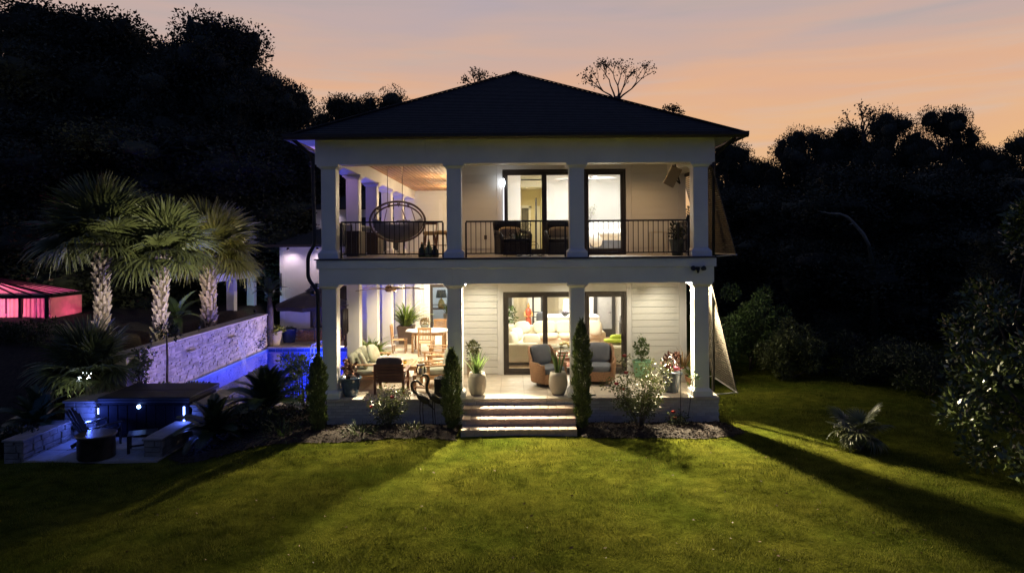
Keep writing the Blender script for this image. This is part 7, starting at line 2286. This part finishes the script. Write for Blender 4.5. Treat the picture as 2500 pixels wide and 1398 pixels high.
obj('window_casing', MB().box(-9.62, -9.4, 31.66, 31.7, 0.3, 2.75).box(-9.4, -7.2, 31.66, 31.7, 2.5, 2.75), TRIM, wing)
obj('shutter_latch', MB().box(VX0 + .02, VX0 + .06, 31.60, 31.66, 2.3, 3.1), BLACK, wing)
# brick steps up to the wing and to the side porch
st = thing('brick_planter', 'low red brick planter below the wing window', 'planter', (-8.6, 31.2, DZ))
bb = mesh_from('brick', MB().box(-.11, .11, -.05, .05, -.035, .035), .004); bb.materials.append(mat('red_brick', (.34, .19, .13), .85, .2, 8, .3, 40, rnd=.2))
obj('core', MB().box(-9.8, -7.3, 30.85, 31.6, DZ, .56), MORTAR, st)
for r in range(6):
    for k in range(10): piece('brick', bb, (-9.68 + k * .25 + (.1 if r % 2 else 0), 30.84, DZ + .045 + r * .082), st)
sst = thing('side_steps', 'brick steps from the pool deck up to the side porch', 'steps', (-4.9, 22, DZ))
for k in range(3):
    z1 = DZ + .19 * (k + 1)
    o = obj('step', MB().box(-5.25 + k * .24, -4.54, 20.4, 24.3, z1 - .185, z1 - .05), mat('red_brick', (.34, .19, .13)), sst)
    obj('nosing', MB().box(-5.28 + k * .24, -4.54, 20.38, 24.32, z1 - .048, z1), MATS['coping'], o, bevel=.008)
# pavilion colonnade left of the wing
pv = thing('pavilion', 'open white pavilion with square posts behind the palms', 'pavilion', (-12.3, 31.5, 1))
for y in (27.9, 30.0, 32.3, 34.6):
    c = obj('post', MB().box(-12.5, -12.16, y - .17, y + .17, .3, 2.9), TRIM, pv, bevel=.01)
obj('beam', MB().box(-12.58, -12.08, 27.6, 35.0, 2.9, 3.25), TRIM, pv, bevel=.01)
obj('roof', MB().add([(-11.7, 27.2, 3.27), (-11.7, 35.4, 3.27), (-14.6, 35.4, 4.2), (-14.6, 27.2, 4.2), (-11.7, 27.2, 3.33), (-11.7, 35.4, 3.33), (-14.6, 35.4, 4.26), (-14.6, 27.2, 4.26)], [(0, 3, 2, 1), (4, 5, 6, 7), (0, 1, 5, 4), (0, 4, 7, 3)]), ROOF, pv)
obj('floor', MB().box(-15.5, -12.1, 27.2, 35.4, .2, 1.3), PAVE, pv)
# umbrella
t = thing('patio_umbrella', 'open dark brown patio umbrella in front of the wing', 'umbrella', (at(750, 830, 28.9).x, 29.95, DZ))
CAN = mat('umbrella_cloth', (.030, .024, .020), .8, .15, 5, trans=.1)
local('pole', MB().tube([(0, 0, .05), (0, 0, 2.4)], .022, 8), BRONZE, t)
local('base', MB().lathe([(0, 0), (.28, 0), (.28, .06), (.05, .1), (0, .1)], 20), CONCRETE, t, smooth=True)
n8 = 8
for k in range(n8):
    a0, a1 = 2 * math.pi * k / n8, 2 * math.pi * (k + 1) / n8
    r = 1.72
    A, B = Vector((r * math.cos(a0), r * math.sin(a0), 1.72)), Vector((r * math.cos(a1), r * math.sin(a1), 1.72))
    T = Vector((0, 0, 2.42))
    M_ = (A + B) / 2 * 1.0; M_.z = 1.75
    m = MB(); m.add([T, A, M_, B, A.lerp(T, .5) + Vector((0, 0, .04)), B.lerp(T, .5) + Vector((0, 0, .04)), A + Vector((0, 0, -.16)), M_ + Vector((0, 0, -.16)), B + Vector((0, 0, -.16))], [(0, 4, 5), (4, 1, 2), (4, 2, 5), (5, 2, 3), (1, 6, 7, 2), (2, 7, 8, 3)])
    local('canopy_panel', m, CAN, t)
    local('rib', MB().tube([(0, 0, 2.40), A * .98 + Vector((0, 0, .0))], .010, 5), BRONZE, t)
local('cap', MB().lathe([(.4, 2.33), (.2, 2.46), (0, 2.5)], 16), CAN, t)
# pots on the far deck
p = at(667, 838, 29.6)
potted('planter', 'white tapered pot of yellow green leaves at the far pool corner', (p.x, 29.75, DZ), 'taper', .62, .36, mat('cream_pot', (.5, .43, .34)), [('leaves', shrub_mesh('leaves', rg, [((0, 0, .08), (.42, .4, .18))], 300, .14, .07), mat('lime_leaf', (.30, .32, .04), .5, .25, 4, island=.3), 0)])
p = at(706, 828, 30.6)
potted('planter', 'glossy blue pot on the far pool deck', (p.x, 30.6, DZ), 'cyl', .62, .32, mat('cobalt_glaze', (.03, .05, .16), .2, .3, 5), [('leaves', shrub_mesh('leaves', rg, [((0, 0, .03), (.2, .2, .06))], 60, .1, .05), LEAF, 0)])
# shepherd hooks with feeders
for (px, pyb, d, lab, col_) in ((731, 860, 18.6, 'black shepherd hook with silver bird feeder near the pool', (.5, .5, .52)), (748, 855, 18.58, 'black shepherd hook with red bird feeder near the pool', (.5, .03, .03))):
    p = at(px, pyb, d)
    t = thing('feeder_hook', lab, 'bird feeder', (p.x, d, DZ))
    hk = [(0, 0, 0), (0, 0, 1.25)] + [(-.1 + .1 * math.cos(a), 0, 1.25 + .1 * math.sin(a)) for a in [k * math.pi / 6 for k in range(1, 7)]] + [(-.2, 0, 1.15)]
    local('hook', MB().tube(hk, .009, 6), BLACK, t, smooth=True)
    local('feeder', MB().lathe([(0, .82), (.06, .84), (.075, .90), (.05, .99), (.02, 1.06), (.01, 1.12), (0, 1.12)], 14, (-.2, 0, 0)), mat('feeder' + str(px), col_, .15, .1), t, smooth=True)
# low iron fence behind the yellow green bush
t = thing('iron_fence', 'low black iron fence between the pool and the left column', 'fence', (-5.5, 18.58, DZ))
for k in range(12): local('picket', MB().bar((-.75 + k * .13, 0, 0), (-.75 + k * .13, 0, .95), .016), BLACK, t)
for z in (.12, .9): local('cross_rail', MB().bar((-.8, 0, z), (.75, 0, z), .025), BLACK, t)
# violet flood tucked under the wing eave and one at the pavilion
def flood(label, loc, aim, power, col_, size=R(120)):
    t = thing('led_flood', label, 'floodlight', loc, group='coloured LED floods')
    d = (Vector(aim) - Vector(loc)).normalized()
    local('housing', MB().tube([-d * .08, d * .02], [.05, .065], 12), BLACK, t, smooth=True)
    local('lens', MB().tube([d * .021, d * .024], .055, 12), emit('led' + label[:9], col_, 5), t)
    lamp('SPOT', 'flood_light', Vector(loc) + d * .05, power, col_, .06, t, aim, size, .8)
flood('pink LED flood under the wing eave near its left corner', (-10.25, 31.22, 4.2), (-10.15, 31.75, 1.6), 40, (1.0, .76, .90), R(140))
flood('pink LED flood under the wing eave above the window', (-8.9, 31.22, 4.2), (-8.8, 31.75, 1.6), 40, (1.0, .76, .90), R(140))
flood('pink LED flood under the upper wing roof', (-9.2, 34.9, 6.1), (-9.2, 35.2, 5.2), 16, (1.0, .76, .95), R(140))
flood('violet LED flood beside the upper corner column lighting the eave', (-5.12, 17.4, 6.45), (-5.1, 24, 7.1), 28, (.75, .42, 1.0))
flood('violet LED flood on the deck band lighting the upper colonnade', (-5.3, 23.3, 3.5), (-4.6, 23.3, 5.8), 26, (.72, .40, 1.0))
flood('teal LED flood lighting the pavilion beam', (-11.4, 30.2, 1.5), (-12.3, 33.0, 2.9), 22, (.35, .9, .85))
flood('violet LED flood at the pool edge washing the stone wall', (-6.9, 19.0, DZ + .12), (-10.6, 21.6, .8), 230, (.80, .60, 1.0))
flood('pale flood on the pool deck washing the far stone wall', (-6.9, 29.3, DZ + .15), (-10.6, 26.6, .8), 480, (1.0, .78, .60))
flood('white LED flood under the deck corner lighting the palm crowns', (-5.05, 17.6, 3.35), (-11.9, 22.2, 4.0), 2600, (1.0, .93, .62), R(44))
flood('white LED flood on the deck corner lighting the palm nearest the house', (-5.05, 20.2, 3.35), (-11.2, 25.0, 3.9), 900, (1.0, .88, .45), R(34))
flood('white LED flood low on the deck corner lighting the low fan palm', (-5.05, 17.2, 3.2), (-11.5, 18.5, 1.7), 170, (.95, 1.0, .74), R(22))
flood('warm LED flood on the right house wall lighting the side lawn', (5.12, 21.0, 3.2), (9.0, 17.6, -.1), 420, (1.0, .86, .55), R(95))
flood('warm LED flood farther back on the right house wall lighting the shrubs', (5.12, 22.5, 3.0), (10.5, 22.5, 1.0), 170, (1.0, .9, .62), R(80))
# warm uplights at the palms
def uplight(label, loc, aim, power, col_=(1, .86, .62)):
    t = thing('palm_uplight', label, 'uplight', loc, group='garden uplights')
    d = (Vector(aim) - Vector(loc)).normalized()
    local('housing', MB().tube([-d * .06, d * .05], [.035, .05], 12), BLACK, t, smooth=True)
    local('spike', MB().tube([(0, 0, -.2), (0, 0, 0)], .01, 6), BLACK, t)
    lamp('SPOT', 'uplight_lamp', Vector(loc) + d * .07, power, col_, .04, t, aim, R(95), .8)
uplight('small uplight in front of the leftmost tall palm', (-12.1, 19.5, 1.45), (-12.6, 21.0, 3.6), 75, (1, .86, .74))
uplight('small uplight in front of the middle palm', (-10.75, 20.3, 1.6), (-11.25, 21.8, 3.6), 60, (.85, .72, 1))
uplight('small uplight in front of the palm nearest the house', (-10.75, 23.4, 1.6), (-11.1, 25.0, 3.6), 90, (1.0, .78, .62))
uplight('small uplight below the low spreading fan palm', (-11.2, 16.9, .35), (-11.3, 18.4, 1.7), 60, (.9, .95, .8))

# ---- pink lit gazebo at the far left
gz = thing('gazebo', 'dark framed gazebo with pink lit curtains at the left edge', 'gazebo', (-20, 28.5, .2))
gx0, gx1, gy0, gy1, g0, g1 = -23.4, -18.55, 27.2, 29.3, .25, 2.35
for x in (gx0, -21.1, -19.6, gx1):
    for y in (gy0, gy1): obj('post', MB().box(x - .05, x + .05, y - .05, y + .05, g0, g1), BLACK, gz)
obj('ring_beam', MB().box(gx0 - .1, gx1 + .1, gy0 - .06, gy0 + .06, g1, g1 + .14).box(gx0 - .1, gx1 + .1, gy1 - .06, gy1 + .06, g1, g1 + .14).box(gx1 - .06, gx1 + .06, gy0 + .06, gy1 - .06, g1, g1 + .14), BLACK, gz)
SHEER = mat('sheer_curtain', (.80, .50, .50), .8, .12, 3, trans=.55)
def gcurtain(x0, x1, y, z0, z1):
    m = MB(); vs, fs = [], []
    k = int((x1 - x0) / .035)
    for i in range(k + 1):
        x = x0 + (x1 - x0) * i / k
        yy = y + .04 * math.sin(i * 1.25) + .02 * math.sin(i * .5)
        vs += [(x, yy, z0 + .05 * math.sin(i * .4)), (x, yy, z1)]
        if i < k: fs.append((2 * i, 2 * i + 2, 2 * i + 3, 2 * i + 1))
    obj('curtain', m.add(vs, fs), SHEER, gz, smooth=True)
for (x0, x1, zb) in ((-22.5, -21.75, .9), (-21.65, -21.15, .4), (-21.05, -20.3, 1.2), (-20.2, -19.65, 1.4), (-19.55, -19.05, 1.5), (-19.0, -18.62, .4)): gcurtain(x0, x1, gy0 + .1, zb, g1 - .02)
ap = Vector((gx0 + 1.0, (gy0 + gy1) / 2, 3.25))
cs = [Vector((gx0 - .15, gy0 - .15, g1 + .14)), Vector((gx1 + .15, gy0 - .15, g1 + .14)), Vector((gx1 + .15, gy1 + .15, g1 + .14)), Vector((gx0 - .15, gy1 + .15, g1 + .14))]
for k in range(4):
    obj('roof_cloth', MB().add([cs[k], cs[(k + 1) % 4], ap], [(0, 1, 2)]), SHEER if k < 2 else DARKWOOD, gz)  # rear faces made opaque to keep light off the trees behind
for k in range(9):
    f = k / 8
    obj('rafter', MB().bar(cs[0].lerp(cs[1], f), ap + Vector((0, 0, .03)), .05, .06), BLACK, gz)
for k in range(5): obj('rafter', MB().bar(cs[1].lerp(cs[2], (k + .5) / 5), ap + Vector((0, 0, .03)), .05, .06), BLACK, gz)
obj('floor', MB().box(gx0, gx1, gy0, gy1, g0 - .5, g0), PAVE, gz)
obj('spill_blocker', MB().box(gx0, gx1, gy1 + .07, gy1 + .11, g0, g1 + .12), DARKWOOD, gz)  # unseen panel added to stop pink light spilling onto the trees
obj('side_curtain', MB().box(gx1 + .07, gx1 + .08, gy0 + .1, gy1, g0 + .1, g1), SHEER, gz)
lamp('POINT', 'gazebo_light', (-21.5, 28.5, 1.8), 130, (1.0, .10, .62), .1, gz)
lamp('POINT', 'gazebo_light', (-20.3, 28.2, 1.9), 85, (1.0, .34, .38), .1, gz)
lamp('POINT', 'gazebo_light', (-19.1, 28.4, 1.7), 30, (.85, .05, .50), .1, gz)
t = thing('lounge_bench', 'dark cushioned bench inside the pink gazebo', 'bench', (-20.9, 28.7, g0))
local('seat', MB().box(-1.2, 1.2, -.4, .4, .15, .45), DKWICKER, t, bevel=.03); local('backrest', MB().box(-1.2, 1.2, .3, .45, .45, .95), DKWICKER, t, bevel=.03)
for s in (-1.1, 1.1): local('leg', MB().box(s - .04, s + .04, -.35, .35, 0, .15), BLACK, t)
gw = thing('garden_wall', 'low pale garden wall in front of the gazebo', 'wall', (-18.5, 25.6, .3))
obj('core', MB().box(-23, -17.2, 25.4, 25.75, -.6, .62), RUBBLE, gw, bevel=.02)
obj('cap', MB().box(-23.1, -17.1, 25.35, 25.8, .62, .68), MATS['coping'], gw, bevel=.01)
# fairy lights in the fan palm
fl_ = thing('fairy_lights', 'cluster of tiny white fairy lights in the low fan palm', 'fairy lights', tuple(at(208, 918, 17.6)))
rngf = random.Random(4)
for k in range(12):
    local('bulb', MB().ell((rngf.uniform(-.2, .16), rngf.uniform(-.05, .05), rngf.uniform(-.1, .11)), (.009, .009, .009), 6, 4), emit('fairy_glow', (.75, .85, 1.0), 22), fl_)
local('wire', MB().tube([(-.2, 0, -.12), (-.08, .02, .02), (.05, -.02, .06), (.18, .02, .12)], .003, 4), BLACK, fl_)
